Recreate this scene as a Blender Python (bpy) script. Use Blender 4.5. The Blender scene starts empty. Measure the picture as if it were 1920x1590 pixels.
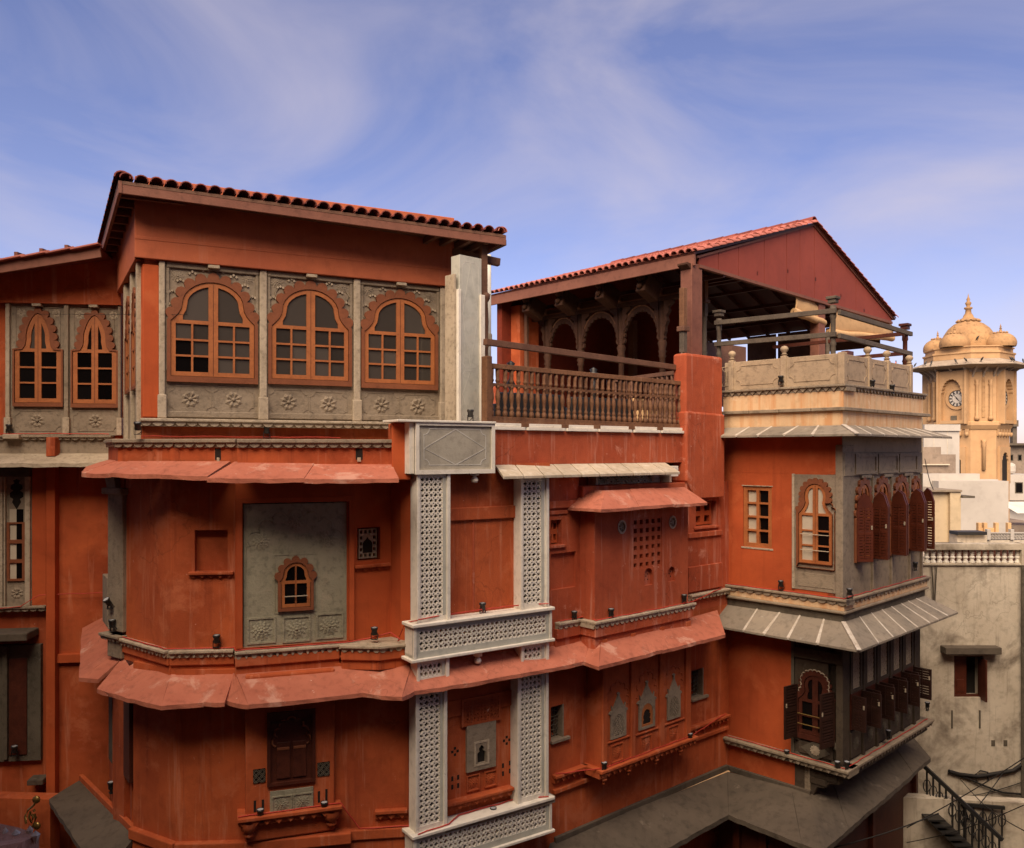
import bpy, math, random
from mathutils import Vector, Matrix
from mathutils.geometry import tessellate_polygon
random.seed(7)
sc = bpy.context.scene
COL = sc.collection
Z0 = 10.0            # eye height above the street
FPX, VH, UC = 1560.0, 845.0, 960.0   # focal length and horizon of the 1920 px wide view
R = math.radians

# ------------------------------------------------------------------ camera
cam = bpy.data.cameras.new('camera'); camo = bpy.data.objects.new('camera', cam); COL.objects.link(camo)
cam.sensor_fit = 'HORIZONTAL'; cam.sensor_width = 36.0; cam.lens = 36.0*FPX/1920.0
cam.shift_y = (VH-795.0)/1920.0; cam.clip_end = 2000.0; cam.clip_start = 0.05
camo.location = (0, 0, Z0); camo.rotation_euler = (R(90), 0, 0)
sc.camera = camo

# ------------------------------------------------------------------ sky and sun
SUN_EL, SUN_AZ = 42.0, 193.0       # azimuth measured clockwise from +Y (north): behind the viewer
w = bpy.data.worlds.new('World'); sc.world = w; w.use_nodes = True
nt = w.node_tree; N = nt.nodes; Lk = nt.links; N.clear()
wo = N.new('ShaderNodeOutputWorld'); bg = N.new('ShaderNodeBackground'); bg.inputs['Strength'].default_value = 0.063
sky = N.new('ShaderNodeTexSky'); sky.sky_type = 'NISHITA'; sky.sun_disc = False
sky.sun_elevation = R(SUN_EL); sky.sun_rotation = R(SUN_AZ); sky.air_density = 1.0; sky.dust_density = 0.8; sky.ozone_density = 3.5; sky.altitude = 600
tc = N.new('ShaderNodeTexCoord')
mp = N.new('ShaderNodeMapping'); mp.inputs['Scale'].default_value = (1.2, 1.2, 2.3); mp.inputs['Location'].default_value = (3.1, 0.4, 1.55); mp.inputs['Rotation'].default_value = (0, R(-18), 0)
n1 = N.new('ShaderNodeTexNoise'); n1.inputs['Scale'].default_value = 2.1; n1.inputs['Detail'].default_value = 9; n1.inputs['Roughness'].default_value = 0.54; n1.inputs['Distortion'].default_value = 0.7
rp = N.new('ShaderNodeValToRGB'); rp.color_ramp.elements[0].position = 0.41; rp.color_ramp.elements[1].position = 0.76
rp.color_ramp.elements[0].color = (0, 0, 0, 1); rp.color_ramp.elements[1].color = (0.62, 0.62, 0.62, 1)
mx = N.new('ShaderNodeMix'); mx.data_type = 'RGBA'; mx.inputs['B'].default_value = (5.6, 4.9, 5.2, 1)
tint = N.new('ShaderNodeMix'); tint.data_type = 'RGBA'; tint.blend_type = 'MULTIPLY'; tint.inputs['Factor'].default_value = 1.0; tint.inputs['B'].default_value = (1.28, 0.96, 1.08, 1)
Lk.new(tc.outputs['Generated'], mp.inputs['Vector']); Lk.new(mp.outputs['Vector'], n1.inputs['Vector']); Lk.new(n1.outputs['Fac'], rp.inputs['Fac'])
Lk.new(sky.outputs['Color'], tint.inputs['A']); Lk.new(tint.outputs['Result'], mx.inputs['A']); Lk.new(rp.outputs['Color'], mx.inputs['Factor'])
Lk.new(mx.outputs['Result'], bg.inputs['Color']); Lk.new(bg.outputs['Background'], wo.inputs['Surface'])
sd = bpy.data.lights.new('sun', 'SUN'); sd.energy = 4.1; sd.angle = R(62); sd.color = (1.0, 0.80, 0.58)
so = bpy.data.objects.new('sun', sd); COL.objects.link(so)
_a, _e = R(SUN_AZ), R(SUN_EL)
so.rotation_euler = Vector((-math.sin(_a)*math.cos(_e), -math.cos(_a)*math.cos(_e), -math.sin(_e))).to_track_quat('-Z', 'Y').to_euler()
so.location = (-8, -20, 30)
sc.view_settings.view_transform = 'Standard'; sc.view_settings.look = 'None'; sc.view_settings.gamma = 1.0
sc.view_settings.exposure = 1.12; sc.view_settings.use_curve_mapping = False

cy = sc.cycles; cy.max_bounces = 5; cy.diffuse_bounces = 3; cy.glossy_bounces = 2; cy.transmission_bounces = 2; cy.caustics_reflective = False; cy.caustics_refractive = False

# ------------------------------------------------------------------ object helpers
WM = {}
def tag(o, label=None, cat=None, group=None, kind=None):
    if label: o['label'] = label
    if cat: o['category'] = cat
    if group: o['group'] = group
    if kind: o['kind'] = kind
    return o
def link(o, parent=None, m=None):
    COL.objects.link(o); m = m or Matrix.Identity(4); WM[o.name] = m
    if parent is not None:
        o.parent = parent; o.matrix_parent_inverse = WM[parent.name].inverted()
    o.matrix_basis = m
    return o
def thing(name, loc, label, cat, group=None):
    o = bpy.data.objects.new(name, None); o.empty_display_size = 0.3
    link(o, None, Matrix.Translation(Vector(loc)))
    return tag(o, label, cat, group)

class Face:
    """vertical plane: s along, n towards the viewer, z relative to the eye"""
    def __init__(self, a, b):
        a = Vector(a); b = Vector(b); self.o = a; self.d = (b-a).normalized(); self.L = (b-a).length
        self.nv = Vector((self.d.y, -self.d.x))
    def w(self, s, z, n=0.0):
        p = self.o + self.d*s + self.nv*n
        return Vector((p.x, p.y, Z0+z))
    def px(self, u, v, n=0.0):
        k = (u-UC)/FPX
        q = self.o + self.nv*n
        Y = q.dot(self.nv)/(k*self.nv.x+self.nv.y)
        P = Vector((k*Y, Y))
        return ((P-q).dot(self.d), -(v-VH)/FPX*Y)
    def s(self, u, n=0.0): return self.px(u, VH, n)[0]
    def mat(self, s, z, n=0.0):     # local x = along, y = up, z = out
        m = Matrix.Identity(4); p = self.w(s, z, n)
        m.col[0] = (self.d.x, self.d.y, 0, 0); m.col[1] = (0, 0, 1, 0); m.col[2] = (self.nv.x, self.nv.y, 0, 0); m.col[3] = (p.x, p.y, p.z, 1)
        return m
    def off(self, n): 
        q = self.o+self.nv*n
        return Face(q, q+self.d*self.L)
def pd(u, Y): return Vector(((u-UC)/FPX*Y, Y))
def zz(v, Y): return -(v-VH)/FPX*Y
def FP(u0, Y0, u1, Y1): return Face(pd(u0, Y0), pd(u1, Y1))
IDF = Face((0, 0), (1, 0))

class MB:
    def __init__(self): self.v = []; self.f = []; self.sm = []
    def quad(self, a, b, c, d): self.face([a, b, c, d])
    def face(self, pts, smooth=False):
        i = len(self.v); self.v += [tuple(p) for p in pts]; self.f.append(tuple(range(i, i+len(pts)))); self.sm.append(smooth)
    def hexa(self, p):     # 8 corners: bottom loop 0-3, top loop 4-7
        i = len(self.v); self.v += [tuple(q) for q in p]
        for f in ((3, 2, 1, 0), (4, 5, 6, 7), (0, 1, 5, 4), (1, 2, 6, 5), (2, 3, 7, 6), (3, 0, 4, 7)):
            self.f.append(tuple(i+k for k in f)); self.sm.append(False)
    def box(self, F, s0, s1, z0, z1, n0, n1):
        g = lambda s, n, z: F.w(s, z, n)
        self.hexa([g(s0, n1, z0), g(s1, n1, z0), g(s1, n0, z0), g(s0, n0, z0), g(s0, n1, z1), g(s1, n1, z1), g(s1, n0, z1), g(s0, n0, z1)])
        return self
    def prism(self, F, outer, n0, n1, holes=()):
        loops = [list(outer)]+[list(h) for h in holes]
        vecs = [[Vector((p[0], p[1], 0)) for p in l] for l in loops]
        flat = [p for l in loops for p in l]
        base = len(self.v); m = len(flat)
        self.v += [tuple(F.w(p[0], p[1], n1)) for p in flat]+[tuple(F.w(p[0], p[1], n0)) for p in flat]
        for t in tessellate_polygon(vecs):
            a, b, c = [Vector(flat[k]) for k in t]
            if (b-a).x*(c-a).y-(b-a).y*(c-a).x < 0: t = t[::-1]
            self.f.append(tuple(base+k for k in t)); self.sm.append(False)
            self.f.append(tuple(base+m+k for k in t[::-1])); self.sm.append(False)
        k0 = 0
        for li, l in enumerate(loops):
            ar = sum(l[i][0]*l[(i+1) % len(l)][1]-l[(i+1) % len(l)][0]*l[i][1] for i in range(len(l)))
            for i in range(len(l)):
                a = base+k0+i; b = base+k0+(i+1) % len(l)
                q = (b, a, a+m, b+m)
                if (ar < 0) != (li > 0): q = q[::-1]
                self.f.append(q); self.sm.append(False)
            k0 += len(l)
        return self
    def grid(self, g):
        base = len(self.v); n, m = len(g), len(g[0]); self.v += [tuple(p) for r in g for p in r]
        for i in range(n-1):
            for j in range(m-1): self.f.append((base+i*m+j, base+i*m+j+1, base+(i+1)*m+j+1, base+(i+1)*m+j)); self.sm.append(True)
        return self
    def lathe(self, prof, M=None, n=10, cap=True, smooth=True):
        """prof: (r, h) list; axis = local z"""
        M = M or Matrix.Identity(4); base = len(self.v)
        for r, h in prof:
            for k in range(n):
                a = 2*math.pi*k/n; self.v.append(tuple(M @ Vector((r*math.cos(a), r*math.sin(a), h))))
        for i in range(len(prof)-1):
            for k in range(n):
                a = base+i*n+k; b = base+i*n+(k+1) % n
                self.f.append((a, b, b+n, a+n)); self.sm.append(smooth)
        if cap:
            self.f.append(tuple(base+k for k in range(n))[::-1]); self.sm.append(False)
            self.f.append(tuple(base+(len(prof)-1)*n+k for k in range(n))); self.sm.append(False)
        return self
    def tube(self, pts, r, n=6, closed=False):
        pts = [Vector(p) for p in pts]; base = len(self.v); m = len(pts)
        for i, p in enumerate(pts):
            a = pts[(i-1) % m] if (closed or i > 0) else p; b = pts[(i+1) % m] if (closed or i < m-1) else p
            t = (b-a).normalized() if (b-a).length > 1e-9 else Vector((0, 0, 1))
            up = Vector((0, 0, 1)) if abs(t.z) < 0.9 else Vector((1, 0, 0))
            x = t.cross(up).normalized(); y = x.cross(t)
            for k in range(n):
                an = 2*math.pi*k/n; self.v.append(tuple(p+x*(r*math.cos(an))+y*(r*math.sin(an))))
        for i in range(m if closed else m-1):
            for k in range(n):
                a = base+i*n+k; b = base+i*n+(k+1) % n; c = base+((i+1) % m)*n+(k+1) % n; d = base+((i+1) % m)*n+k
                self.f.append((a, b, c, d)); self.sm.append(True)
        return self
    def beam(self, p, q, w_, h, up=(0, 0, 1)):
        p = Vector(p); q = Vector(q); t = (q-p).normalized(); x = t.cross(Vector(up)).normalized(); y = x.cross(t)
        c = lambda o, a, b: o+x*(a*w_/2)+y*(b*h/2)
        self.hexa([c(p, -1, -1), c(p, 1, -1), c(q, 1, -1), c(q, -1, -1), c(p, -1, 1), c(p, 1, 1), c(q, 1, 1), c(q, -1, 1)])
        return self
    def mesh(self, name):
        me = bpy.data.meshes.new(name); me.from_pydata(self.v, [], self.f); me.update()
        if any(self.sm): me.polygons.foreach_set('use_smooth', self.sm)
        return me
    def build(self, name, m, parent=None, bevel=0.0, M=None, weld=False):
        me = self.mesh(name); me.materials.append(m)
        o = bpy.data.objects.new(name, me); link(o, parent, M)
        if bevel: bev(o, bevel)
        return o
def bev(o, wd, seg=2):
    b = o.modifiers.new('bevel', 'BEVEL'); b.width = wd; b.segments = seg; b.limit_method = 'ANGLE'; b.angle_limit = R(40)
def inst(me, name, parent, M, m=None):
    o = bpy.data.objects.new(name, me); link(o, parent, M)
    return o
def boxo(name, m, parent, F, s0, s1, z0, z1, n0, n1, bevel=0.008):
    return MB().box(F, min(s0, s1), max(s0, s1), min(z0, z1), max(z0, z1), n0, n1).build(name, m, parent, bevel)
def rectpx(F, u0, v0, u1, v1, n=0.0):
    """left-top pixel and right-bottom pixel -> s0,s1,z0,z1"""
    s0, z1 = F.px(u0, v0, n); s1, z0 = F.px(u1, v1, n)
    return s0, s1, z0, z1
def bpx(name, m, parent, F, u0, v0, u1, v1, n0, n1, bevel=0.008):
    s0, s1, z0, z1 = rectpx(F, u0, v0, u1, v1, n1)
    return boxo(name, m, parent, F, s0, s1, z0, z1, n0, n1, bevel)
def rloop(s0, s1, z0, z1): return [(s0, z0), (s1, z0), (s1, z1), (s0, z1)]
def slab(name, m, parent, F, outer, n0, n1, holes=(), bevel=0.0):
    return MB().prism(F, outer, n0, n1, holes).build(name, m, parent, bevel)

# ------------------------------------------------------------------ materials
def material(name, base, base2=None, rough=0.85, scale=1.2, streak=None, streak_amt=0.5, streak_pos=0.58, bump=0.15, bscale=35.0, rnd=0.0, spots=None, spot_pos=0.66, spot_scale=3.0, metallic=0.0, spec=0.3, grime=0.35, local=False, drip=None, drip_amt=0.5, drip_pos=0.56, chips=None, crack=0.0, spot_soft=0.09):
    m = bpy.data.materials.new(name); m.use_nodes = True; t = m.node_tree; nd = t.nodes; lk = t.links
    b = nd['Principled BSDF']; b.inputs['Roughness'].default_value = rough; b.inputs['Metallic'].default_value = metallic; b.inputs['Specular IOR Level'].default_value = spec
    if local:
        tcn = nd.new('ShaderNodeTexCoord'); pos = tcn.outputs['Object']
    else:
        geo = nd.new('ShaderNodeNewGeometry'); pos = geo.outputs['Position']
    base2 = base2 or tuple(c*0.72 for c in base)
    def noise(sca, det=6, mapping=None, ro=0.6, dist=0.0):
        n = nd.new('ShaderNodeTexNoise'); n.inputs['Scale'].default_value = sca; n.inputs['Detail'].default_value = det; n.inputs['Roughness'].default_value = ro; n.inputs['Distortion'].default_value = dist
        if mapping:
            mpn = nd.new('ShaderNodeMapping'); mpn.inputs['Scale'].default_value = mapping; lk.new(pos, mpn.inputs['Vector']); lk.new(mpn.outputs['Vector'], n.inputs['Vector'])
        else: lk.new(pos, n.inputs['Vector'])
        return n.outputs['Fac']
    def ramp(src, a, c, hi=1.0):
        r = nd.new('ShaderNodeValToRGB'); r.color_ramp.elements[0].position = a; r.color_ramp.elements[1].position = c
        r.color_ramp.elements[0].color = (0, 0, 0, 1); r.color_ramp.elements[1].color = (hi, hi, hi, 1); lk.new(src, r.inputs['Fac']); return r.outputs['Color']
    def mixc(A, B, fac, mode='MIX'):
        x = nd.new('ShaderNodeMix'); x.data_type = 'RGBA'; x.blend_type = mode
        for key, val in (('A', A), ('B', B)):
            if isinstance(val, tuple): x.inputs[key].default_value = (*val, 1)
            else: lk.new(val, x.inputs[key])
        if isinstance(fac, float): x.inputs['Factor'].default_value = fac
        else: lk.new(fac, x.inputs['Factor'])
        return x.outputs['Result']
    c = mixc(base, base2, ramp(noise(scale, 4, None, 0.62, 0.4), 0.36, 0.68))
    if grime: c = mixc(c, (0.0, 0.0, 0.0), ramp(noise(scale*6.5, 3), 0.5, 0.8, grime))
    if streak: c = mixc(c, streak, ramp(noise(1.0, 4, (7.0, 7.0, 0.55), 0.65), streak_pos, streak_pos+0.2, streak_amt))
    if drip: c = mixc(c, drip, ramp(noise(1.0, 4, (4.3, 4.3, 0.28), 0.7, 0.2), drip_pos, drip_pos+0.16, drip_amt))
    if spots: c = mixc(c, spots, ramp(noise(spot_scale, 5, None, 0.7, 0.3), spot_pos, spot_pos+spot_soft, 0.75))
    if chips: c = mixc(c, chips, ramp(noise(7.5, 5, None, 0.75, 0.6), 0.69, 0.705, 0.8))
    if crack:
        vo = nd.new('ShaderNodeTexVoronoi'); vo.feature = 'DISTANCE_TO_EDGE'; vo.inputs['Scale'].default_value = 0.75
        nn = nd.new('ShaderNodeTexNoise'); nn.inputs['Scale'].default_value = 3.0; nn.inputs['Detail'].default_value = 4; lk.new(pos, nn.inputs['Vector'])
        va = nd.new('ShaderNodeMix'); va.data_type = 'RGBA'; va.blend_type = 'LINEAR_LIGHT'; va.inputs['Factor'].default_value = 0.35; lk.new(pos, va.inputs['A']); lk.new(nn.outputs['Color'], va.inputs['B']); lk.new(va.outputs['Result'], vo.inputs['Vector'])
        rr = nd.new('ShaderNodeValToRGB'); rr.color_ramp.elements[0].position = 0.0; rr.color_ramp.elements[1].position = 0.012; rr.color_ramp.elements[0].color = (crack, crack, crack, 1); rr.color_ramp.elements[1].color = (0, 0, 0, 1); lk.new(vo.outputs['Distance'], rr.inputs['Fac'])
        mk = mixc((0.0, 0.0, 0.0), rr.outputs['Color'], ramp(noise(0.45, 2), 0.52, 0.6)); c = mixc(c, tuple(x*0.35 for x in base), mk)
    if rnd:
        oi = nd.new('ShaderNodeObjectInfo'); mr = nd.new('ShaderNodeMapRange'); mr.inputs['To Min'].default_value = 1-rnd; mr.inputs['To Max'].default_value = 1+rnd
        lk.new(oi.outputs['Random'], mr.inputs['Value'])
        hs = nd.new('ShaderNodeHueSaturation'); lk.new(mr.outputs['Result'], hs.inputs['Value']); lk.new(c, hs.inputs['Color']); c = hs.outputs['Color']
    lk.new(c, b.inputs['Base Color'])
    if bump:
        bn = nd.new('ShaderNodeBump'); bn.inputs['Strength'].default_value = bump; bn.inputs['Distance'].default_value = 0.02
        lk.new(noise(bscale, 3), bn.inputs['Height']); lk.new(bn.outputs['Normal'], b.inputs['Normal'])
    return m
M = {}
M['orange'] = material('orange_limewash', (0.48, 0.105, 0.031), (0.30, 0.056, 0.017), streak=(0.60, 0.26, 0.155), streak_amt=0.55, streak_pos=.56, scale=0.7, grime=0.25, bump=0.2, spots=(0.47, 0.13, 0.055), spot_pos=.56, spot_scale=1.1, drip=(0.20, 0.035, 0.012), drip_amt=.7, chips=(0.58, 0.30, 0.21), crack=.55)
M['orange_new'] = material('orange_paint', (0.49, 0.096, 0.026), (0.34, 0.060, 0.016), scale=0.55, grime=0.16, bump=0.15, spots=(0.47, 0.11, 0.035), spot_pos=.58, spot_scale=.9, drip=(0.25, 0.042, 0.012), drip_amt=.5)
M['brick_wash'] = material('rose_limewash', (0.42, 0.090, 0.036), (0.33, 0.062, 0.024), streak=(0.60, 0.30, 0.22), streak_amt=0.55, streak_pos=0.54, scale=0.9, grime=0.25, spots=(0.58, 0.26, 0.18), spot_pos=0.60, spot_scale=1.5, bump=0.25, drip=(0.24, 0.045, 0.018), drip_amt=.45, chips=(0.66, 0.42, 0.33), crack=.55)
M['brown_wash'] = material('brown_limewash', (0.46, 0.125, 0.053), (0.37, 0.096, 0.044), streak=(0.46, 0.18, 0.11), streak_amt=0.45, scale=0.7, grime=0.2)
M['rose_slab'] = material('rose_slab', (0.46, 0.155, 0.095), (0.40, 0.125, 0.075), spots=(0.56, 0.30, 0.22), spot_pos=0.56, spot_scale=1.6, grime=0.35, bump=0.3, rnd=.06, drip=(0.34, 0.10, 0.06), drip_amt=.4, chips=(0.66, 0.48, 0.40), crack=.4)
M['stone'] = material('carved_stone', (0.29, 0.232, 0.168), (0.215, 0.170, 0.122), streak=(0.30, 0.26, 0.21), streak_amt=0.3, scale=1.6, grime=0.45, bump=0.45, bscale=26)
M['stone_light'] = material('pale_stone', (0.46, 0.38, 0.28), (0.35, 0.285, 0.205), scale=2.0, grime=0.5, bump=0.4, bscale=30, spots=(0.16, 0.12, 0.09), spot_pos=0.62)
M['stone_green'] = material('grey_green_stone', (0.315, 0.290, 0.205), (0.235, 0.215, 0.15), spots=(0.33, 0.28, 0.20), spot_pos=0.57, spot_scale=2.2, grime=0.5, bump=0.4, scale=1.6)
M['stone_dark'] = material('dark_stone', (0.120, 0.100, 0.073), (0.085, 0.070, 0.050), grime=0.5, bump=0.4, spots=(0.20, 0.18, 0.15), spot_pos=0.64)
M['bay_stone'] = material('dark_brown_stone', (0.072, 0.052, 0.035), (0.05, 0.036, 0.025), grime=0.5, bump=0.4, spots=(0.12, 0.10, 0.075), spot_pos=0.64)  # much darker brown stone for the tower's lower storey
M['slate'] = material('slate_slab', (0.27, 0.225, 0.172), (0.20, 0.172, 0.135), spots=(0.36, 0.33, 0.29), spot_pos=0.64, spot_scale=4.5, grime=0.4, rnd=0.14, bump=0.3)
M['mortar'] = material('white_mortar', (0.56, 0.51, 0.44), (0.40, 0.34, 0.27), grime=0.4, scale=5)
M['marble'] = material('white_marble', (0.76, 0.71, 0.62), (0.66, 0.61, 0.52), spots=(0.40, 0.33, 0.24), spot_pos=0.64, spot_scale=3.4, grime=0.25, bump=0.12, rough=0.6)
M['marble_grey'] = material('grey_marble', (0.50, 0.495, 0.43), (0.41, 0.405, 0.35), spots=(0.46, 0.43, 0.36), spot_pos=0.58, spot_scale=2.2, grime=0.25, rough=0.5)
M['marble_panel'] = material('speckled_marble', (0.42, 0.385, 0.31), (0.34, 0.31, 0.25), spots=(0.40, 0.35, 0.27), spot_pos=0.62, grime=0.3, bscale=60)
M['inlay'] = material('pale_inlay', (0.60, 0.58, 0.52), grime=0.1)
M['cream'] = material('cream_limewash', (0.72, 0.50, 0.29), (0.62, 0.43, 0.25), streak=(0.60, 0.30, 0.13), streak_amt=0.85, streak_pos=0.46, spots=(0.78, 0.62, 0.42), spot_pos=0.6, scale=1.0, grime=0.2)
M['buff'] = material('buff_plaster', (0.34, 0.27, 0.185), (0.27, 0.215, 0.15), grime=0.3)
M['wood'] = material('teak_wood', (0.40, 0.135, 0.043), (0.31, 0.10, 0.032), scale=4, grime=0.3, rough=0.5, bump=0.1, spec=0.4)
M['surround'] = material('painted_surround', (0.225, 0.074, 0.031), (0.18, 0.058, 0.025), scale=3, grime=0.25, rough=0.6)
M['old_wood'] = material('weathered_wood', (0.195, 0.092, 0.045), (0.135, 0.060, 0.029), scale=3.0, streak=(0.30, 0.19, 0.115), streak_amt=0.5, grime=0.5, rough=0.7, bump=0.3, rnd=0.12)
M['rail_wood'] = material('brown_timber', (0.155, 0.075, 0.045), (0.115, 0.053, 0.032), scale=3.0, grime=0.4, rough=0.65, bump=0.25)
M['grey_wood'] = material('grey_timber', (0.125, 0.098, 0.072), (0.085, 0.066, 0.05), scale=3.0, grime=0.4, rough=0.75, bump=0.3)
M['carved_wood'] = material('carved_timber', (0.075, 0.031, 0.015), (0.048, 0.019, 0.010), scale=6.0, grime=0.6, rough=0.75, bump=0.5, bscale=50)
M['dark_wood'] = material('dark_red_wood', (0.085, 0.022, 0.012), (0.055, 0.014, 0.008), scale=5, grime=0.4, rough=0.5)
M['black_wood'] = material('blackened_wood', (0.034, 0.013, 0.009), (0.024, 0.010, 0.007), scale=5, grime=0.4, rough=0.5)
M['shutter'] = material('red_brown_shutter', (0.095, 0.021, 0.009), (0.07, 0.015, 0.007), scale=5, grime=0.35, rough=0.45, spec=0.4)
M['fascia'] = material('painted_fascia', (0.210, 0.085, 0.056), (0.165, 0.064, 0.043), scale=1.5, grime=0.3, rough=0.7)
M['tile'] = material('clay_tile', (0.240, 0.060, 0.042), (0.155, 0.038, 0.028), scale=6, grime=0.5, rough=0.7, rnd=0.32)
M['tile_light'] = material('rose_clay_tile', (0.46, 0.155, 0.115), (0.34, 0.105, 0.078), scale=5, grime=0.35, rough=0.7, rnd=0.26)
M['red_sheet'] = material('red_board', (0.255, 0.052, 0.032), (0.215, 0.043, 0.027), scale=0.8, grime=0.12, rough=0.7, bump=0.05)
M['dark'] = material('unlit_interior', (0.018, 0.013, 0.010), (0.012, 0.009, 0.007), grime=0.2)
M['interior_red'] = material('red_interior_wall', (0.17, 0.024, 0.008), (0.12, 0.017, 0.006), grime=0.3)
M['black'] = material('black_metal', (0.014, 0.013, 0.013), (0.02, 0.018, 0.016), rough=0.45, spec=0.5, grime=0.2)
M['lens'] = material('pale_lamp_glass', (0.45, 0.46, 0.48), rough=0.2, grime=0.0, bump=0)
M['cable'] = material('red_rope_light', (0.52, 0.055, 0.035), grime=0.1, rough=0.5)
M['black_cable'] = material('black_cable', (0.02, 0.017, 0.015), grime=0.1, rough=0.6)
M['canvas'] = material('cream_canvas', (0.58, 0.37, 0.185), (0.50, 0.31, 0.15), grime=0.2, rough=0.9)
M['concrete'] = material('grey_concrete', (0.115, 0.090, 0.066), (0.078, 0.062, 0.046), spots=(0.18, 0.145, 0.11), spot_pos=0.63, spot_scale=1.8, grime=0.45, scale=0.9)
M['curtain'] = material('pale_curtain', (0.50, 0.43, 0.33), (0.42, 0.36, 0.27), grime=0.1)
M['brass'] = material('gold_metal', (0.30, 0.19, 0.06), rough=0.4, metallic=0.7, grime=0.2)
def glass(name, tintc, ior=1.9, rough=0.03):
    m = bpy.data.materials.new(name); m.use_nodes = True; b = m.node_tree.nodes['Principled BSDF']
    b.inputs['Base Color'].default_value = (*tintc, 1); b.inputs['Roughness'].default_value = rough; b.inputs['IOR'].default_value = ior
    nd = m.node_tree.nodes; g = nd.new('ShaderNodeNewGeometry'); n = nd.new('ShaderNodeTexNoise'); n.inputs['Scale'].default_value = 1.7; n.inputs['Detail'].default_value = 2
    oi = nd.new('ShaderNodeObjectInfo'); mr = nd.new('ShaderNodeMapRange'); mr.inputs['To Min'].default_value = 0.45; mr.inputs['To Max'].default_value = 1.25; hs = nd.new('ShaderNodeHueSaturation'); hs.inputs['Color'].default_value = (*tintc, 1)
    m.node_tree.links.new(oi.outputs['Random'], mr.inputs['Value']); m.node_tree.links.new(mr.outputs['Result'], hs.inputs['Value']); m.node_tree.links.new(hs.outputs['Color'], b.inputs['Base Color'])
    bn = nd.new('ShaderNodeBump'); bn.inputs['Strength'].default_value = 0.2; bn.inputs['Distance'].default_value = 0.05
    m.node_tree.links.new(g.outputs['Position'], n.inputs['Vector']); m.node_tree.links.new(n.outputs['Fac'], bn.inputs['Height']); m.node_tree.links.new(bn.outputs['Normal'], b.inputs['Normal'])
    return m
M['glass'] = glass('window_glass', (0.066, 0.056, 0.048), 1.5)
M['glass_dark'] = glass('dark_window_glass', (0.006, 0.005, 0.005), 1.25)
# ------------------------------------------------------------------ shape helpers
def lerp(a, b, t): return a+(b-a)*t
def offset_curve(pts, d):
    out = []
    for i, p in enumerate(pts):
        a = Vector(pts[max(i-1, 0)]); b = Vector(pts[min(i+1, len(pts)-1)]); t = (b-a)
        if t.length < 1e-9: out.append(tuple(p)); continue
        t.normalize(); nrm = Vector((-t.y, t.x)); q = Vector(p)+nrm*d; out.append((q.x, q.y))
    return out
def resample(pts, n):
    L = [0.0]
    for a, b in zip(pts[:-1], pts[1:]): L.append(L[-1]+(Vector(b)-Vector(a)).length)
    out = []; j = 0
    for k in range(n+1):
        t = L[-1]*k/n
        while j < len(L)-2 and L[j+1] < t: j += 1
        q = (t-L[j])/max(L[j+1]-L[j], 1e-9); a, b = pts[j], pts[j+1]
        out.append((lerp(a[0], b[0], q), lerp(a[1], b[1], q)))
    return out
def cusped(pts, nl, bulge=0.55, seg=5):
    """left-to-right curve over the top -> scalloped outline bulging outward"""
    r = resample(pts, nl); out = []
    for a, b in zip(r[:-1], r[1:]):
        a = Vector(a); b = Vector(b); t = b-a; nrm = Vector((-t.y, t.x)).normalized(); L = t.length
        for k in range(seg):
            f = k/seg
            q = a.lerp(b, 0.5-0.5*math.cos(math.pi*f)) + nrm*(bulge*L*math.sin(math.pi*f))
            out.append((q.x, q.y))
    out.append(r[-1])
    return out
def mirror(right):       # right half, apex first, x>=0, y: 1 apex .. 0 shoulder
    return [(-x, y) for x, y in right[::-1]] + [(x, y) for x, y in right[1:]]
def _c(pts, h): return [(x, (h-y)/h) for x, y in pts]
ROUND = mirror(_c([(0, 0), (.14, .012), (.27, .05), (.4, .115), (.51, .2), (.6, .31), (.65, .43), (.665, .55), (.685, .66), (.74, .77), (.82, .87), (.91, .96)], .96))
POINT = mirror(_c([(0, 0), (.10, .03), (.22, .13), (.33, .28), (.42, .46), (.455, .60), (.45, .74), (.49, .88), (.60, 1.0)], 1.0))
KEYH = mirror(_c([(0, 0), (.16, .012), (.31, .06), (.44, .15), (.52, .27), (.55, .40), (.53, .53), (.50, .63), (.55, .74), (.67, .87), (.86, 1.0)], 1.0))

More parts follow.
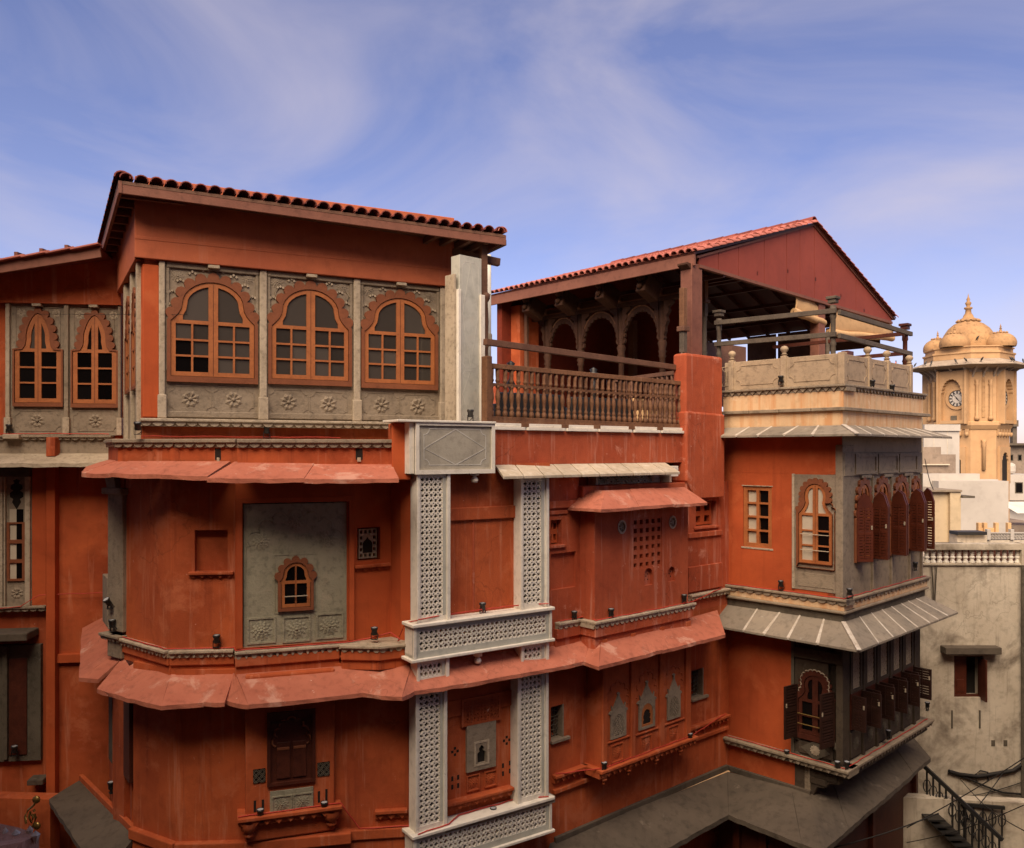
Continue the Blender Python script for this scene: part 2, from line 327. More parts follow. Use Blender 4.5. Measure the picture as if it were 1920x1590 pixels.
def mk_flower8():
    b = MB()
    for k in range(8):
        a = 2*math.pi*k/8; M_ = Matrix.Rotation(a, 4, 'Z')
        P = lambda x, y, z: M_ @ Vector((x, y, z))
        tip, l, r_, base, mid = P(1.0, 0, 0.02), P(.70, .36, .02), P(.70, -.36, .02), P(.18, 0, .02), P(.62, 0, .22)
        for t in ((tip, l, mid), (l, base, mid), (base, r_, mid), (r_, tip, mid)): b.face(t)
    b.lathe([(.2, 0), (.2, .16), (.12, .26), (0.01, .28)], None, 10, False)
    return b.mesh('flower_relief')
def mk_lotus():
    b = MB()
    for n_, r0, r1, wd, h0, h1 in ((12, .45, 1.0, .24, .02, .10), (10, .28, .72, .22, .10, .17), (7, .1, .45, .19, .17, .24)):
        for k in range(n_):
            a = 2*math.pi*(k+.5*(n_ % 3))/n_; M_ = Matrix.Rotation(a, 4, 'Z'); P = lambda x, y, z: M_ @ Vector((x, y, z))
            tip, l, l2, base, r_, r2, mid = P(r1, 0, h0+.03), P(r1*.86, wd*.7, h0), P((r0+r1)/2, wd, h0), P(r0*.5, 0, h0), P(r1*.86, -wd*.7, h0), P((r0+r1)/2, -wd, h0), P(lerp(r0, r1, .55), 0, h1)
            ring = (tip, l, l2, base, r2, r_)
            for i in range(6): b.face((ring[i], ring[(i+1) % 6], mid))
    b.lathe([(.16, .1), (.15, .27), (.02, .31)], None, 8, False)
    return b.mesh('lotus_relief')
ME_FLOWER, ME_LOTUS = mk_flower8(), mk_lotus()
MESHMAT = {}
def mesh_in(me, m):
    k = (me.name, m.name)
    if k not in MESHMAT:
        c = me.copy(); c.materials.clear(); c.materials.append(m); MESHMAT[k] = c
    return MESHMAT[k]
def rosette(parent, F, s, z, n, r, m, kind='lotus', depth=None, name='rosette'):
    me = mesh_in(ME_LOTUS if kind == 'lotus' else ME_FLOWER, m)
    return inst(me, name, parent, F.mat(s, z, n) @ Matrix.Diagonal((r, r, depth or r*0.75, 1)) @ Matrix.Rotation(R(22.5 if kind != 'lotus' else random.uniform(0, 60)), 4, 'Z'))
def rospx(parent, F, u, v, rpx, m, n, kind='lotus', name='rosette'):
    s, z = F.px(u, v, n); p = F.w(s, z, n); return rosette(parent, F, s, z, n, rpx/FPX*p.y, m, kind, name=name)

def ring_outline(pts, wd):   # thin closed moulding between a loop and its inset copy
    cx = sum(p[0] for p in pts)/len(pts); cz = sum(p[1] for p in pts)/len(pts)
    hx = max(abs(p[0]-cx) for p in pts); hz = max(abs(p[1]-cz) for p in pts)
    return [(cx+(p[0]-cx)*(hx-wd)/hx, cz+(p[1]-cz)*(hz-wd)/hz) for p in pts]
def notched(s0, s1, z0, z1, r, seg=4):
    """rectangle with concave quarter-round corners"""
    out = []
    for cx, cz, a0 in ((s0, z0, 90), (s1, z0, 180), (s1, z1, 270), (s0, z1, 0)):
        for k in range(seg+1):
            a = R(a0-90*k/seg); out.append((cx+r*math.cos(a), cz+r*math.sin(a)))
    return out
def groove_panel(parent, F, s0, s1, z0, z1, n, r, m, wd=0.012, name='panel_moulding', dep=0.008):
    o = notched(s0, s1, z0, z1, r)
    return slab(name, m, parent, F, o, n-0.004, n+dep, [ring_outline(o, wd)])

def arch_window(parent, F, sc_, zb, a, hr, ah, curve=ROUND, nl=11, dl=0.15, cols=2, rows=3, n=0.0, fw=0.085, gl=None, msur=None, mleaf=None, base_band=0.10, le=0.91, mull=0.075, foot=True, name='window', lowglass=None, arch_bars=0):
    """scalloped surround > leaf, pane ..."""
    msur = msur or M['surround']; mleaf = mleaf or M['wood']; gl = gl or M['glass']
    zs = zb+hr
    inner = [(sc_+x*a, zs+y*ah) for x, y in curve]
    base = offset_curve(inner, dl*a*0.62)
    base = [p for p in base if p[1] >= zs]
    sc_l = cusped(base, nl, 0.58)
    outer = [(sc_-a, zb), (sc_+a, zb), (sc_+a, zs+0.01)] + [p for p in sc_l[::-1]] + [(sc_-a, zs+0.01)]
    la = a*le
    leaf = [(sc_-la, zb+base_band), (sc_+la, zb+base_band), (sc_+la, zs-0.02)] + inner[::-1] + [(sc_-la, zs-0.02)]
    grow = lambda d: [(sc_-la-d, zb+base_band-d), (sc_+la+d, zb+base_band-d), (sc_+la+d, zs-0.02+d)] + offset_curve(inner, d)[::-1] + [(sc_-la-d, zs-0.02+d)]
    wnd = slab(name, msur, parent, F, outer, n-0.02, n+0.055, [grow(0.008)])
    # leaf with pane holes
    holes = []; panes = []
    ins = offset_curve(inner, -fw)
    st = mull
    rb = zs+fw*0.3
    right = [(x-sc_, z) for x, z in ins if x-sc_ > st and z > rb+0.01]
    if right:
        # intersections
        topz = max(z for x, z in ins)
        xs_bot = max(x for x, z in right if z < rb+0.35*ah) if any(z < rb+0.35*ah for x, z in right) else right[-1][0]
        levels = [rb]+[]
        poly = [(st, rb), (xs_bot, rb)] + right[::-1] + [(st, lerp(right[0][1], topz, 0.3))]
        for sg in (1, -1):
            p2 = [(sc_+sg*x, z) for x, z in poly]
            if sg < 0: p2 = p2[::-1]
            holes.append(p2); panes.append(p2)
    z0 = zb+base_band+fw; z1 = zs-fw*0.25-0.02
    mt = 0.032
    xa, xb = st, la-fw
    for sg in (1, -1):
        for c in range(cols):
            for r_ in range(rows):
                x0 = lerp(xa, xb, c/cols)+(mt/2 if c else 0); x1 = lerp(xa, xb, (c+1)/cols)-(mt/2 if c < cols-1 else 0)
                y0 = lerp(z0, z1, r_/rows)+(mt/2 if r_ else 0); y1 = lerp(z0, z1, (r_+1)/rows)-(mt/2 if r_ < rows-1 else 0)
                q = rloop(*sorted((sc_+sg*x0, sc_+sg*x1)), y0, y1)
                holes.append(q); panes.append(q)
    lf = slab('leaf', mleaf, wnd, F, leaf, n-0.012, n+0.034, holes)
    MB().box(F, sc_-0.004, sc_+0.004, zb+base_band+0.01, zs+ah-0.03, n+0.03, n+0.0355).build('meeting_line', M['dark_wood'], wnd)
    for i, q in enumerate(panes):
        cz = sum(p[1] for p in q)/len(q)
        mm = gl
        if lowglass and cz < zs: mm = lowglass(i, (cz-z0)/(z1-z0), sum(p[0] for p in q)/len(q)-sc_)
        slab('pane', mm, wnd, F, ring_outline(q, -0.006), n-0.004, n+0.006)
    return wnd

def ledge(parent, F, s0, s1, ztop, lip, n0, n1, m, pitch=0.16, hs=0.07, inset=0.03, gap=0.0, name='ledge', style='round', lipslope=0.0):
    o = MB().box(F, s0, s1, ztop-lip, ztop, n0, n1).build(name, m, parent, 0.012)
    cnt = max(1, round((s1-s0)/pitch)); p = (s1-s0)/cnt; b = MB()
    for k in range(cnt):
        c = s0+(k+.5)*p; h = p/2*(1-gap)
        if style == 'round': pts = [(c+h*math.cos(R(180+180*i/6)), ztop-lip+0.002+hs*math.sin(R(180+180*i/6))) for i in range(7)]
        elif style == 'tri': pts = [(c-h, ztop-lip+.002), (c, ztop-lip-hs), (c+h, ztop-lip+.002)]
        else:
            big = k % 2 == 0; h2 = p*(0.46 if big else 0.2); hh = hs*(1 if big else 0.95)
            pts = [(c+h2*math.cos(R(180+180*i/5)), ztop-lip+0.002+hh*(math.sin(R(180+180*i/5)))) for i in range(6)]
        pts = pts[::1]
        b.prism(F, pts, n0, n1-inset-(0.0 if k % 2 else 0.006))
    b.box(F, s0+.004, s1-.004, ztop-lip-hs, ztop-lip+.001, n0, n1-inset-0.035)
    b.build('scallop_trim', m, o)
    return o
def ledpx(parent, F, u0, u1, v, lip_px, n0, n1, m, **k):
    s0, z = F.px(u0, v, n1); s1 = F.s(u1, n1); Y = F.w(s0, z, n1).y
    return ledge(parent, F, s0, s1, z, lip_px/FPX*Y, n0, n1, m, **k)

def eave(parent, name, m, outer, inner, t=0.06, bevel=0.01):
    """outer/inner: world points of the top surface; one slab object for each bay, its free edge worn uneven"""
    objs = []; rg = random.Random(len(outer)*7+int(outer[0].x*10)); jit = lambda k: Vector((rg.uniform(-k, k), rg.uniform(-k, k), rg.uniform(-k, k)*.7))
    prev = outer[0]
    for i in range(len(outer)-1):
        a, b, c, d = outer[i], outer[i+1], inner[i+1], inner[i]; n = max(2, int((b-a).length/.16)); dn = Vector((0, 0, -t)); o = MB(); g = []
        sag = rg.uniform(0, .015); lift = Vector((0, 0, rg.uniform(-.007, .007))); a, b, c, d = a+lift, b+lift, c+lift, d+lift
        for k in range(n+1):
            f = k/n; e = a.lerp(b, f)-Vector((0, 0, sag*math.sin(math.pi*f))); q = d.lerp(c, f)
            if 0 < k < n: e = e+jit(.010)
            g.append((q, q.lerp(e, .5)+jit(.005), e, e+dn+jit(.008)*(0 < k < n), q+dn))
        for k in range(n):
            A, B = g[k], g[k+1]
            for x, y in ((0, 1), (1, 2), (2, 3), (3, 4)): o.face([A[x], A[y], B[y], B[x]])
        o.face([g[0][x] for x in (0, 4, 3, 2, 1)]); o.face([g[-1][x] for x in (0, 1, 2, 3, 4)])
        objs.append(o.build(name, m, parent))
    return objs
def wpt(u, Y, z): p = pd(u, Y); return Vector((p.x, p.y, Z0+z))

def jali(parent, F, s0, s1, z0, z1, n0, n1, m, pitch, wd=0.30, name='lattice', seg=14, rr=0.70, dia=True):
    nx = max(1, round((s1-s0)/pitch)); nz = max(1, round((z1-z0)/pitch)); px_ = (s1-s0)/nx; pz = (z1-z0)/nz
    b = MB()
    def C(s, z, n): return F.w(min(max(s, s0), s1), min(max(z, z0), z1), n)
    pts = [(s0+i*px_, z0+j*pz) for i in range(nx+1) for j in range(nz+1)]
    if dia: pts += [(s0+(i+.5)*px_, z0+(j+.5)*pz) for i in range(nx) for j in range(nz)]
    ro, ri = rr*(1+wd/2)*(.72 if dia else 1), rr*(1-wd/2)*(.72 if dia else 1)
    for (cs, cz) in pts:
        base = len(b.v)
        for k in range(seg):
            a = 2*math.pi*(k+.5)/seg; ca, sa = math.cos(a), math.sin(a)
            for (q, n) in ((ri, n1), (ro, n1), (ro, n0), (ri, n0)): b.v.append(tuple(C(cs+q*px_*ca, cz+q*pz*sa, n)))
        for k in range(seg):
            i0 = base+4*k; i1 = base+4*((k+1) % seg)
            for e in ((0, 1), (1, 2), (3, 0)):
                b.f.append((i0+e[0], i0+e[1], i1+e[1], i1+e[0])[::1]); b.sm.append(False)
        if not dia or True:
            pass
    return b.build(name, m, parent)
def pierced(parent, F, s0, s1, z0, z1, n0, n1, m, pitch, name='lattice'):
    """carved slab pierced with alternating quatrefoils"""
    nx = max(2, round((s1-s0)/pitch)); nz = max(2, round((z1-z0)/pitch)); px_ = (s1-s0)/nx; pz = (z1-z0)/nz; b = MB(); K = 16
    for i in range(nx):
        for j in range(nz):
            cs, cz = s0+(i+.5)*px_, z0+(j+.5)*pz; alt = (i+j) % 2; base = len(b.v); sc_ = random.uniform(.92, 1.06)
            for k in range(K):
                a = 2*math.pi*(k+.5)/K; ca, sa = math.cos(a), math.sin(a); q = .5/max(abs(ca), abs(sa))
                r = ((.375+.085*math.cos(4*a)) if alt else (.32-.10*math.cos(4*a)))*sc_
                for (rr_, n) in ((q, n1), (r, n1), (r*.94, n0)): b.v.append(tuple(F.w(cs+rr_*px_*ca, cz+rr_*pz*sa, n)))
            for k in range(K):
                o, p = base+3*k, base+3*((k+1) % K)
                b.f.append((o, p, p+1, o+1)); b.f.append((o+1, p+1, p+2, o+2)); b.sm += [False]*2
    return b.build(name, m, parent)
def grid_jali(parent, F, s0, s1, z0, z1, n0, n1, m, nx, nz, bar=0.35, name='lattice', skip=()):
    px_ = (s1-s0)/nx; pz = (z1-z0)/nz; holes = []
    for i in range(nx):
        for j in range(nz):
            if (i, j) in skip: continue
            holes.append(rloop(s0+(i+bar/2)*px_, s0+(i+1-bar/2)*px_, z0+(j+bar/2)*pz, z0+(j+1-bar/2)*pz))
    return slab(name, m, parent, F, rloop(s0, s1, z0, z1), n0, n1, holes)

BAL = [(.0, .0), (.5, .0), (.5, .12), (.36, .14), (.36, .17), (.46, .19), (.34, .22), (.26, .26), (.42, .36), (.5, .42), (.44, .48), (.30, .56), (.24, .60), (.40, .62), (.40, .645), (.26, .665), (.30, .72), (.44, .745), (.44, .77), (.34, .79), (.38, .88), (.40, 1.0), (0, 1.0)]
def baluster_mesh(r, h, m, name='baluster', n=8):
    me = MB().lathe([(q*r*2, z*h) for q, z in BAL], None, n, False).mesh(name); me.materials.append(m); return me

# floodlights: shared meshes
def mk_flood():
    b = MB().lathe([(0.0, .07), (.040, .07), (.046, .085), (.046, .155), (.058, .165), (.058, .200), (.050, .200), (.050, .192)], None, 12, False).mesh('lamp_body'); b.materials.append(M['black'])
    l = MB().lathe([(0.0, .1935), (.0499, .1935)], None, 12, False).mesh('lamp_lens'); l.materials.append(M['lens'])
    k = MB(); k.box(IDF, -.055, .055, -Z0, .008-Z0, -.03, .03); k.box(IDF, -.056, -.049, .005-Z0, .11-Z0, -.012, .012); k.box(IDF, .049, .056, .005-Z0, .11-Z0, -.012, .012)
    k.tube([(.0, .05, .01), (.03, .07, .02), (.06, .05, .05), (.05, .02, .09)], .006, 5)
    km = k.mesh('bracket'); km.materials.append(M['black'])
    return b, l, km
FLOOD = mk_flood()
def floodlight(p, label, rot=0.0, tilt=0.0, scale=1.0):
    o = bpy.data.objects.new('floodlight', None)
    Mx = Matrix.Translation(Vector(p)) @ Matrix.Rotation(rot, 4, 'Z') @ Matrix.Diagonal((scale, scale, scale, 1))
    link(o, None, Mx); tag(o, label, 'floodlight', 'small black floodlights along the ledges')
    T = Mx @ Matrix.Translation((0, 0, .09)) @ Matrix.Rotation(tilt, 4, 'X') @ Matrix.Translation((0, 0, -.09))
    inst(FLOOD[0], 'lamp_body', o, T); inst(FLOOD[1], 'lamp_lens', o, T); inst(FLOOD[2], 'bracket', o, Mx)
    return o
def floodpx(F, u, v, n, label, **k):
    s, z = F.px(u, v, n); return floodlight(F.w(s, z, n), label, math.atan2(F.d.y, F.d.x), **k)
# ================================================================== the red haveli (main block)
C_ = Vector((0.69, 15.1))
T = Face(pd(265, 13.3), pd(265, 13.3)+Vector((math.cos(R(26)), math.sin(R(26))))*5.5)      # top-floor front
SD = Face((-7.6, 16.2), T.o)                                                                # its left return
Fa = FP(236, 14.0, 320, 13.12); Fb = FP(320, 13.12, 441, 13.22)
PN = FP(441, 13.04, 665, 13.65)
Fc = FP(667, 13.70, 733, 14.05); Fd = FP(733, 14.05, 751, 13.85); Fe = FP(751, 13.80, 776, 13.62)
W = FP(781, 13.3, 1035.6, 14.8)
MW = Face(pd(775, 13.61), C_)
RW = Face(C_, C_+Vector((math.cos(R(41)), math.sin(R(41))))*5.4)
UW = FP(926, 14.40, 1287, 17.66)
Lw = FP(-40, 15.95, 216, 16.3)                                                              # left wing front
ZG = -Z0
hav = thing('haveli', (-1.5, 15.0, 0), 'orange-red lime-washed haveli with bowed bay, carved stone windows and marble lattice columns', 'building')
def wallslab(F, u0, u1, zlo, zhi, holes=(), m='orange', th=0.3, name='wall', parent=None, s0=None, s1=None):
    a = F.s(u0) if s0 is None else s0; b = F.s(u1) if s1 is None else s1
    return slab(name, M[m], parent or hav, F, rloop(a, b, zlo, zhi), -th, 0, holes)
# --- bowed bay, mid and lower storeys
niche = rectpx(Fb, 365, 994, 427, 1072)
wallslab(Fa, 236, 320, -3.4, 0.1, s0=0, s1=Fa.L)
wallslab(Fb, 320, 441, -3.4, 0.1, [rloop(*niche)], s0=0, s1=Fb.L)
bpx('niche_back', M['orange'], hav, Fb, 362, 990, 430, 1076, -0.30, -0.13, 0)
slab('wall', M['orange'], hav, FP(441, 13.3, 667, 13.9), rloop(0, 2.0, -3.4, 0.1), -0.3, 0)
jw = rectpx(Fc, 670, 990, 713, 1049)
wallslab(Fc, 667, 733, -3.4, 0.12, [rloop(*jw)], s0=-0.15, s1=Fc.L, m='orange_new')
wallslab(Fd, 733, 751, -3.4, 0.12, s0=0, s1=Fd.L, m='orange_new')
wallslab(Fe, 751, 776, -10, 0.45, s0=0, s1=Fe.L, m='orange_new')
# lower storey of the bay
La, Lb = FP(250, 13.62, 330, 13.08), FP(330, 13.08, 462, 13.14)
Lp = FP(460, 12.92, 628, 13.36); Ld = FP(628, 13.48, 776, 13.66)
for F, m in ((La, 'orange'), (Lb, 'orange'), (Ld, 'orange')): wallslab(F, 0, 0, ZG, -3.45, s0=0, s1=F.L, m=m)
slab('wall', M['orange'], hav, FP(450, 13.25, 640, 13.6), rloop(0, 1.7, ZG, -3.45), -0.3, 0)
wallslab(Face(pd(205, 16.3), pd(212, 14.3)), 0, 0, ZG, 0.1, s0=0, s1=2.0)
wallslab(Face(pd(212, 14.35), pd(237, 14.02)), 0, 0, ZG, 0.1, s0=0, s1=0.42)
wallslab(Face(pd(228, 15.6), pd(250, 13.62)), 0, 0, ZG, -3.45, s0=0, s1=2.0)
# plinth lip along the foot of the lower storey
for F in (La, Lb): boxo('plinth_band', M['orange'], hav, F, 0, F.L+0.02, -6.32, -6.14, -0.05, 0.10, 0.02)
boxo('plinth_band', M['orange'], hav, FP(462, 13.10, 640, 13.40), -0.02, 1.62, -6.30, -6.12, -0.2, 0.12, 0.02)
boxo('plinth_band', M['orange'], hav, Ld, 0, Ld.L, -6.30, -6.13, -0.1, 0.10, 0.02)
for F in (La, Lb, Ld): boxo('plinth', M['orange'], hav, F, 0, F.L+0.02, ZG, -6.31, -0.02, 0.06, 0.02)
# stone pilaster at the left end of the bay
Pl = FP(208, 14.25, 236, 13.98)
boxo('stone_pilaster', M['stone'], hav, Pl, 0, Pl.L, -3.05, -0.72, -0.2, 0.06, 0.015)
boxo('pilaster_edge', M['stone_light'], hav, Pl, -0.07, 0.03, -3.05, -0.72, -0.35, 0.02, 0.012)
boxo('pilaster_capital', M['stone'], hav, Pl, -0.10, Pl.L+0.06, -0.74, -0.63, -0.2, 0.12, 0.02)
slab('pilaster_bracket', M['stone'], hav, Pl, [(-0.06, -0.64), (0.22, -0.64), (0.16, -0.36), (-0.16, -0.36)], -0.2, 0.04)
boxo('pilaster_foot', M['stone'], hav, Pl, 0.02, Pl.L-0.02, -3.50, -3.10, -0.2, 0.08, 0.02)
boxo('stone_jamb', M['stone'], hav, Face(pd(198, 14.9), pd(208, 14.3)), 0, 0.62, -3.05, -2.2, -0.1, 0.05, 0.012)
# mid ledge with dentils (one level all round)
ZL = -3.13
ledge(hav, Pl, -0.12, Pl.L+0.02, ZL+0.03, 0.05, -0.3, 0.16, M['stone'], pitch=0.12, hs=0.06)
ledge(hav, Fa, 0.0, Fa.L+0.04, ZL, 0.05, -0.1, 0.14, M['stone_light'], pitch=0.115, hs=0.075, style='mix')
ledge(hav, Fb, 0.0, Fb.L, ZL, 0.05, -0.1, 0.14, M['stone_light'], pitch=0.115, hs=0.075, style='mix')
ledge(hav, PN, -0.01, PN.s(638), ZL, 0.05, -0.3, 0.13, M['stone_light'], pitch=0.115, hs=0.08, style='mix')
Fl1, Fl2 = FP(637, 13.36, 712, 13.31), FP(712, 13.31, 772, 13.56)
ledge(hav, Fl1, 0, Fl1.L, ZL, 0.05, -0.3, 0.0, M['stone_light'], pitch=0.13, hs=0.07, style='mix')
ledge(hav, Fl2, 0, Fl2.L, ZL-.004, 0.05, -0.3, 0.0, M['stone_light'], pitch=0.13, hs=0.07, style='mix')
floor_poly_later = [pd(636, 13.38), pd(712, 13.33), pd(772, 13.58), pd(778, 14.3), pd(640, 14.0)]
for F, a, b, n in ((Fa, 0, Fa.L+.03, .07), (Fb, 0, Fb.L, .07), (PN, 0, PN.s(638)-.02, .09), (Fl1, 0, Fl1.L, -.05), (Fl2, 0, Fl2.L, -.05)):
    boxo('skirt_band', M['orange'], hav, F, a, b, ZL-.25, ZL-.10, -.6, n, 0.015)
    boxo('skirt_wall', M['orange'], hav, F, a, b, ZL-.41, ZL-.24, -.6, n-.04, 0.01)
# --- panel frame with carved grey-green stone
zpt = PN.px(441, 905)[1]
inn = rectpx(PN, 457, 946, 652, 1212)
sR = PN.s(665)
slab('panel_frame', M['orange_new'], hav, PN, rloop(0, sR, ZL+.02, zpt), -.3, 0.0, [rloop(inn[0]-.02, inn[1]+.02, inn[2], inn[3]+.02)])
slab('frame_lip', M['orange_new'], hav, PN, rloop(inn[0]-.10, inn[1]+.10, ZL+.03, inn[3]+.10), -.002, 0.035, [rloop(inn[0]-.02, inn[1]+.02, ZL+.0301, inn[3]+.02)])
stp = slab('carved_panel', M['stone_green'], hav, PN, rloop(*inn), -.3, -.03)
for (u, v, r) in ((490, 1016, 17), (555, 976, 16), (616, 1011, 17)): rospx(stp, PN, u, v, r, M['stone_green'], -.03)
for (u, v) in ((490, 1182), (556, 1179), (618, 1173)):
    s, z = PN.px(u, v, -.03); groove_panel(stp, PN, s-.22, s+.22, z-.21, z+.21, -.03, .005, M['stone_green'], .03, dep=.016); rosette(stp, PN, s, z, -.03, .165, M['stone_green'])
# faint carved cusped arch lines
cs, cz = PN.px(555, 1062, -.03)
arc = [(cs+.78*math.cos(R(a)), cz-.05+.86*math.sin(R(a))) for a in range(186, -8, -6)][::1]
b = MB(); cp = cusped(arc, 11, .5)
b.tube([PN.w(p[0], p[1], -.03) for p in cp if inn[0]+.02 < p[0] < inn[1]-.02], .009, 4); b.build('arch_relief', M['stone_green'], stp)
s0, s1, z0, z1 = rectpx(PN, 514, 1040, 594, 1146, -.03)
groove_panel(stp, PN, s0, s1, z0, z1, -.03, .004, M['stone_green'], .014)
s0, s1, z0, z1 = rectpx(PN, 521, 1092, 588, 1143, 0)
arch_window(hav, PN, (s0+s1)/2, z0, (s1-s0)/2, z1-z0, .30, ROUND, 7, .28, 1, 1, -.03, .05, M['glass_dark'], name='small_arched_window', base_band=.06, le=.80, mull=.012, lowglass=lambda i, f, x: M['glass_dark'])
MB().box(PN, s0+.1, s1-.1, (z0+z1)/2-.0, (z0+z1)/2+.014, .035, .047).build('latch_bar', M['stone_light'], hav)
# --- niche sill and lattice window
ledpx(hav, Fb, 352, 437, 1073, 6, -.1, .07, M['orange'], pitch=.13, hs=.05, style='tri', name='niche_sill')
ledpx(hav, Fc, 666, 733, 1061, 6, -.1, .07, M['orange'], pitch=.13, hs=.05, style='tri', name='window_sill')
sk = [(1, 1), (2, 1), (1, 2), (2, 2), (1, 3), (2, 3)]
jl = grid_jali(hav, Fc, jw[0]+.05, jw[1]-.04, jw[2]+.03, jw[3]-.03, -.12, -.06, M['stone_light'], 4, 5, .42, 'lattice_window', sk)
ss = (jw[0]+jw[1])/2; zc = jw[2]+.12; 
slab('opening', M['dark'], jl, Fc, [(ss-.085, zc), (ss+.085, zc), (ss+.085, zc+.16), (ss+.06, zc+.20), (ss+.03, zc+.22), (ss, zc+.26), (ss-.03, zc+.22), (ss-.06, zc+.20), (ss-.085, zc+.16)], -.06, -.057)
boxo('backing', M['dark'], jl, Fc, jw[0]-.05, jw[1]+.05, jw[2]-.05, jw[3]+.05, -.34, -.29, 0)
# --- pilaster strip beside the marble columns
boxo('pilaster_cap', M['orange_new'], hav, Fe, -.05, Fe.L, zz(893, 13.7), zz(884, 13.7), -.1, .06, .01)
# --- pink eave above the lower storey
ZC, ZI = -3.8, -3.5
def o_(u, Y, z=ZC): return wpt(u, Y, z)
runs = [([o_(154, 16.2, -3.45), o_(147.5, 13.95)], [o_(200, 16.2, -3.2), o_(216, 14.3, ZI)]),
        ([o_(147.5, 13.95), o_(184, 13.85)], [o_(216, 14.3, ZI), o_(229, 14.05, ZI)]),
        ([o_(181.5, 13.3), o_(302, 12.4)], [o_(229, 14.05, ZI), o_(322, 13.12, ZI)]),
        ([o_(302, 12.4), o_(382, 12.56), o_(421, 12.53)], [o_(322, 13.12, ZI), o_(385, 13.16, ZI), o_(440, 13.2, ZI)]),
        ([o_(423, 12.67), o_(466, 12.43)], [o_(437, 13.15, ZI), o_(443, 13.0, ZI)]),
        ([o_(466, 12.43), o_(679, 13.03)], [o_(443, 13.0, ZI), o_(640, 13.5, ZI)]),
        ([o_(679, 13.03), o_(754, 12.83), o_(777, 13.14)], [o_(640, 13.5, ZI), o_(772, 13.66, ZI), o_(779, 13.66, ZI)]),
        ([o_(777, 13.14), o_(961, 14.08), o_(1095, 15.0)], [o_(779, 13.66, ZI), o_(965, 14.7, ZI), o_(1108, 15.9, ZI)]),
        ([o_(1095, 15.0), o_(1123, 14.64)], [o_(1108, 15.9, ZI), o_(1127, 15.55, ZI)]),
        ([o_(1123, 14.64), o_(1242, 15.85), o_(1360, 17.23)], [o_(1127, 15.55, ZI), o_(1240, 16.7, ZI), o_(1345, 18.3, ZI)])]
for ou, inr in runs: eave(hav, 'eave_slab', M['rose_slab'], ou, inr, .065)
# --- attic band and upper pink eave
Bd0, Bd1, Bd2 = FP(203, 15.2, 221, 13.3), FP(221, 13.3, 446, 12.98), FP(445, 12.88, 737, 13.48)
for F in (Bd0, Bd1, Bd2):
    zt, zl = .10, -.26
    boxo('attic_band', M['orange'], hav, F, 0, F.L, zl, zt, -.5, 0, .01)
ledge(hav, Bd0, 0, Bd0.L+.05, .19, .06, -.6, .08, M['stone'], pitch=.16, hs=.07)
ledge(hav, Bd1, -.05, Bd1.L, .185, .06, -.6, .09, M['stone'], pitch=.17, hs=.075)
ledge(hav, Bd2, 0, Bd2.L, .18, .06, -1.9, .09, M['stone'], pitch=.17, hs=.075)
for (u0, u1, F) in ((402, 415, Bd1), (666, 681, Bd2)):
    bpx('drain_spout', M['dark'], hav, F, u0+1, 841, u1-1, 862, -.05, .004, 0)
    bpx('drain_stain', M['stone_light'], hav, F, u0+4, 858, u1-4, 866, -.05, .02, .006)
eave(hav, 'eave_slab', M['rose_slab'], [wpt(160, 14.8, zz(876, 14.8)), wpt(153, 13.2, zz(886, 13.2)), wpt(208, 12.75, zz(887, 12.75)), wpt(300, 12.5, zz(890, 12.5)), wpt(389, 12.35, zz(893, 12.35))],
     [wpt(205, 15.0, zz(862, 15.0)), wpt(218, 13.35, zz(864, 13.35)), wpt(240, 13.2, zz(865, 13.2)), wpt(330, 13.1, zz(865, 13.1)), wpt(432, 12.98, zz(865, 12.98))], .065)
eave(hav, 'eave_slab', M['rose_slab'], [wpt(388, 12.3, zz(897, 12.3)), wpt(570, 12.5, zz(897, 12.5)), wpt(748, 12.85, zz(896, 12.85))],
     [wpt(440, 12.9, zz(866, 12.9)), wpt(590, 13.2, zz(868, 13.2)), wpt(735, 13.5, zz(869, 13.5))], .065)
# red pier between the bay and the marble box
bpx('pier', M['orange_new'], hav, FP(734, 13.35, 782, 13.45), 735, 793, 772, 900, -.6, 0, .02)
# --- top floor
zs_ = .10
TL = T.s(848)
boxo('wall', M['orange'], hav, T, 0, TL, zs_, 4.35, -.3, -.06, 0)
zlin = T.px(298, 489, .0)[1]
boxo('lintel_wall', M['brown_wash'], hav, T, -.10, TL, zlin, 4.35, -.06, .11, .012)
boxo('lintel_course', M['brown_wash'], hav, T, -.10, TL, T.px(298, 452, .11)[1], T.px(298, 446, .11)[1], .10, .117, .004)
bpx('corner_post', M['orange_new'], hav, T, 267, 494, 299, 783, -.06, .03, .02)
bpx('end_post', M['orange_new'], hav, T, 835, 528, 850, 793, -.06, .04, .015)
boxo('wall', M['orange'], hav, SD, 0, SD.L, -.1, 4.35, -.3, -.05, 0)
boxo('lintel_wall', M['brown_wash'], hav, SD, 0, SD.L+.09, zlin, 4.35, -.05, .09, .01)
zb_ = T.px(312.6, 782)[1]
for u0, u1 in ((297.5, 309.5), (486, 500), (662, 675), (824, 836)):
    a, c = T.s(u0), T.s(u1)
    boxo('stone_pilaster', M['stone_light'], hav, T, a, c, zb_-.02, zlin-.005, -.05, .06, .02)
    boxo('pilaster_foot', M['stone_light'], hav, T, a-.02, c+.02, zb_-.02, zb_+.36, -.05, .075, .015)
tops = [(310, 486, 312.6, 483.5, 715, 600, 400, 531), (500, 662, 502.5, 659.5, 719.6, 610, 577, 543.5), (675, 824, 677, 821, 727, 621, 747.5, 560)]
def g1(i, f, x): return M['glass_dark'] if (f < .38 and x < 0) or (f < .7 and x < -.35) else M['glass']
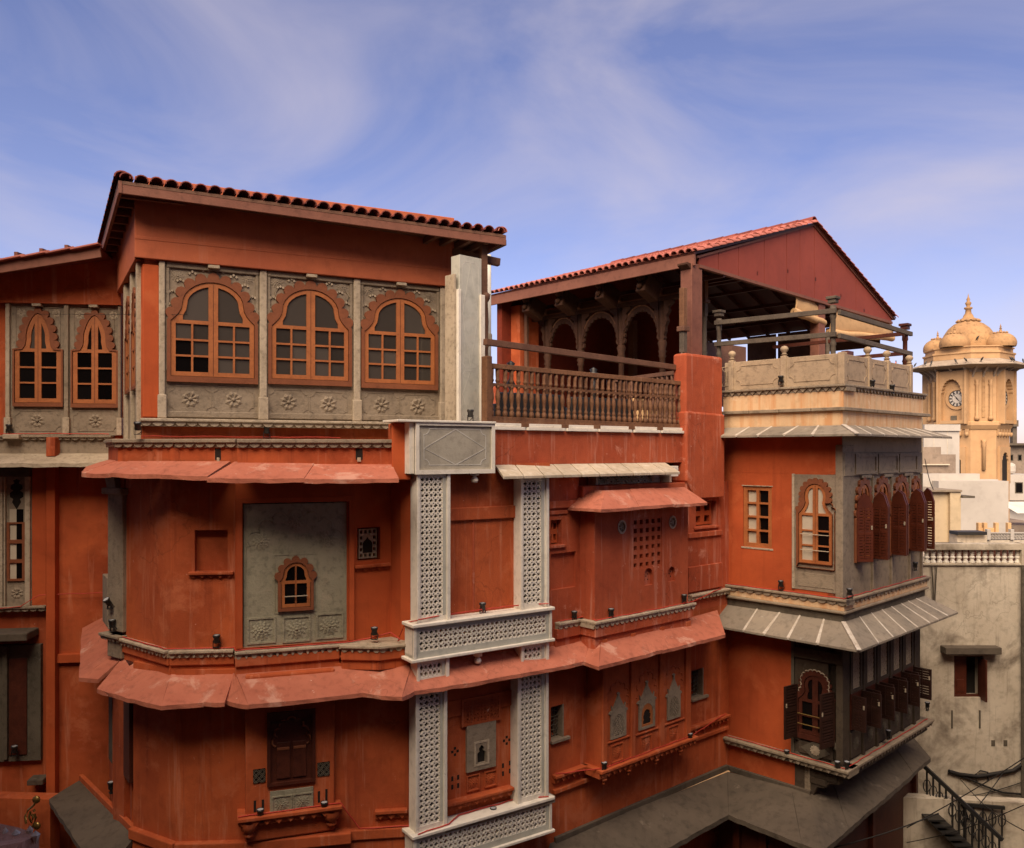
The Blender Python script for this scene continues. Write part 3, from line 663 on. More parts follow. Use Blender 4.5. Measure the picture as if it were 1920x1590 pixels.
for k, (pu0, pu1, u0, u1, vb, vs, ua, va) in enumerate(tops):
    s0, s1 = T.s(pu0), T.s(pu1)
    st = boxo('stone_panel', M['stone'], hav, T, s0, s1, zb_-.02, zlin-.005, -.06, -.012, 0)
    zt = zlin-.005
    boxo('top_moulding', M['stone'], st, T, s0+.01, s1-.01, zt-.09, zt-.002, -.02, .035, .015)
    boxo('side_moulding', M['stone'], st, T, s0+.01, s0+.06, zb_+.75, zt-.09, -.02, .02, .01)
    boxo('side_moulding', M['stone'], st, T, s1-.06, s1-.01, zb_+.75, zt-.09, -.02, .02, .01)
    sb, zb = T.px(u0, vb, .03); sb1 = T.s(u1, .03); zs = T.px(u0, vs, .03)[1]; za = T.px(ua, va, .03)[1]
    wn = arch_window(hav, T, (sb+sb1)/2, zb, (sb1-sb)/2, zs-zb, za-zs, ROUND, 11, .15, 2, 3, 0.0, .07, M['glass'], lowglass=g1 if k == 0 else None)
    # carved buds at the cusps
    bb = MB(); cpts = resample(offset_curve([((sb+sb1)/2+x*(sb1-sb)/2, zs+y*(za-zs)) for x, y in ROUND if y > .2], .36*(sb1-sb)/2*.62+.03), 9)
    for p in cpts:
        for q in ((0, .05), (-.045, .02), (.045, .02)):
            c = (p[0]+q[0], p[1]+q[1]*(1 if abs(p[0]-(sb+sb1)/2) < .4 else .6))
            bb.prism(T, [(c[0]-.022, c[1]), (c[0], c[1]-.022), (c[0]+.022, c[1]), (c[0], c[1]+.03)], -.02, .014)
    tag(bb.build('bud_relief', M['stone_light'], st), kind='stuff')
    for u, v in (((333, 518), (465.5, 523.5)), ((519, 529), (641, 538)), ((691, 544), (805.5, 556)))[k]: rospx(st, T, u, v, 12, M['stone'], -.012)
    for sgn in (-1, 1):
        c = (sb+sb1)/2+sgn*(sb1-sb)/2*.90
        rosette(st, T, c, zs+.17, -.012, .105, M['stone_light'], 'flower')
    for u, v in (((357, 748), (438, 749.5)), ((541, 754), (616, 758)), ((715, 759), (783, 762)))[k]:
        rospx(st, T, u, v, 17, M['stone'], -.012, 'flower')
        s, z = T.px(u, v, 0); groove_panel(st, T, s-.38*(s1-s0)/1.7, s+.38*(s1-s0)/1.7, z-.22, z+.22, -.012, .09, M['stone'], .014)
    boxo('foot_moulding', M['stone'], st, T, s0+.01, s1-.01, zb_, zb_+.10, -.02, .02, .012)
    boxo('lamp_tab', M['stone_light'], st, T, (sb+sb1)/2-.09, (sb+sb1)/2+.09, zt-.06, zt-.01, .03, .14, .006)
b = MB(); 
for pts in ([(523, 541), (516, 549), (517, 556), (526, 552)], [(527, 521), (538, 523), (545, 516), (556, 515)], [(633, 530), (622, 527), (612, 520)], [(648, 546), (655, 556), (650, 566)]):
    b.tube([T.w(*T.px(u, v, -.01), -.008) for u, v in pts], .014, 5)
b.build('vine_relief', M['stone'], hav)
ledpx(hav, T, 263, 733, 783.5, 6, -.4, .16, M['stone_light'], pitch=.17, hs=.075)
# left return of the top floor with two narrow windows
zsd0, zsd1 = SD.px(262, 815)[1], zlin-.01
boxo('stone_panel', M['stone'], hav, SD, SD.s(236), SD.s(262), .12, zsd1, -.05, -.01, 0)
for u0, u1 in ((236.5, 239), (249, 251), (260.5, 262.5)): boxo('stone_pilaster', M['stone_light'], hav, SD, SD.s(u0), SD.s(u1), .12, zsd1, -.03, .05, .01)
for u0, u1 in ((239.4, 248.6), (251.4, 260.2)):
    a, c = SD.s(u0), SD.s(u1)
    arch_window(hav, SD, (a+c)/2, 1.02, (c-a)/2, 1.0, .62, POINT, 9, .2, 1, 3, 0, .05, M['glass'], base_band=.06, mull=.04)
# --- marble frame: columns, beams, lattice
def marble_col(u0, u1, ju0, ju1, zt, zb, nf=-.04, nb=-.30, name='marble_column'):
    a, c = W.s(u0, nf), W.s(u1, nf); j0, j1 = W.s(ju0, nf), W.s(ju1, nf)
    o = slab(name, M['marble'], hav, W, rloop(a, c, zb, zt), nf-.05, nf, [rloop(j0, j1, zb+.09, zt-.09)])
    boxo('cheek', M['marble'], o, W, a+.004, j0-.03, zb, zt, nb, nf-.045, .004); boxo('cheek', M['marble'], o, W, j1+.03, c-.004, zb, zt, nb, nf-.045, .004)
    boxo('edge_fillet', M['marble'], o, W, a-.012, a+.035, zb, zt, nf-.02, nf+.018, .005); boxo('edge_fillet', M['marble'], o, W, c-.05, c+.012, zb, zt, nf-.02, nf+.03, .006)
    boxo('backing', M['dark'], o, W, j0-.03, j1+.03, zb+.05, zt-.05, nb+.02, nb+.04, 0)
    boxo('inner_border', M['marble_grey'], o, W, j1+.002, j1+.06, zb+.09, zt-.09, nf-.055, nf+.004, 0)
    pierced(o, W, j0, j1, zb+.09, zt-.09, nf-.06, nf-.012, M['marble'], .088)
    return o
ZB1, ZB2 = -2.77, -3.33
marble_col(783, 842, 789, 830, W.px(783, 884)[1], ZB1)
marble_col(977, 1027, 981.5, 1014.5, W.px(977, 893)[1], ZB1)
marble_col(783, 840, 787, 828, ZB2-.03, -3.75, name='marble_column'); marble_col(978, 1027, 983, 1015, ZB2-.03, -3.75)
marble_col(780, 836, 786, 825, -3.86, -6.14); marble_col(971, 1026, 977, 1015, -3.86, -6.14)
def marble_beam(zt, zb, u0=776, u1=1033, lip=True):
    a, c = W.s(u0), W.s(u1)
    o = slab('marble_beam', M['marble_grey'], hav, W, rloop(a, c, zb, zt), -.06, 0.0, [rloop(a+.10, c-.10, zb+.10, zt-.08)])
    boxo('beam_body', M['marble'], o, W, a, c, zt-.05, zt-.012, -.32, -.055, 0); boxo('beam_body', M['marble'], o, W, a, c, zb, zb+.05, -.32, -.055, 0); boxo('beam_end', M['marble'], o, W, a, a+.05, zb, zt, -.32, -.055, 0)
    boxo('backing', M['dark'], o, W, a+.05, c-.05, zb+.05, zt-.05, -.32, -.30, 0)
    boxo('top_slab', M['marble'], o, W, a-.05, c+.05, zt-.012, zt+.045, -.34, .06, .012)
    if lip: boxo('bottom_slab', M['marble'], o, W, a-.06, c+.06, zb-.055, zb-.002, -.34, .05, .012)
    boxo('edge_fillet', M['marble'], o, W, a-.01, a+.04, zb, zt-.015, -.02, .02, .004); boxo('edge_fillet', M['marble'], o, W, c-.04, c+.01, zb, zt-.015, -.02, .02, .004)
    pierced(o, W, a+.10, c-.10, zb+.10, zt-.08, -.06, -.012, M['marble'], .09)
    return o
marble_beam(ZB1-.045, ZB2)
marble_beam(-6.18, -6.72)
for (u, v) in ((891, 889), (897, 1228)):
    s, z = W.px(u, v, -.08); p = W.w(s, z, -.10)
    MB().lathe([(.0, -.15), (.05, -.14), (.062, -.10), (.05, -.06), (.03, -.05), (.035, -.03), (.075, -.02), (.075, .05)], Matrix.Translation(p), 12, False).build('pendant', M['marble'], hav)
# marble box panel with inlay
s0, s1, z0, z1 = rectpx(W, 781, 793, 927, 886, .02)
bx_ = boxo('marble_panel_box', M['marble_panel'], hav, W, s0, s1, z0, z1, -.35, -.01, 0)
slab('panel_border', M['marble'], bx_, W, rloop(s0-.012, s1+.012, z0-.01, z1+.01), -.02, .025, [rloop(s0+.05, s1-.05, z0+.06, z1-.035)])
boxo('panel_cap', M['marble'], bx_, W, s0-.35, s1+.02, z1+.012, z1+.05, -.5, .05, .008)
boxo('side_slab', M['marble'], bx_, W, s0-.10, s0-.014, z0, z1+.01, -.3, -.03, .004)
ci, cj = (s0+s1)/2, (z0+z1)/2
i0, i1, k0, k1 = s0+.14, s1-.15, z0+.13, z1-.08
nn = notched(i0, i1, k0, k1, .10); slab('inlay_line', M['inlay'], bx_, W, nn, -.012, -.006, [ring_outline(nn, .014)])
dm = [(i0+.0, cj), (ci, k0), (i1-.0, cj), (ci, k1)]; slab('inlay_line', M['inlay'], bx_, W, dm, -.012, -.0055, [ring_outline(dm, .02)])
# tall marble slab and post at the right end of the top floor
TS = FP(858, 14.75, 906, 15.15)
s0, s1, z0, z1 = rectpx(TS, 862, 477, 903, 798)
tsb = boxo('marble_slab', M['marble_grey'], hav, TS, s0, s1, z0, z1, -.25, 0, .006)
boxo('slab_edge', M['marble'], tsb, TS, s0-.05, s0+.012, z0, z1-.62, -.2, .03, .006); boxo('slab_edge', M['marble'], tsb, TS, s1-.05, s1+.05, z0, z1-.66, -.2, .04, .006)
boxo('slab_side', M['stone_light'], hav, TS, s0-.10, s0-.052, z0, z1-.35, -.3, -.03, .006)
for zt, zb in ((z1-.10, z1-2.0), (z1-2.05, z0+.1)):
    q = notched(s0+.05, s1-.07, zb, zt, .06); slab('inlay_line', M['inlay'], tsb, TS, q, -.002, .0025, [ring_outline(q, .010)])
    mid = (s0+s1)/2-.01; q = [(s0+.06, (zt+zb)/2), (mid, zb+.02), (s1-.08, (zt+zb)/2), (mid, zt-.02)]; slab('inlay_line', M['inlay'], tsb, TS, q, -.002, .003, [ring_outline(q, .010)])
# --- recessed wall between the columns
wallslab(MW, 0, 0, ZG, -.22, s0=0, s1=MW.L, m='orange')
bpx('wall_band', M['orange'], hav, MW, 843, 953, 970, 971, -.02, .05, .015)
bpx('wall_rib', M['brick_wash'], hav, MW, 886, 971, 890, 1150, -.02, .012, .006)
# upper terrace wall
sU0, sU1 = UW.s(927), UW.s(1286)
zu0, zu1 = UW.px(930, 870)[1], UW.px(930, 806)[1]
boxo('parapet_wall', M['brick_wash'], hav, UW, sU0-.1, sU1, zu0-.02, zu1, -.5, 0, .012)
for i, (u0, u1) in enumerate(((926, 985), (990, 1060), (1064, 1120), (1124, 1185), (1190, 1238), (1242, 1286))):
    a, c = UW.s(u0, .05), UW.s(u1, .05); boxo('coping_slab', M['marble'], hav, UW, a, c, zu1+.002, zu1+.055, -.35, .06, .006)
for u in (987, 1062, 1122, 1187, 1240):
    a = UW.s(u, .05); boxo('joist_end', M['old_wood'], hav, UW, a-.09, a+.09, zu1+.06, zu1+.125, -.3, .02, .004)
for i, (u0, u1) in enumerate(((930, 984), (992, 1058), (1066, 1118), (1126, 1183), (1192, 1236), (1244, 1285))):
    a, c = UW.s(u0, .02), UW.s(u1, .02); boxo('coping_slab', M['marble'], hav, UW, a, c, zu1+.06, zu1+.12, -.3, .015, .006)
# terrace floor closes the block
def floor_poly(name, m, pts, z0, z1, parent=hav):
    b = MB(); n = len(pts)
    bot = [Vector((p[0], p[1], Z0+z0)) for p in pts]; top = [Vector((p[0], p[1], Z0+z1)) for p in pts]
    i = len(b.v); b.v += [tuple(q) for q in bot+top]
    for t in tessellate_polygon([[Vector((p[0], p[1], 0)) for p in pts]]):
        b.f.append(tuple(n+k for k in t)); b.f.append(tuple(k for k in t)[::-1]); b.sm += [False]*2
    for k in range(n):
        q = (k+1) % n; b.f.append((k, q, n+q, n+k)); b.sm.append(False)
    return b.build(name, m, parent)
floor_poly('terrace_floor', M['stone'], [pd(742, 13.75), pd(926, 14.75), pd(1286, 18.0), (4.5, 19.3), (8.5, 23.0), (12, 27), (-3, 28), pd(742, 15.6)], .16, .34)
floor_poly('ledge_top', M['stone_light'], floor_poly_later, ZL-.06, ZL-.008)
floor_poly('attic_floor', M['stone'], [pd(222, 13.5), pd(446, 13.2), pd(735, 13.7), pd(742, 16.5), pd(225, 16.4)], -.05, .12)
boxo('wall', M['orange'], hav, Face((-12, 27.5), (12.2, 26.8)), 0, 24.2, ZG, .34, -.3, 0, 0)
# ================================================================== right-hand facade of the haveli
M['buff_slab'] = material('veined_buff_marble', (0.50, 0.42, 0.31), (0.40, 0.33, 0.24), streak=(0.60, 0.55, 0.47), streak_amt=0.6, streak_pos=.5, spots=(0.55, 0.36, 0.16), spot_pos=.66, spot_scale=1.6, grime=.3, rnd=.10)
RB = RW.off(.38)
sE = RW.s(1357)
h1 = rectpx(RW, 1026, 976, 1053, 1020); h2 = rectpx(RW, 1022, 1040, 1080, 1100); h3 = rectpx(RW, 1305, 941, 1342, 984)
h1 = (max(h1[0], .02),)+h1[1:]; h2 = (max(h2[0], .02),)+h2[1:]
zrt = RW.px(1085, 914)[1]
s85 = RW.s(1085)
hk = [rloop(*h1), rloop(*h2), rloop(*h3)]
low1 = rectpx(RW, 1026, 1328, 1057, 1381); low1 = (max(low1[0], .02),)+low1[1:]; low2 = rectpx(RW, 1296, 1258, 1319, 1303)
slab('wall', M['brick_wash'], hav, RW, [(0, -3.45), (sE+.3, -3.45), (sE+.3, zrt), (s85, zrt), (s85, -.30), (0, -.30)], -.3, 0, hk)
slab('wall', M['orange'], hav, RW, rloop(0, sE+.3, ZG, -3.45), -.3, 0, [rloop(*low1), rloop(*low2)])
slab('niche_back', M['brick_wash'], hav, RW, rloop(-.0, h2[1]+.1, h2[2]-.1, h2[3]+.1), -.3, -.07)
for h in (h1, h3):
    lw = grid_jali(hav, RW, h[0]+.02, h[1]-.02, h[2]+.02, h[3]-.02, -.2, -.10, M['orange_new'], 2 if h is h1 else 2, 2, .42, 'lattice_window')
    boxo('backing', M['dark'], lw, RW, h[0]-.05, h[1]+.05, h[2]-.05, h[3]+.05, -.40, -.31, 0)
    boxo('sill', M['brick_wash'], hav, RW, h[0]-.08, h[1]+.08, h[2]-.06, h[2]-.005, -.05, .05, .01)
    boxo('lintel', M['brick_wash'], hav, RW, h[0]-.14, h[1]+.14, h[3]+.10, h[3]+.17, -.05, .03, .01)
for lo in (low1, low2):
    b = MB(); 
    for i in range(7):
        z = lerp(lo[2], lo[3], (i+.5)/7); 
        b.tube([RW.w(lerp(lo[0]-.02, lo[1]+.02, q/6), z+random.uniform(-.02, .02), -.12) for q in range(7)], .010, 4)
    for i in range(4):
        s = lerp(lo[0], lo[1], (i+.5)/4); b.tube([RW.w(s+random.uniform(-.03, .03), lerp(lo[2], lo[3], q/4), -.13) for q in range(5)], .010, 4)
    lw = b.build('pierced_screen', M['stone_dark'], hav)
    boxo('backing', M['dark'], lw, RW, lo[0]-.05, lo[1]+.05, lo[2]-.05, lo[3]+.05, -.40, -.31, 0)
    boxo('window_reveal', M['stone'], hav, RW, lo[1]-.035, lo[1]+.004, lo[2], lo[3], -.25, .004, .004)
    boxo('sill', M['stone'], hav, RW, lo[0]-.02, lo[1]+.12, lo[2]-.06, lo[2]+.002, -.2, .06, .012)
# bands on the wall
bpx('wall_band', M['brick_wash'], hav, RW, 1031, 940, 1100, 950, -.05, .05, .012)
bpx('wall_band', M['brick_wash'], hav, RW, 1292, 1000, 1355, 1003, -.05, .05, .012)
bpx('wall_band', M['brick_wash'], hav, RW, 1292, 1064, 1355, 1100, -.05, .05, .012)
# slot with lattice under the marble eave
boxo('parapet_band', M['brick_wash'], hav, RW, s85, sE-.5, zrt-.32, zrt+.02, -.3, .10, .015)
slab('wall', M['brick_wash'], hav, RW, rloop(s85-.5, sE+.3, zrt-.3, .2), -.9, -.62)
l0, l1 = RW.s(1120, -.4), RW.s(1222, -.4)
zl0, zl1 = RW.px(1120, 914, -.4)[1]-.05, RW.px(1120, 890, -.4)[1]
slot = jali(hav, RW, l0, l1, zl0, zl1, -.45, -.40, M['marble_grey'], .2, .3, 'slot_lattice')
boxo('slot_jamb', M['marble'], slot, RW, l0-.06, l0, zl0, zl1, -.6, -.38, .004); boxo('slot_jamb', M['marble'], slot, RW, l1+.35, l1+.42, zl0, zl1, -.6, -.2, .004)
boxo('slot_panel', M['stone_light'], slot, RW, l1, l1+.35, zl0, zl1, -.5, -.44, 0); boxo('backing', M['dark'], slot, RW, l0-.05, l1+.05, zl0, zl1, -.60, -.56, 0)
# marble eave in slabs
zo = UW.px(944, 893, .5)[1]; zi = UW.px(930, 871, 0)[1]
so0, so1, si0, si1 = UW.s(944, .5), UW.s(1276, .5), UW.s(930, 0), UW.s(1249, 0)
for k in range(10):
    f0, f1 = k/10, (k+1)/10-.004
    P4 = [UW.w(lerp(so0, so1, f0), zo, .5), UW.w(lerp(so0, so1, f1), zo, .5), UW.w(lerp(si0, si1, f1), zi, -.02), UW.w(lerp(si0, si1, f0), zi, -.02)]
    dn = Vector((0, 0, -.05)); b = MB(); b.hexa([p+dn for p in P4]+P4); b.build('eave_slab', M['buff_slab'], hav, .006)
bpx('eave_bracket', M['marble'], hav, UW, 1258, 874, 1272, 893, -.2, .12, .006)
# projecting bay, mid storey
g0 = rectpx(RB, 1187, 973, 1241, 1061); sb0, sb1 = RB.s(1115), RB.s(1290)
zbt = RB.px(1130, 940)[1]
n1_, n2_ = rectpx(RB, 1208, 1066, 1224, 1096), rectpx(RB, 1253, 1063, 1266, 1089)
def arch_loop(r, k=.55):
    s0, s1, z0, z1 = r; c = (s0+s1)/2; h = (s1-s0)/2; zm = z1-h*1.1
    return [(s0, z0), (s1, z0)]+[(c+h*math.cos(R(a)), zm+(z1-zm)*math.sin(R(a))) for a in range(0, 181, 30)]
rc = []
for (u, v) in ((1166, 988), (1261, 979)):
    s, z = RB.px(u, v); rc.append((s, z, .105))
circ = lambda s, z, r, n=14: [(s+r*math.cos(2*math.pi*k/n), z+r*1.12*math.sin(2*math.pi*k/n)) for k in range(n)]
slab('bay_front', M['brick_wash'], hav, RB, rloop(sb0, sb1, -3.5, zbt), -.25, 0, [rloop(*g0), arch_loop(n1_), arch_loop(n2_)]+[circ(*q) for q in rc])
boxo('bay_side', M['brick_wash'], hav, RB, sb0, sb0+.12, -3.5, zbt-.002, -.40, -.24, 0); boxo('bay_side', M['brick_wash'], hav, RB, sb1-.12, sb1, -3.5, zbt-.002, -.40, -.24, 0)
gj = grid_jali(hav, RB, g0[0]-.01, g0[1]+.01, g0[2]-.01, g0[3]+.01, -.22, -.012, M['brick_wash'], 5, 6, .48, 'square_lattice')
boxo('backing', M['buff'], gj, RB, g0[0]-.05, g0[1]+.05, g0[2]-.05, g0[3]+.05, -.33, -.20, 0)
for h in (n1_, n2_):
    nb = boxo('niche_back', M['brick_wash'], hav, RB, h[0]-.03, h[1]+.03, h[2]-.03, h[3]+.03, -.2, -.07, 0)
    for (a, c) in ((.3, .3), (.7, .3), (.5, .5), (.3, .62), (.7, .62)):
        s = lerp(h[0], h[1], a); z = lerp(h[2], h[3], c); slab('peep_hole', M['dark'], nb, RB, [(s-.016, z), (s, z-.016), (s+.016, z), (s, z+.016)], -.071, -.066)
for (s, z, r) in rc:
    rj = slab('round_lattice', M['stone_light'], hav, RB, circ(s, z, r+.015), -.10, .012, [circ(s, z, r-.018)])
    b = MB()
    for k in range(3):
        a = R(60*k+15); dx, dz = math.cos(a), math.sin(a)*1.12
        b.tube([RB.w(s-dx*r, z-dz*r, -.02), RB.w(s+dx*r, z+dz*r, -.02)], .012, 4)
        for q in (-.5, .5): b.tube([RB.w(s-dx*r*.8-dz*r*q, z-dz*r*.8+dx*r*q, -.03), RB.w(s+dx*r*.8-dz*r*q, z+dz*r*.8+dx*r*q, -.03)], .011, 4)
    b.build('lattice_bars', M['stone_light'], rj)
    boxo('backing', M['dark'], rj, RB, s-.15, s+.15, z-.15, z+.15, -.26, -.23, 0)
# small pink eave over the bay
zo = RB.px(1127, 955, .45)[1]; zi = zo+.30
a0, a1 = RB.s(1127, .45), RB.s(1326, .45)
O = [RB.w(a0-.02, zo, -.1-.28), RB.w(a0, zo, .45), RB.w(lerp(a0, a1, .33), zo, .45), RB.w(lerp(a0, a1, .66), zo, .45), RB.w(a1, zo, .45)]
I = [RB.w(sb0+.2, zi, -.36), RB.w(sb0+.3, zi, -.02), RB.w(lerp(sb0, sb1, .36), zi, -.02), RB.w(lerp(sb0, sb1, .62), zi, -.02), RB.w(sb1-.1, zi, -.02)]
eave(hav, 'eave_slab', M['rose_slab'], O, I, .055)
# mid ledges with scallops and skirts
s107 = RW.s(1107, .13)
ledge(hav, RW, .12, s107, ZL, .05, -.1, .13, M['stone_light'], pitch=.13, hs=.08)
ledge(hav, RB, sb0-.10, sb1+.12, ZL, .05, -.5, .13, M['stone_light'], pitch=.14, hs=.085)
ledge(hav, RW, RW.s(1299, .13), sE+.1, ZL+.06, .05, -.1, .13, M['stone_light'], pitch=.13, hs=.08)
boxo('skirt_band', M['brick_wash'], hav, RW, .1, s107, ZL-.30, ZL-.12, -.1, .09, .012); boxo('skirt_band', M['brick_wash'], hav, RB, sb0-.06, sb1+.06, ZL-.30, ZL-.12, -.42, .08, .012)
boxo('skirt_wall', M['brick_wash'], hav, RW, .1, s107, ZL-.6, ZL-.29, -.1, .04, .01); boxo('skirt_wall', M['brick_wash'], hav, RB, sb0-.02, sb1+.02, ZL-.6, ZL-.29, -.42, .03, .01)
# projecting bay, lower storey
q0, q1 = RB.s(1127), RB.s(1292.5)
zlb = RB.px(1123, 1452, .12)[1]
boxo('lower_bay', M['orange'], hav, RB, q0, q1, zlb, -3.5, -.38, 0, 0)
ledge(hav, RB, q0-.12, q1+.14, zlb+.03, .06, -.55, .13, M['orange'], pitch=.15, hs=.10, style='tri')
ledge(hav, RW, .05, q0-.05, zlb+.03, .06, -.1, .12, M['orange'], pitch=.15, hs=.09, style='tri')
ledge(hav, RW, q1+.1, sE+.1, zlb+.03, .06, -.1, .12, M['orange'], pitch=.15, hs=.09, style='tri')
boxo('skirt_band', M['orange'], hav, RW, .05, sE+.1, zlb-.32, zlb-.24, -.1, .07, .012)
for u, v in ((1130, 1462), (1176, 1446), (1228, 1428), (1273, 1412)):
    s = RB.s(u, .0); MB().lathe([(0, -.24), (.02, -.23), (.035, -.19), (.02, -.17), (.06, -.15), (.075, -.11), (.05, -.09), (.09, -.06), (.10, 0)], Matrix.Translation(RB.w(s, zlb-.05, .02)), 10, False).build('pendant', M['orange'], hav)
pil = [(1127, 1136), (1180, 1189), (1234, 1243), (1283, 1292.5)]
for u0, u1 in pil: boxo('bay_pilaster', M['orange'], hav, RB, RB.s(u0), RB.s(u1), zlb+.03, -3.5, -.02, .05, .015)
win = [(1158, 1145, 1171, 1336, 1382, 1297, 1156.6, 1411), (1211, 1198, 1225, 1316, 1365, 1275, 1211, 1395), (1261, 1251, 1273, 1304, 1347, 1262, 1262, 1376)]
for k, (uc, u0, u1, vt, vb, va, ur, vr) in enumerate(win):
    s0, s1, z0, z1 = rectpx(RB, u0, vt, u1, vb); c = (s0+s1)/2; h = (s1-s0)/2; za = RB.px(uc, va)[1]
    z0 = RB.px(uc, vb)[1]; z1 = RB.px(uc, vt)[1]
    dom = [(c-h*1.1, z0), (c+h*1.1, z0), (c+h*1.1, z1), (c+h*1.35, z1+.02), (c+h*1.2, z1+.06), (c+h*.95, z1+.07), (c+h*1.0, z1+.17), (c+h*.8, z1+.10), (c+h*.6, z1+.16), (c+h*.3, z1+.26), (c+h*.12, z1+.32), (c+.015, za-.06), (c+.04, za-.03), (c, za), (c-.04, za-.03), (c-.015, za-.06), (c-h*.12, z1+.32), (c-h*.3, z1+.26), (c-h*.6, z1+.16), (c-h*.8, z1+.10), (c-h*1.0, z1+.17), (c-h*.95, z1+.07), (c-h*1.2, z1+.06), (c-h*1.35, z1+.02), (c-h*1.1, z1)]
    hole = arch_loop((c-h*.78, c+h*.78, z0+.05, z1-.02))
    pw = slab('pavilion_window', M['stone'], hav, RB, dom, -.02, .03, [hole])
    boxo('backing', M['dark'], pw, RB, c-h, c+h, z0+.02, z1, -.01, .004, 0)
    if k != 1: jali(pw, RB, c-h*.80, c+h*.80, z0+.05, z1-.03, 0.006, .024, M['stone'], .075, .34, seg=8)
    else:
        ol = arch_loop((c-h*.78, c+h*.78, z0+.05, z1-.02)); slab('inner_arch', M['wood'], pw, RB, ol, .004, .022, [cusped([(c-h*.45, z0+.09), (c-h*.4, lerp(z0, z1, .6)), (c, z1-.12), (c+h*.4, lerp(z0, z1, .6)), (c+h*.45, z0+.09)], 7, .25)])
    rospx(hav, RB, ur, vr, 11.5, M['orange'], .004)
    s, z = RB.px(ur, vr); groove_panel(hav, RB, s-.17, s+.17, z-.17, z+.17, 0, .004, M['orange'], .022, dep=.02)
    cc = [(c+.27*math.cos(R(a)), z1+.12+.42*math.sin(R(a))) for a in range(180, -1, -12)]
    b = MB(); b.tube([RB.w(p[0], p[1], 0) for p in cusped(cc, 7, .5)], .014, 4); b.build('arch_relief', M['orange'], hav)
    boxo('cross_moulding', M['orange'], hav, RB, RB.s(pil[k][1])+.01, RB.s(pil[k+1][0])-.01, z-.17+.40, z-.17+.43, -.01, .03, .006)
# --- recessed panel between the lower columns
bpx('wall_band', M['orange'], hav, MW, 838, 1316, 968, 1321, -.02, .03, .01)
a_ = rectpx(MW, 868, 1315, 932, 1343)
boxo('backing', M['dark'], hav, MW, a_[0]+.03, a_[1]-.03, a_[2]+.03, a_[3]-.03, -.01, .003, 0)
jali(hav, MW, *a_, .006, .045, M['orange'], .125, .42, 'pierced_panel', seg=10)
slab('panel_border', M['orange'], hav, MW, rloop(a_[0]-.05, a_[1]+.05, a_[2]-.05, a_[3]+.05), -.01, .05, [rloop(*a_)])
sp = rectpx(MW, 875, 1361, 929.5, 1436, .04); c = (sp[0]+sp[1])/2; zc = MW.px(901, 1430, .04)[1]
hole = [(c-.08, zc), (c+.08, zc), (c+.085, zc+.17), (c+.045, zc+.20), (c+.055, zc+.25), (c, zc+.31), (c-.055, zc+.25), (c-.045, zc+.20), (c-.085, zc+.17)]
sp_ = slab('stone_panel', M['stone'], hav, MW, rloop(*sp), -.01, .05, [hole]); boxo('backing', M['dark'], sp_, MW, c-.12, c+.12, zc-.03, zc+.34, -.01, .004, 0)
slab('panel_moulding', M['stone_light'], sp_, MW, rloop(c-.15, c+.15, zc-.04, zc+.38), .045, .058, [rloop(c-.115, c+.115, zc-.01, zc+.345)])
for (u, v) in ((853, 1409), (950, 1388)):
    for dx, dy in ((0, -6), (0, 6), (-5, 1), (5, -1)):
        s, z = MW.px(u+dx, v+dy); boxo('slot', M['dark'], hav, MW, s-.022, s+.022, z-.022, z+.022, -.01, .003, 0)
for (u, v) in ((848, 1468), (859, 1465), (943, 1443), (956, 1438)):
    s, z = MW.px(u, v); boxo('slot', M['dark'], hav, MW, s-.02, s+.02, z+.03, z+.11, -.01, .003, 0); boxo('slot', M['dark'], hav, MW, s-.02, s+.02, z-.11, z-.03, -.01, .003, 0)
for (u, v) in ((886.5, 1467), (919.5, 1459)):
    rospx(hav, MW, u, v, 11, M['orange'], .004); s, z = MW.px(u, v); groove_panel(hav, MW, s-.13, s+.13, z-.14, z+.14, 0, .004, M['orange'], .02, dep=.025)
ledpx(hav, MW, 840, 965, 1509, 6, -.05, .16, M['orange'], pitch=.16, hs=.09, style='tri')
boxo('floor_ledge', M['stone'], hav, MW, .3, MW.L-.1, -6.25, -6.14, -.05, .3, 0)
# --- lower bay panel on the left
boxo('lower_bay', M['orange'], hav, Lp, 0, Lp.L, -6.10, -3.5, -.4, 0, .03)
wq = rectpx(Lp, 507, 1342, 585, 1458)
dw = slab('carved_door', M['dark_wood'], hav, Lp, rloop(wq[0]-.05, wq[1]+.05, wq[2]-.05, wq[3]+.05), -.02, .05, [rloop(*wq)])
boxo('back_board', M['dark_wood'], dw, Lp, *wq, -.02, .008, 0)
c = (wq[0]+wq[1])/2; hw = (wq[1]-wq[0])/2
for sg in (-1, 1):
    boxo('door_leaf', M['dark_wood'], dw, Lp, *sorted((c+sg*.015, c+sg*hw*.72)), wq[2]+.05, wq[2]+.62, 0, .03, .01); boxo('leaf_rail', M['surround'], dw, Lp, *sorted((c+sg*.03, c+sg*hw*.7)), wq[2]+.50, wq[2]+.545, .02, .04, .008)
cc = [(c+hw*.75*math.cos(R(a)), wq[2]+.56+.40*math.sin(R(a))) for a in range(180, -1, -12)]
b = MB(); b.tube([Lp.w(p[0], p[1], .012) for p in cusped(cc, 7, .45)], .018, 5); b.build('arch_relief', M['surround'], dw)
boxo('top_rail', M['carved_wood'], dw, Lp, wq[0]+.01, wq[1]-.01, wq[3]-.13, wq[3]-.09, 0, .035, .01)
for (u0, v0, u1, v1) in ((474.5, 1443, 497.7, 1466), (595, 1430, 618, 1453)):
    r = rectpx(Lp, u0, v0, u1, v1); o = boxo('vent_back', M['dark'], hav, Lp, *r, -.01, .003, 0); jali(o, Lp, *r, .004, .014, M['stone_dark'], .09, .2, 'vent_lattice', seg=8)
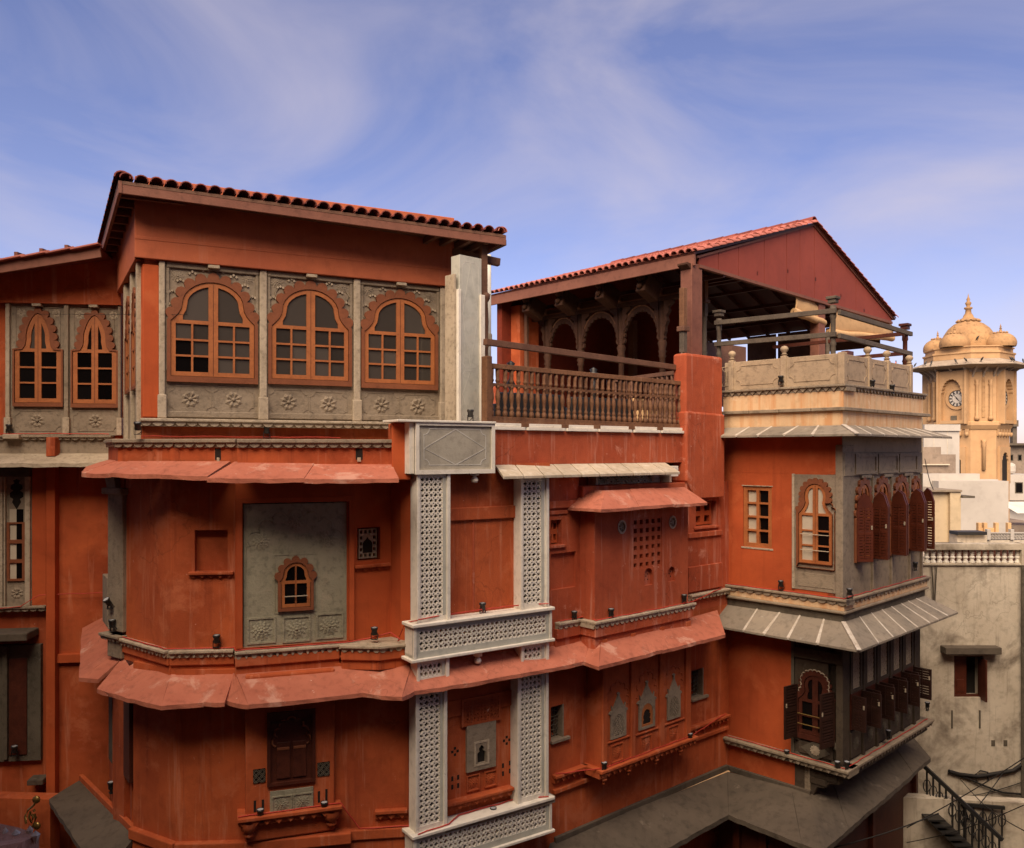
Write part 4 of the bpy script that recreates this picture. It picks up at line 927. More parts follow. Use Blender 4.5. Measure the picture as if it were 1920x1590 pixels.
r = rectpx(Lp, 506, 1484, 587.5, 1525); sp2 = boxo('stone_panel', M['stone_green'], hav, Lp, *r, -.02, .02, .006)
for f in (.27, .75):
    s = lerp(r[0], r[1], f); z = lerp(r[2], r[3], .5); groove_panel(sp2, Lp, s-.155, s+.155, z-.14, z+.14, .02, .004, M['stone_green'], .02, dep=.015); rosette(sp2, Lp, s, z, .02, .11, M['stone_green'])
for (u, v) in ((478, 1512), (493, 1510), (598, 1494), (612, 1490)):
    s, z = Lp.px(u, v); boxo('slot', M['dark'], hav, Lp, s-.018, s+.018, z-.09, z+.09, -.01, .003, 0)
zlp = Lp.px(462, 1537, .12)[1]
ledge(hav, Lp, -.12, Lp.L+.10, zlp+.03, .06, -.4, .16, M['orange'], pitch=.17, hs=.09, style='tri')
for f in (.04, .96):
    MB().lathe([(0, -.26), (.05, -.25), (.09, -.2), (.06, -.16), (.12, -.12), (.13, -.06), (.14, 0)], Matrix.Translation(Lp.w(Lp.L*f, zlp-.07, .03)), 10, False).build('pendant', M['orange'], hav)
ledpx(hav, Ld, 703, 764, 1522, 7, -.05, .10, M['orange'], pitch=.16, hs=.09, style='tri')
# doorway strip left of the lower bay (dark carved wood)
Dk = FP(217, 14.9, 250, 13.75)
boxo('carved_door', M['dark_wood'], hav, Dk, .25, Dk.L-.02, -5.5, -3.5, -.05, .06, .01); boxo('stone_jamb', M['stone_dark'], hav, Dk, .0, .30, -5.5, -3.5, -.1, .12, .02)

# ================================================================== left wing
lwg = thing('left_wing', (-9, 16.2, 0), 'recessed orange left wing with two narrow pointed windows under a sloping tile roof', 'building')
def wl(*a, **k): return wallslab(*a, parent=lwg, **k)
slab('wall', M['orange'], lwg, Lw, [(Lw.s(-60), ZG), (Lw.s(232), ZG), (Lw.s(232), 3.9), (Lw.s(-60), 3.45)], -.35, -.07)
zl_t = Lw.px(120, 571)[1]; zl_b = Lw.px(120, 816)[1]
slab('lintel_wall', M['orange'], lwg, Lw, [(Lw.s(4), zl_t), (Lw.s(230), zl_t), (Lw.s(230), 3.88), (Lw.s(4), 3.56)], -.07, .10)
for u0, u1 in ((12, 20), (121.5, 130), (222.5, 228)):
    boxo('stone_pilaster', M['stone_light'] if u0 < 20 else M['stone'], lwg, Lw, Lw.s(u0), Lw.s(u1), zl_b, zl_t, -.06, .06, .015); boxo('pilaster_foot', M['stone_light'], lwg, Lw, Lw.s(u0)-.02, Lw.s(u1)+.02, zl_b, zl_b+.34, -.05, .075, .01)
for k, (p0, p1, u0, u1, vb, vs, ua, va) in enumerate(((20, 121.5, 24, 118.5, 762, 655, 72.5, 588), (130, 222.5, 133, 222, 764, 657, 180, 592))):
    s0, s1 = Lw.s(p0), Lw.s(p1); st = boxo('stone_panel', M['stone'], lwg, Lw, s0, s1, zl_b, zl_t, -.07, -.012, 0)
    a, zb = Lw.px(u0, vb, .03); c = Lw.s(u1, .03); zs = Lw.px(u0, vs, .03)[1]; za = Lw.px(ua, va, .03)[1]
    arch_window(lwg, Lw, (a+c)/2, zb, (c-a)/2, zs-zb, za-zs, POINT, 11, .25, 1, 3, 0, .08, M['glass'] if k == 0 else M['glass_dark'], lowglass=lambda i, f, x: M['glass_dark'], mull=.06, base_band=.08)
    slab('panel_moulding', M['stone'], st, Lw, rloop(s0+.08, s1-.08, zs+.02, zl_t-.06), -.02, 0.0, [rloop(s0+.095, s1-.095, zs+.035, zl_t-.075)])
    for u, v in (((40, 586), (105.5, 588)), ((149, 591), (213, 592)))[k]: rospx(st, Lw, u, v, 8.5, M['stone_light'], -.012, 'flower')
    u, v = ((70, 789), (179, 789.5))[k]; rospx(st, Lw, u, v, 14, M['stone'], -.012, 'flower'); s, z = Lw.px(u, v); groove_panel(st, Lw, s-.42, s+.42, z-.2, z+.2, -.012, .09, M['stone'], .014)
    boxo('lamp_tab', M['stone_light'], st, Lw, (a+c)/2-.08, (a+c)/2+.08, zl_t-.06, zl_t-.01, .0, .13, .006)
ledpx(lwg, Lw, -40, 208, 816, 4, -.3, .14, M['stone'], pitch=.15, hs=.05)
bpx('stone_band', M['stone'], lwg, Lw, -40, 824, 208, 852, -.2, .05, .01)
bpx('stone_block', M['stone_light'], lwg, Lw, 4, 814, 35, 823, -.1, .25, .015)
bpx('red_strut', M['orange'], lwg, Lw, 86, 820, 103, 856, -.1, .30, .015)
eave(lwg, 'eave_slab', M['stone_light'], [Lw.w(Lw.s(u, .75), Lw.px(100, 868, .75)[1], .75) for u in (-60, 45, 110, 165, 212)], [Lw.w(Lw.s(u, 0), Lw.px(100, 849, 0)[1], 0) for u in (-60, 45, 112, 170, 220)], .07)
bpx('wall_pier', M['orange_new'], lwg, Lw, 86, 872, 103, 1500, -.1, .14, .01)
bpx('wall_course', M['orange_new'], lwg, Lw, 103, 1228, 215, 1240, -.1, .03, .006)
bpx('wall_strip', M['orange_new'], lwg, Lw, 60, 872, 86, 1140, -.1, .05, 0)
# tall stone window strip
sw = rectpx(Lw, 9, 882, 61, 1141)
stw = boxo('stone_window', M['stone'], lwg, Lw, sw[0], sw[1], sw[2], sw[3], -.1, .03, 0)
for u0, u1 in ((2, 9), (10.5, 14), (50, 60)): boxo('jamb', M['stone_light'], stw, Lw, Lw.s(u0), Lw.s(u1), sw[2], sw[3], -.05, .10, .015)
boxo('head', M['stone_dark'], stw, Lw, sw[0]-.1, sw[1], sw[3]-.12, sw[3]+.05, -.05, .14, .012)
cx = Lw.s(32.5); zt = Lw.px(32, 898)[1]; zm = Lw.px(32, 955)[1]
op = [(cx, zm), (cx+.08, zm+.14), (cx+.06, zm+.2), (cx+.12, zm+.24), (cx+.12, zm+.32), (cx+.06, zm+.36), (cx+.11, zm+.40), (cx+.1, zm+.47), (cx+.04, zm+.5), (cx+.06, zm+.56), (cx, zt), (cx-.06, zm+.56), (cx-.04, zm+.5), (cx-.1, zm+.47), (cx-.11, zm+.40), (cx-.06, zm+.36), (cx-.12, zm+.32), (cx-.12, zm+.24), (cx-.06, zm+.2), (cx-.08, zm+.14)]
slab('opening', M['dark'], stw, Lw, op, .02, .034)
fr = rectpx(Lw, 15.5, 979, 49.5, 1088); fwn = slab('window_frame', M['surround'], stw, Lw, rloop(*fr), .0, .07, [rloop(fr[0]+.05, fr[1]-.05, lerp(fr[2], fr[3], k/3)+.04, lerp(fr[2], fr[3], (k+1)/3)-.03) for k in range(3)])
boxo('curtain', M['curtain'], stw, Lw, fr[0]+.04, lerp(fr[0], fr[1], .5), fr[2]+.02, fr[3]+.25, .03, .038, 0); boxo('pane', M['glass_dark'], stw, Lw, lerp(fr[0], fr[1], .5), fr[1]-.04, fr[2]+.02, fr[3]+.25, .03, .036, 0)
rospx(stw, Lw, 32, 1112, 12, M['stone'], .032, 'flower')
ledpx(lwg, Lw, -40, 84, 1139, 5, -.1, .14, M['stone'], pitch=.14, hs=.06)
boxo('stone_hood', M['concrete'], lwg, Lw, Lw.s(-40), Lw.s(50, .5), Lw.px(30, 1203, .5)[1], Lw.px(30, 1188, .5)[1], -.05, .5, .02)
bpx('stone_window', M['stone_dark'], lwg, Lw, -40, 1212, 76, 1425, -.1, .04, 0); bpx('window_post', M['stone_dark'], lwg, Lw, 4, 1212, 13, 1425, -.1, .12, .01)
bpx('wood_panel', M['dark_wood'], lwg, Lw, 16, 1235, 50, 1415, 0, .07, .01)
bpx('stone_sill', M['concrete'], lwg, Lw, 50, 1464, 80, 1472, -.05, .25, .01)
# --- roofs: fascia, rafters and barrel tiles
def barrel(r=.098, L=.46, th=.016, n=7, taper=.85):
    b = MB(); rows = []
    for y, q in ((0, 1.0), (L, taper)):
        for rr in (r*q, r*q-th):
            rows.append([Vector((rr*math.cos(math.pi*k/n), y, rr*math.sin(math.pi*k/n)*.92)) for k in range(n+1)])
    o0, i0, o1, i1 = rows
    for k in range(n):
        b.face([o0[k], o1[k], o1[k+1], o0[k+1]], True); b.face([i0[k], i0[k+1], i1[k+1], i1[k]], True)
        b.face([o0[k], o0[k+1], i0[k+1], i0[k]]); b.face([o1[k], i1[k], i1[k+1], o1[k+1]])
    return b
ME_T1 = barrel().mesh('roof_tile'); ME_T1.materials.append(M['tile']); ME_T2 = barrel().mesh('roof_tile'); ME_T2.materials.append(M['tile_light'])
def tiled_roof(parent, A, B, A2, B2, pitch, me, mt, first=1, rowL=.40, lift=.03, deck=None):
    """A-B is the low eave edge, A2-B2 the high edge; tiles run from low to high"""
    cnt = max(1, round((B-A).length/pitch))
    rows = max(1, round(((A2-A).length+(B2-B).length)/2/rowL))
    nrm = (B-A).cross(A2-A).normalized()
    if nrm.z < 0: nrm = -nrm
    rest = MB(); src = barrel(n=5)
    for r_ in range(rows):
        for k in range(cnt):
            f = (k+.5)/cnt; lo = A.lerp(B, f); hi = A2.lerp(B2, f); up = (hi-lo).normalized()
            p = lo+up*(r_*rowL-.05)+nrm*(lift+random.uniform(-.004, .004)); x = up.cross(nrm).normalized()
            m_ = Matrix.Identity(4); m_.col[0] = (*x, 0); m_.col[1] = (*up, 0); m_.col[2] = (*nrm, 0); m_.col[3] = (*p, 1)
            s = pitch/.205*.99
            m_ = m_ @ Matrix.Rotation(R(random.uniform(-3.5, 3.5)), 4, 'Z') @ Matrix.Rotation(R(-2.2), 4, 'X') @ Matrix.Diagonal((s, 1, s, 1))
            if r_ < first: inst(me, 'roof_tile', parent, m_)
            else:
                base = len(rest.v); rest.v += [tuple(m_ @ Vector(v)) for v in src.v]; rest.f += [tuple(base+i for i in f_) for f_ in src.f]; rest.sm += src.sm
    if rest.v: tag(rest.build('roof_tiles', mt, parent), kind='stuff')
    dn = -nrm*.05
    b = MB(); b.hexa([A+dn, B+dn, B2+dn, A2+dn, A, B, B2, A2]); b.build('roof_deck', deck or M['rail_wood'], parent)
P1, P2 = wpt(222, 12.6, 0), wpt(946, 15.25, 0)
P1.z = Z0+zz(338, 12.6); P2.z = Z0+zz(440, 15.25)
P3 = wpt(187, 16.35, 0); P3.z = P1.z-.02
back = (P3-P1); back.z = 0; P4 = P2+back; P4.z = P2.z-.15; P3.z = P1.z-.15
tiled_roof(hav, P1, P2, P3, P4, .215, ME_T1, M['tile'], 1)
def fascia(parent, a, b, h, t=.05, name='fascia_board', m='fascia'):
    return MB().beam(a-Vector((0, 0, h/2+.005)), b-Vector((0, 0, h/2+.005)), t, h).build(name, M[m], parent, .006)
inw = Vector((.02, .04, 0))
fascia(hav, P1+inw, P2+inw, .185); fascia(hav, P1+Vector((.03, -.0, -.002)), P3+Vector((.03, 0, -.002)), .185)
fascia(hav, P2+Vector((-.06, .03, -.003)), P4+Vector((-.06, .03, -.003)), .16)
# ridge caps on the left corner and side, hip tiles on the right edge
for k in range(14):
    p = P1.lerp(P3, (k)/14.0)+Vector((.06, .0, .045)); d = (P3-P1).normalized(); x = d.cross(Vector((0, 0, 1))).normalized(); z = x.cross(d)
    m_ = Matrix.Identity(4); m_.col[0] = (*x, 0); m_.col[1] = (*d, 0); m_.col[2] = (*z, 0); m_.col[3] = (*p, 1)
    inst(ME_T1, 'ridge_tile', hav, m_ @ Matrix.Diagonal((1.25, .95, 1.2, 1)))
for k in range(12):
    p = P2.lerp(P4, k/12.0)+Vector((-.03, -.05, .05)); d = (P4-P2).normalized(); x = d.cross(Vector((0, 0, 1))).normalized(); z = x.cross(d)
    m_ = Matrix.Identity(4); m_.col[0] = (*x, 0); m_.col[1] = (*d, 0); m_.col[2] = (*z, 0); m_.col[3] = (*p, 1)
    inst(mesh_in(ME_T1, M['tile_light']), 'edge_tile', hav, m_)
for k in range(9):
    f = (k+.6)/9; p = P1.lerp(P3, f)+Vector((0, 0, -.12)); q = p+Vector((.9, .42, 0)); MB().beam(p, q, .07, .10).build('rafter', M['fascia'], hav)
for k in range(5):
    f = .80+.05*k; p = P1.lerp(P2, f); MB().beam(p+Vector((.0, .05, -.13)), p+back*.9+Vector((0, 0, -.2)), .08, .10).build('rafter', M['rail_wood'], hav)
MB().beam(T.w(TL-.05, 3.72, .05), T.w(TL+.95, 3.62, .05), .12, .14).build('eave_beam', M['rail_wood'], hav, .006)
# carved post under the roof's right end
pp = wpt(910, 15.35, 0)
MB().lathe([(.055, -.9), (.055, -.55), (.07, -.5), (.05, -.4), (.06, .3), (.05, .9), (.07, .95), (.05, 1.0), (.06, 1.4), (.045, 1.75), (.085, 1.82), (.095, 1.9), (.06, 1.93)], Matrix.Translation(pp+Vector((0, 0, .98))), 10, False).build('turned_post', M['rail_wood'], hav)
boxo('square_post', M['rail_wood'], hav, FP(903, 15.3, 916, 15.36), 0, .125, 2.85, 3.78, -.12, 0, .01)
# left wing roof
Q1, Q2 = wpt(189, 15.45, 0), wpt(-70, 15.2, 0)
Q1.z = Z0+zz(462, 15.45); Q2.z = Z0+zz(499, 15.2)
bk = Vector((-.6, 3.2, -.1)); QL = Q2-Vector((1.5, .05, .28))
b = MB(); b.hexa([p+Vector((0, 0, -.05)) for p in (Q1, QL, QL+bk, Q1+bk)]+[Q1, QL, QL+bk, Q1+bk]); b.build('roof_deck', M['tile'], lwg)
fascia(lwg, Q1, QL, .20)
for k in range(9):
    p = Q1.lerp(QL, k/9)+Vector((0, -.02, .03)); q = Q1.lerp(QL, (k+1.15)/9)+Vector((0, -.02, .006)); MB().beam(p, q, .22, .035).build('verge_tile', M['tile_light'], lwg, .008)
for k in range(4): MB().beam(Lw.w(Lw.s(150-45*k), 3.85-.08*k, 0), Lw.w(Lw.s(150-45*k), 3.80-.08*k, .7), .06, .08).build('rafter', M['fascia'], lwg)
# ================================================================== terrace balustrade
Y_ = lambda F, s, n=0: F.w(s, 0, n).y
ban = thing('wooden_balustrade', UW.w(2, .5, 0), 'brown wooden balustrade of turned spindles along the terrace edge', 'balustrade')
RL = UW.off(-.10)
zr1 = RL.px(912, 681)[1]; zr0 = RL.px(912, 789)[1]
ra, rb = RL.s(917), RL.s(1276)
def rail3(name, m, F, s0, z0, s1, z1, h, t, parent, n=0.0): return MB().beam(F.w(s0, z0, n), F.w(s1, z1, n), t, h).build(name, M[m], parent, .006)
rail3('top_rail', 'old_wood', RL, ra, zr1-.04, rb, zr1-.085, .085, .10, ban)
rail3('mid_rail', 'old_wood', RL, ra, zr1-.36, rb, zr1-.40, .05, .05, ban)
rail3('bottom_rail', 'old_wood', RL, ra, zr0+.02, rb, zr0-.02, .12, .11, ban)
MEB = baluster_mesh(.048, zr1-zr0-.14, M['old_wood'])
for k in range(34):
    s = lerp(ra+.05, rb-.05, k/33); inst(MEB, 'spindle', ban, Matrix.Translation(RL.w(s, zr0+.06-.045*k/33, 0)) @ Matrix.Rotation(random.uniform(0, 1), 4, 'Z') @ Matrix.Rotation(R(random.uniform(-1.3, 1.3)), 4, 'Y'))
for s in (ra-.05, rb+.06): boxo('end_post', M['old_wood'], ban, RL, s-.06, s+.06, zr0-.05, zr1+.12, -.08, .08, .012)
# heavy rail above, between turned posts
hr = thing('timber_handrail', UW.w(2, .5, -.25), 'single thick brown timber rail spanning above the spindle balustrade', 'rail')
RH = UW.off(-.22)
a, z_a = RH.px(909, 641); b_, z_b = RH.px(1281, 691)
rail3('beam', 'rail_wood', RH, a, z_a, b_, z_b, .11, .10, hr)
def turned_post(u, vb, vt, F, n, label, top='cap', m='grey_wood', pale=True, r=.075):
    s, zt = F.px(u, vt, n); zb = F.px(u, vb, n)[1]; p = F.w(s, zb, n); H = zt-zb
    t = thing('turned_post', p, label, 'post', 'turned timber posts on the terrace')
    if top == 'cap':
        MB().lathe([(r*1.1, 0), (r*1.1, H*.10), (r*.8, H*.12), (r, H*.16), (r*.75, H*.2), (r*.7, H*.45), (r*.9, H*.47), (r*.7, H*.5), (r*.65, H*.78), (r*.95, H*.80), (r*.7, H*.83), (r*.9, H*.88)], Matrix.Translation(p), 10, True).build('shaft', M[m], t)
        b = MB(); d = F
        b.box(F, s-r*1.1, s+r*1.1, zb+H*.87, zb+H*.93, n-r*1.1, n+r*1.1); b.box(F, s-r*1.5, s+r*1.5, zb+H*.93, zb+H, n-r*1.5, n+r*1.5); b.build('capital', M[m], t, .01)
    else:
        MB().lathe([(r*1.1, 0), (r*1.1, H*.12), (r*.8, H*.14), (r*1.05, H*.17), (r*.75, H*.2), (r*.7, H*.5), (r*.95, H*.53), (r*.7, H*.56)], Matrix.Translation(p), 10, True).build('shaft', M[m], t)
        boxo('square_block', M[m], t, F, s-r*.8, s+r*.8, zb+H*.555, zb+H*.70, n-r*.8, n+r*.8, .008)
        boxo('collar', M['rail_wood'], t, F, s-r*1.35, s+r*1.35, zb+H*.70, zb+H*.735, n-r*1.35, n+r*1.35, .012)
        boxo('pale_top', M['old_wood'], t, F, s-r*.85, s+r*.85, zb+H*.735, zb+H, n-r*.85, n+r*.85, .012)
    return t
turned_post(1281, 812, 540, UW, -.12, 'grey turned post with pale square top beside the red pier', 'pale')
turned_post(1321, 690, 516, UW, -1.3, 'thin grey turned post behind the square corner pillar of the pavilion', 'pale')
# red pier between terrace and corner tower
PF = RW.off(.12); p0_, p1_ = PF.s(1286), PF.s(1355)
slab('pier', M['brick_wash'], hav, PF, rloop(p0_, p1_, zz(930, 17.8), zz(664, 17.8)), -.34, 0, (), .05)
slab('pier_collar', M['brick_wash'], hav, PF, [(p0_-.03, zz(900, 17.8)), (p0_+.25, zz(930, 17.8)-.05), (p1_+.02, zz(930, 17.8)-.05), (p1_+.02, zz(775, 17.8)), (p0_-.03, zz(772, 17.8))], -.36, .05, (), .04)

# ================================================================== roof pavilion
gl = Vector((4.11, 18.3)); gd = Vector((.737, .676)); bd = Vector((-.676, .737)); GW, PLn = 9.9, 6.7
GF = Face(gl, gl+gd*GW); EF = Face(gl+bd*PLn, gl)
pav = thing('terrace_pavilion', (gl.x, gl.y, Z0+.35), 'open timber terrace pavilion with dark red boarded gable and tiled roof', 'pavilion')
ZE, ZR, sA = 4.24, 5.95, 5.1
def g3(v2, z): return Vector((v2.x, v2.y, Z0+z))
e0, e1 = gl+bd*(PLn+.15)-gd*.25, gl-gd*.25-bd*.05
r0, r1 = gl+bd*(PLn+.15)+gd*sA, gl+gd*sA-bd*.05
tiled_roof(pav, g3(e0, ZE+.08), g3(e1, ZE+.08), g3(r0, ZR), g3(r1, ZR), .20, ME_T2, M['tile_light'], 1, deck=M['dark_wood'])
f0, f1 = gl+bd*(PLn+.15)+gd*(GW+.15), gl+gd*(GW+.15)-bd*.05
tiled_roof(pav, g3(f1, 3.98), g3(f0, 3.98), g3(r1, ZR), g3(r0, ZR), .20, ME_T2, M['tile_light'], 0, deck=M['dark_wood'])
for k in range(15):
    p = g3(r1.lerp(r0, k/15), ZR+.05); d = Vector((bd.x, bd.y, 0)); x = d.cross(Vector((0, 0, 1))).normalized(); m_ = Matrix.Identity(4); m_.col[0] = (*x, 0); m_.col[1] = (*d, 0); m_.col[2] = (0, 0, 1, 0); m_.col[3] = (*p, 1)
    inst(ME_T1, 'ridge_tile', pav, m_ @ Matrix.Diagonal((1.4, 1, 1.3, 1)))
# rake tiles along both gable edges
for (A, B, n_) in ((g3(e1, ZE+.10), g3(r1, ZR+.02), 19), (g3(f1, 4.0), g3(r1, ZR+.02), 19)):
    d = (B-A).normalized(); x = d.cross(Vector((0, 0, 1))).normalized(); z = x.cross(d)
    for k in range(n_):
        p = A.lerp(B, k/n_); m_ = Matrix.Identity(4); m_.col[0] = (*x, 0); m_.col[1] = (*d, 0); m_.col[2] = (*z, 0); m_.col[3] = (*p, 1)
        inst(ME_T2, 'edge_tile', pav, m_ @ Matrix.Rotation(R(-3), 4, 'X') @ Matrix.Diagonal((1.0, (B-A).length/n_/.40, .8, 1)))
# gable boards
bs = [0]+[GF.s(u) for u in (1347, 1385, 1433, 1475, 1500, 1527, 1560, 1605)]+[GW]
zbot = lambda s: lerp(4.08, 3.86, s/GW)
ztop = lambda s: lerp(ZE+.06, ZR-.03, s/sA) if s < sA else lerp(ZR-.03, 4.0, (s-sA)/(GW-sA))
for a, b_ in zip(bs[:-1], bs[1:]):
    a2, b2 = a+.010, b_-.010; pts = [(a2, zbot(a2)), (b2, zbot(b2)), (b2, ztop(b2))]
    if a2 < sA < b2: pts.append((sA, ztop(sA)))
    pts.append((a2, ztop(a2))); slab('gable_board', M['red_sheet'], pav, GF, pts, -.04, 0)
MB().beam(GF.w(0, zbot(0)-.02, -.02), GF.w(GW, zbot(GW)-.02, -.02), .10, .07).build('gable_sill', M['fascia'], pav)
MB().beam(GF.w(-.1, ZE+.0, .02), GF.w(sA, ZR-.05, .02), .03, .05).build('barge_board', M['fascia'], pav); MB().beam(GF.w(sA, ZR-.05, .02), GF.w(GW, 3.97, .02), .03, .05).build('barge_board', M['fascia'], pav)
fascia(pav, g3(e0, ZE+.06)+Vector((.03, .03, 0)), g3(e1, ZE+.06)+Vector((.03, .03, 0)), .26, .06)
# eave beams, ceiling joists
for k in range(9):
    f = (k+.5)/9; q = gl+bd*(PLn*f); MB().beam(g3(q, ZE-.02), g3(q+gd*sA, ZR-.12), .08, .11).build('rafter', M['dark_wood'], pav); MB().beam(g3(q+gd*GW, 3.90), g3(q+gd*sA, ZR-.12), .08, .11).build('rafter', M['dark_wood'], pav)
for k in range(6):
    q = gl+gd*(GW*(k+.7)/7); MB().beam(g3(q, 4.0+.25*min(k, 5-k)), g3(q+bd*PLn, 4.0+.25*min(k, 5-k)), .07, .09).build('purlin', M['dark_wood'], pav)
# posts
def sqpost(F, u0, u1, z0, z1, n0, n1, m='fascia', name='square_post', cap=True):
    a, c = F.s(u0), F.s(u1); o = boxo(name, M[m], pav, F, a, c, z0, z1, n0, n1, .015)
    if cap:
        b = MB(); mid = (a+c)/2
        for sg in (-1, 1): b.prism(F, [(mid+sg*.0, z1-.02), (mid+sg*.10, z1-.16), (mid+sg*.22, z1-.13), (mid+sg*.34, z1-.05), (mid+sg*.34, z1-.01)][::sg], n0+.02, n1-.02)
        b.build('bracket_capital', M['carved_wood'], o)
    return o
sqpost(GF, 1297, 1317, .34, 4.10, -.30, 0); sqpost(GF, 1537, 1549, .34, 3.98, -.28, -.02); sqpost(GF.off(-4.5), 1590, 1601, .34, 3.95, -.28, 0, 'dark_wood', cap=False)
pl = boxo('pillar', M['orange'], pav, EF, .12, .55, .3, 4.05, -1.1, -.35, .02)
boxo('turned_post', M['rail_wood'], pav, EF, .62, .72, .3, 3.85, -.55, -.45, .02)
# arcade
AF = EF.off(-.9); zB0, zB1 = 3.62, 3.86
cols = [AF.s(u) for u in (1027, 1089, 1165, 1242)]
MB().box(AF, .15, cols[3]+.9, zB0, zB1, -.09, .09).build('arcade_beam', M['carved_wood'], pav, .01)
MB().box(AF, .15, cols[3]+.9, zB0+.10, zB0+.13, -.11, .11).build('beam_moulding', M['old_wood'], pav)
for s in cols:
    p = AF.w(s, .34, 0); H = zB0-.34
    MB().lathe([(.13, 0), (.13, .25), (.09, .3), (.12, .36), (.075, .42), (.085, .5), (.07, H*.58), (.10, H*.595), (.075, H*.61), (.11, H*.63), (.08, H*.645), (.12, H*.69), (.09, H*.71), (.07, H*.72), (.08, H)], Matrix.Translation(p), 12, True).build('carved_column', M['carved_wood'], pav)
    for sg in (-1, 1):      # scrolling side brackets
        b = MB(); zt = zB0; pr = [(sg*.06, zt-.98), (sg*.10, zt-.90), (sg*.08, zt-.84), (sg*.12, zt-.74), (sg*.12, zt-.62), (sg*.19, zt-.5), (sg*.15, zt-.38), (sg*.24, zt-.26), (sg*.20, zt-.17), (sg*.34, zt-.07), (sg*.34, zt), (sg*.08, zt)]
        b.prism(AF, [(s+x, z) for x, z in pr][::sg], -.06, .06); b.build('scroll_bracket', M['carved_wood'], pav, .012)
    # strut carrying the eave
    b = MB(); q = AF.w(s, 3.80, 0); e = EF.w(s, ZE-.12, -.08)
    b.beam(q+Vector((0, 0, -.02)), e+Vector((0, 0, -.02)), .16, .14); b.build('eave_strut', M['rail_wood'], pav, .02)
    c_ = q.lerp(e, .62); d = (e-q).normalized(); x = d.cross(Vector((0, 0, 1))).normalized(); up = x.cross(d)
    m_ = Matrix.Identity(4); m_.col[0] = (*x, 0); m_.col[1] = (*d, 0); m_.col[2] = (*up, 0); m_.col[3] = (*c_, 1)
    b = MB(); b.box(Face((-.14, -.30), (.14, -.30)), 0, .28, -.36-Z0, .12-Z0, -.56, .02); b.build('carved_head', M['carved_wood'], pav, .03, m_)
    b = MB(); b.lathe([(0, -.06), (.07, -.05), (.10, .02), (.08, .09), (0, .12)], Matrix.Translation((0, .32, -.05)) @ Matrix.Rotation(R(-90), 4, 'X'), 9, False); b.lathe([(0, -.05), (.06, -.04), (.08, .03), (0, .08)], Matrix.Translation((0, .30, -.25)) @ Matrix.Rotation(R(-90), 4, 'X'), 9, False)
    b.build('carved_boss', M['carved_wood'], pav, 0, m_)
for s0, s1 in zip(cols[:-1], cols[1:]):
    arch = [(s0+.10, zB0-.92)]+[((s0+s1)/2-((s1-s0)/2-.09)*math.cos(R(a)), zB0-.82+.70*math.sin(R(a))) for a in range(0, 181, 15)]+[(s1-.10, zB0-.92)]
    cz = cusped(arch, 15, -.38)
    ob_ = offset_curve(arch, .10); slab('cusped_arch', M['carved_wood'], pav, AF, ob_[::-1]+cz, -.035, .035)
    b = MB(); b.tube([AF.w(p[0], p[1]+.10, .03) for p in arch[2:-2]], .022, 5); b.build('arch_moulding', M['old_wood'], pav)
# closing walls of the pavilion
GB = Face(gl+bd*6.5+gd*.5, gl+bd*6.5+gd*9.6)
slab('back_wall', M['interior_red'], pav, GB, [(-.5, .3), (6.3, .3), (6.3, 4.0), (9.4, 3.9), (4.6, ZR-.08), (-.5, ZE)], -.2, 0)
IB = Face(gl+bd*6.5+gd*4.6, gl+bd*1.2+gd*4.6)
boxo('inner_wall', M['interior_red'], pav, IB, 0, 3.4, .3, 4.6, -.15, 0, 0); boxo('inner_post', M['rail_wood'], pav, IB.off(.5), 1.2, 1.4, .3, 3.9, -.1, .1, .01)
boxo('low_wall', M['brick_wash'], pav, EF, -1.6, .4, .3, 1.9, -.5, -.3, .02)
# bamboo blinds on the far side
for k, (a, c, zt, zb) in enumerate(((1325, 1398, 3.9, 1.6), (1402, 1455, 3.9, 3.05), (1459, 1545, 3.9, 3.0), (1549, 1650, 3.9, 3.15))):
    FB = Face(gl+gd*GW+bd*5.5, gl+gd*GW) if k else Face(gl+gd*6.0+bd*6.4, gl+gd*9.9+bd*6.4)
    if k == 0: FB = Face(gl+gd*6.0+bd*6.45, gl+gd*9.9+bd*6.45)
    s0, s1 = sorted((FB.s(a), FB.s(c)))
    boxo('bamboo_blind', M['rail_wood'], pav, FB, s0, s1, zb, zt, -.02, .02, 0)
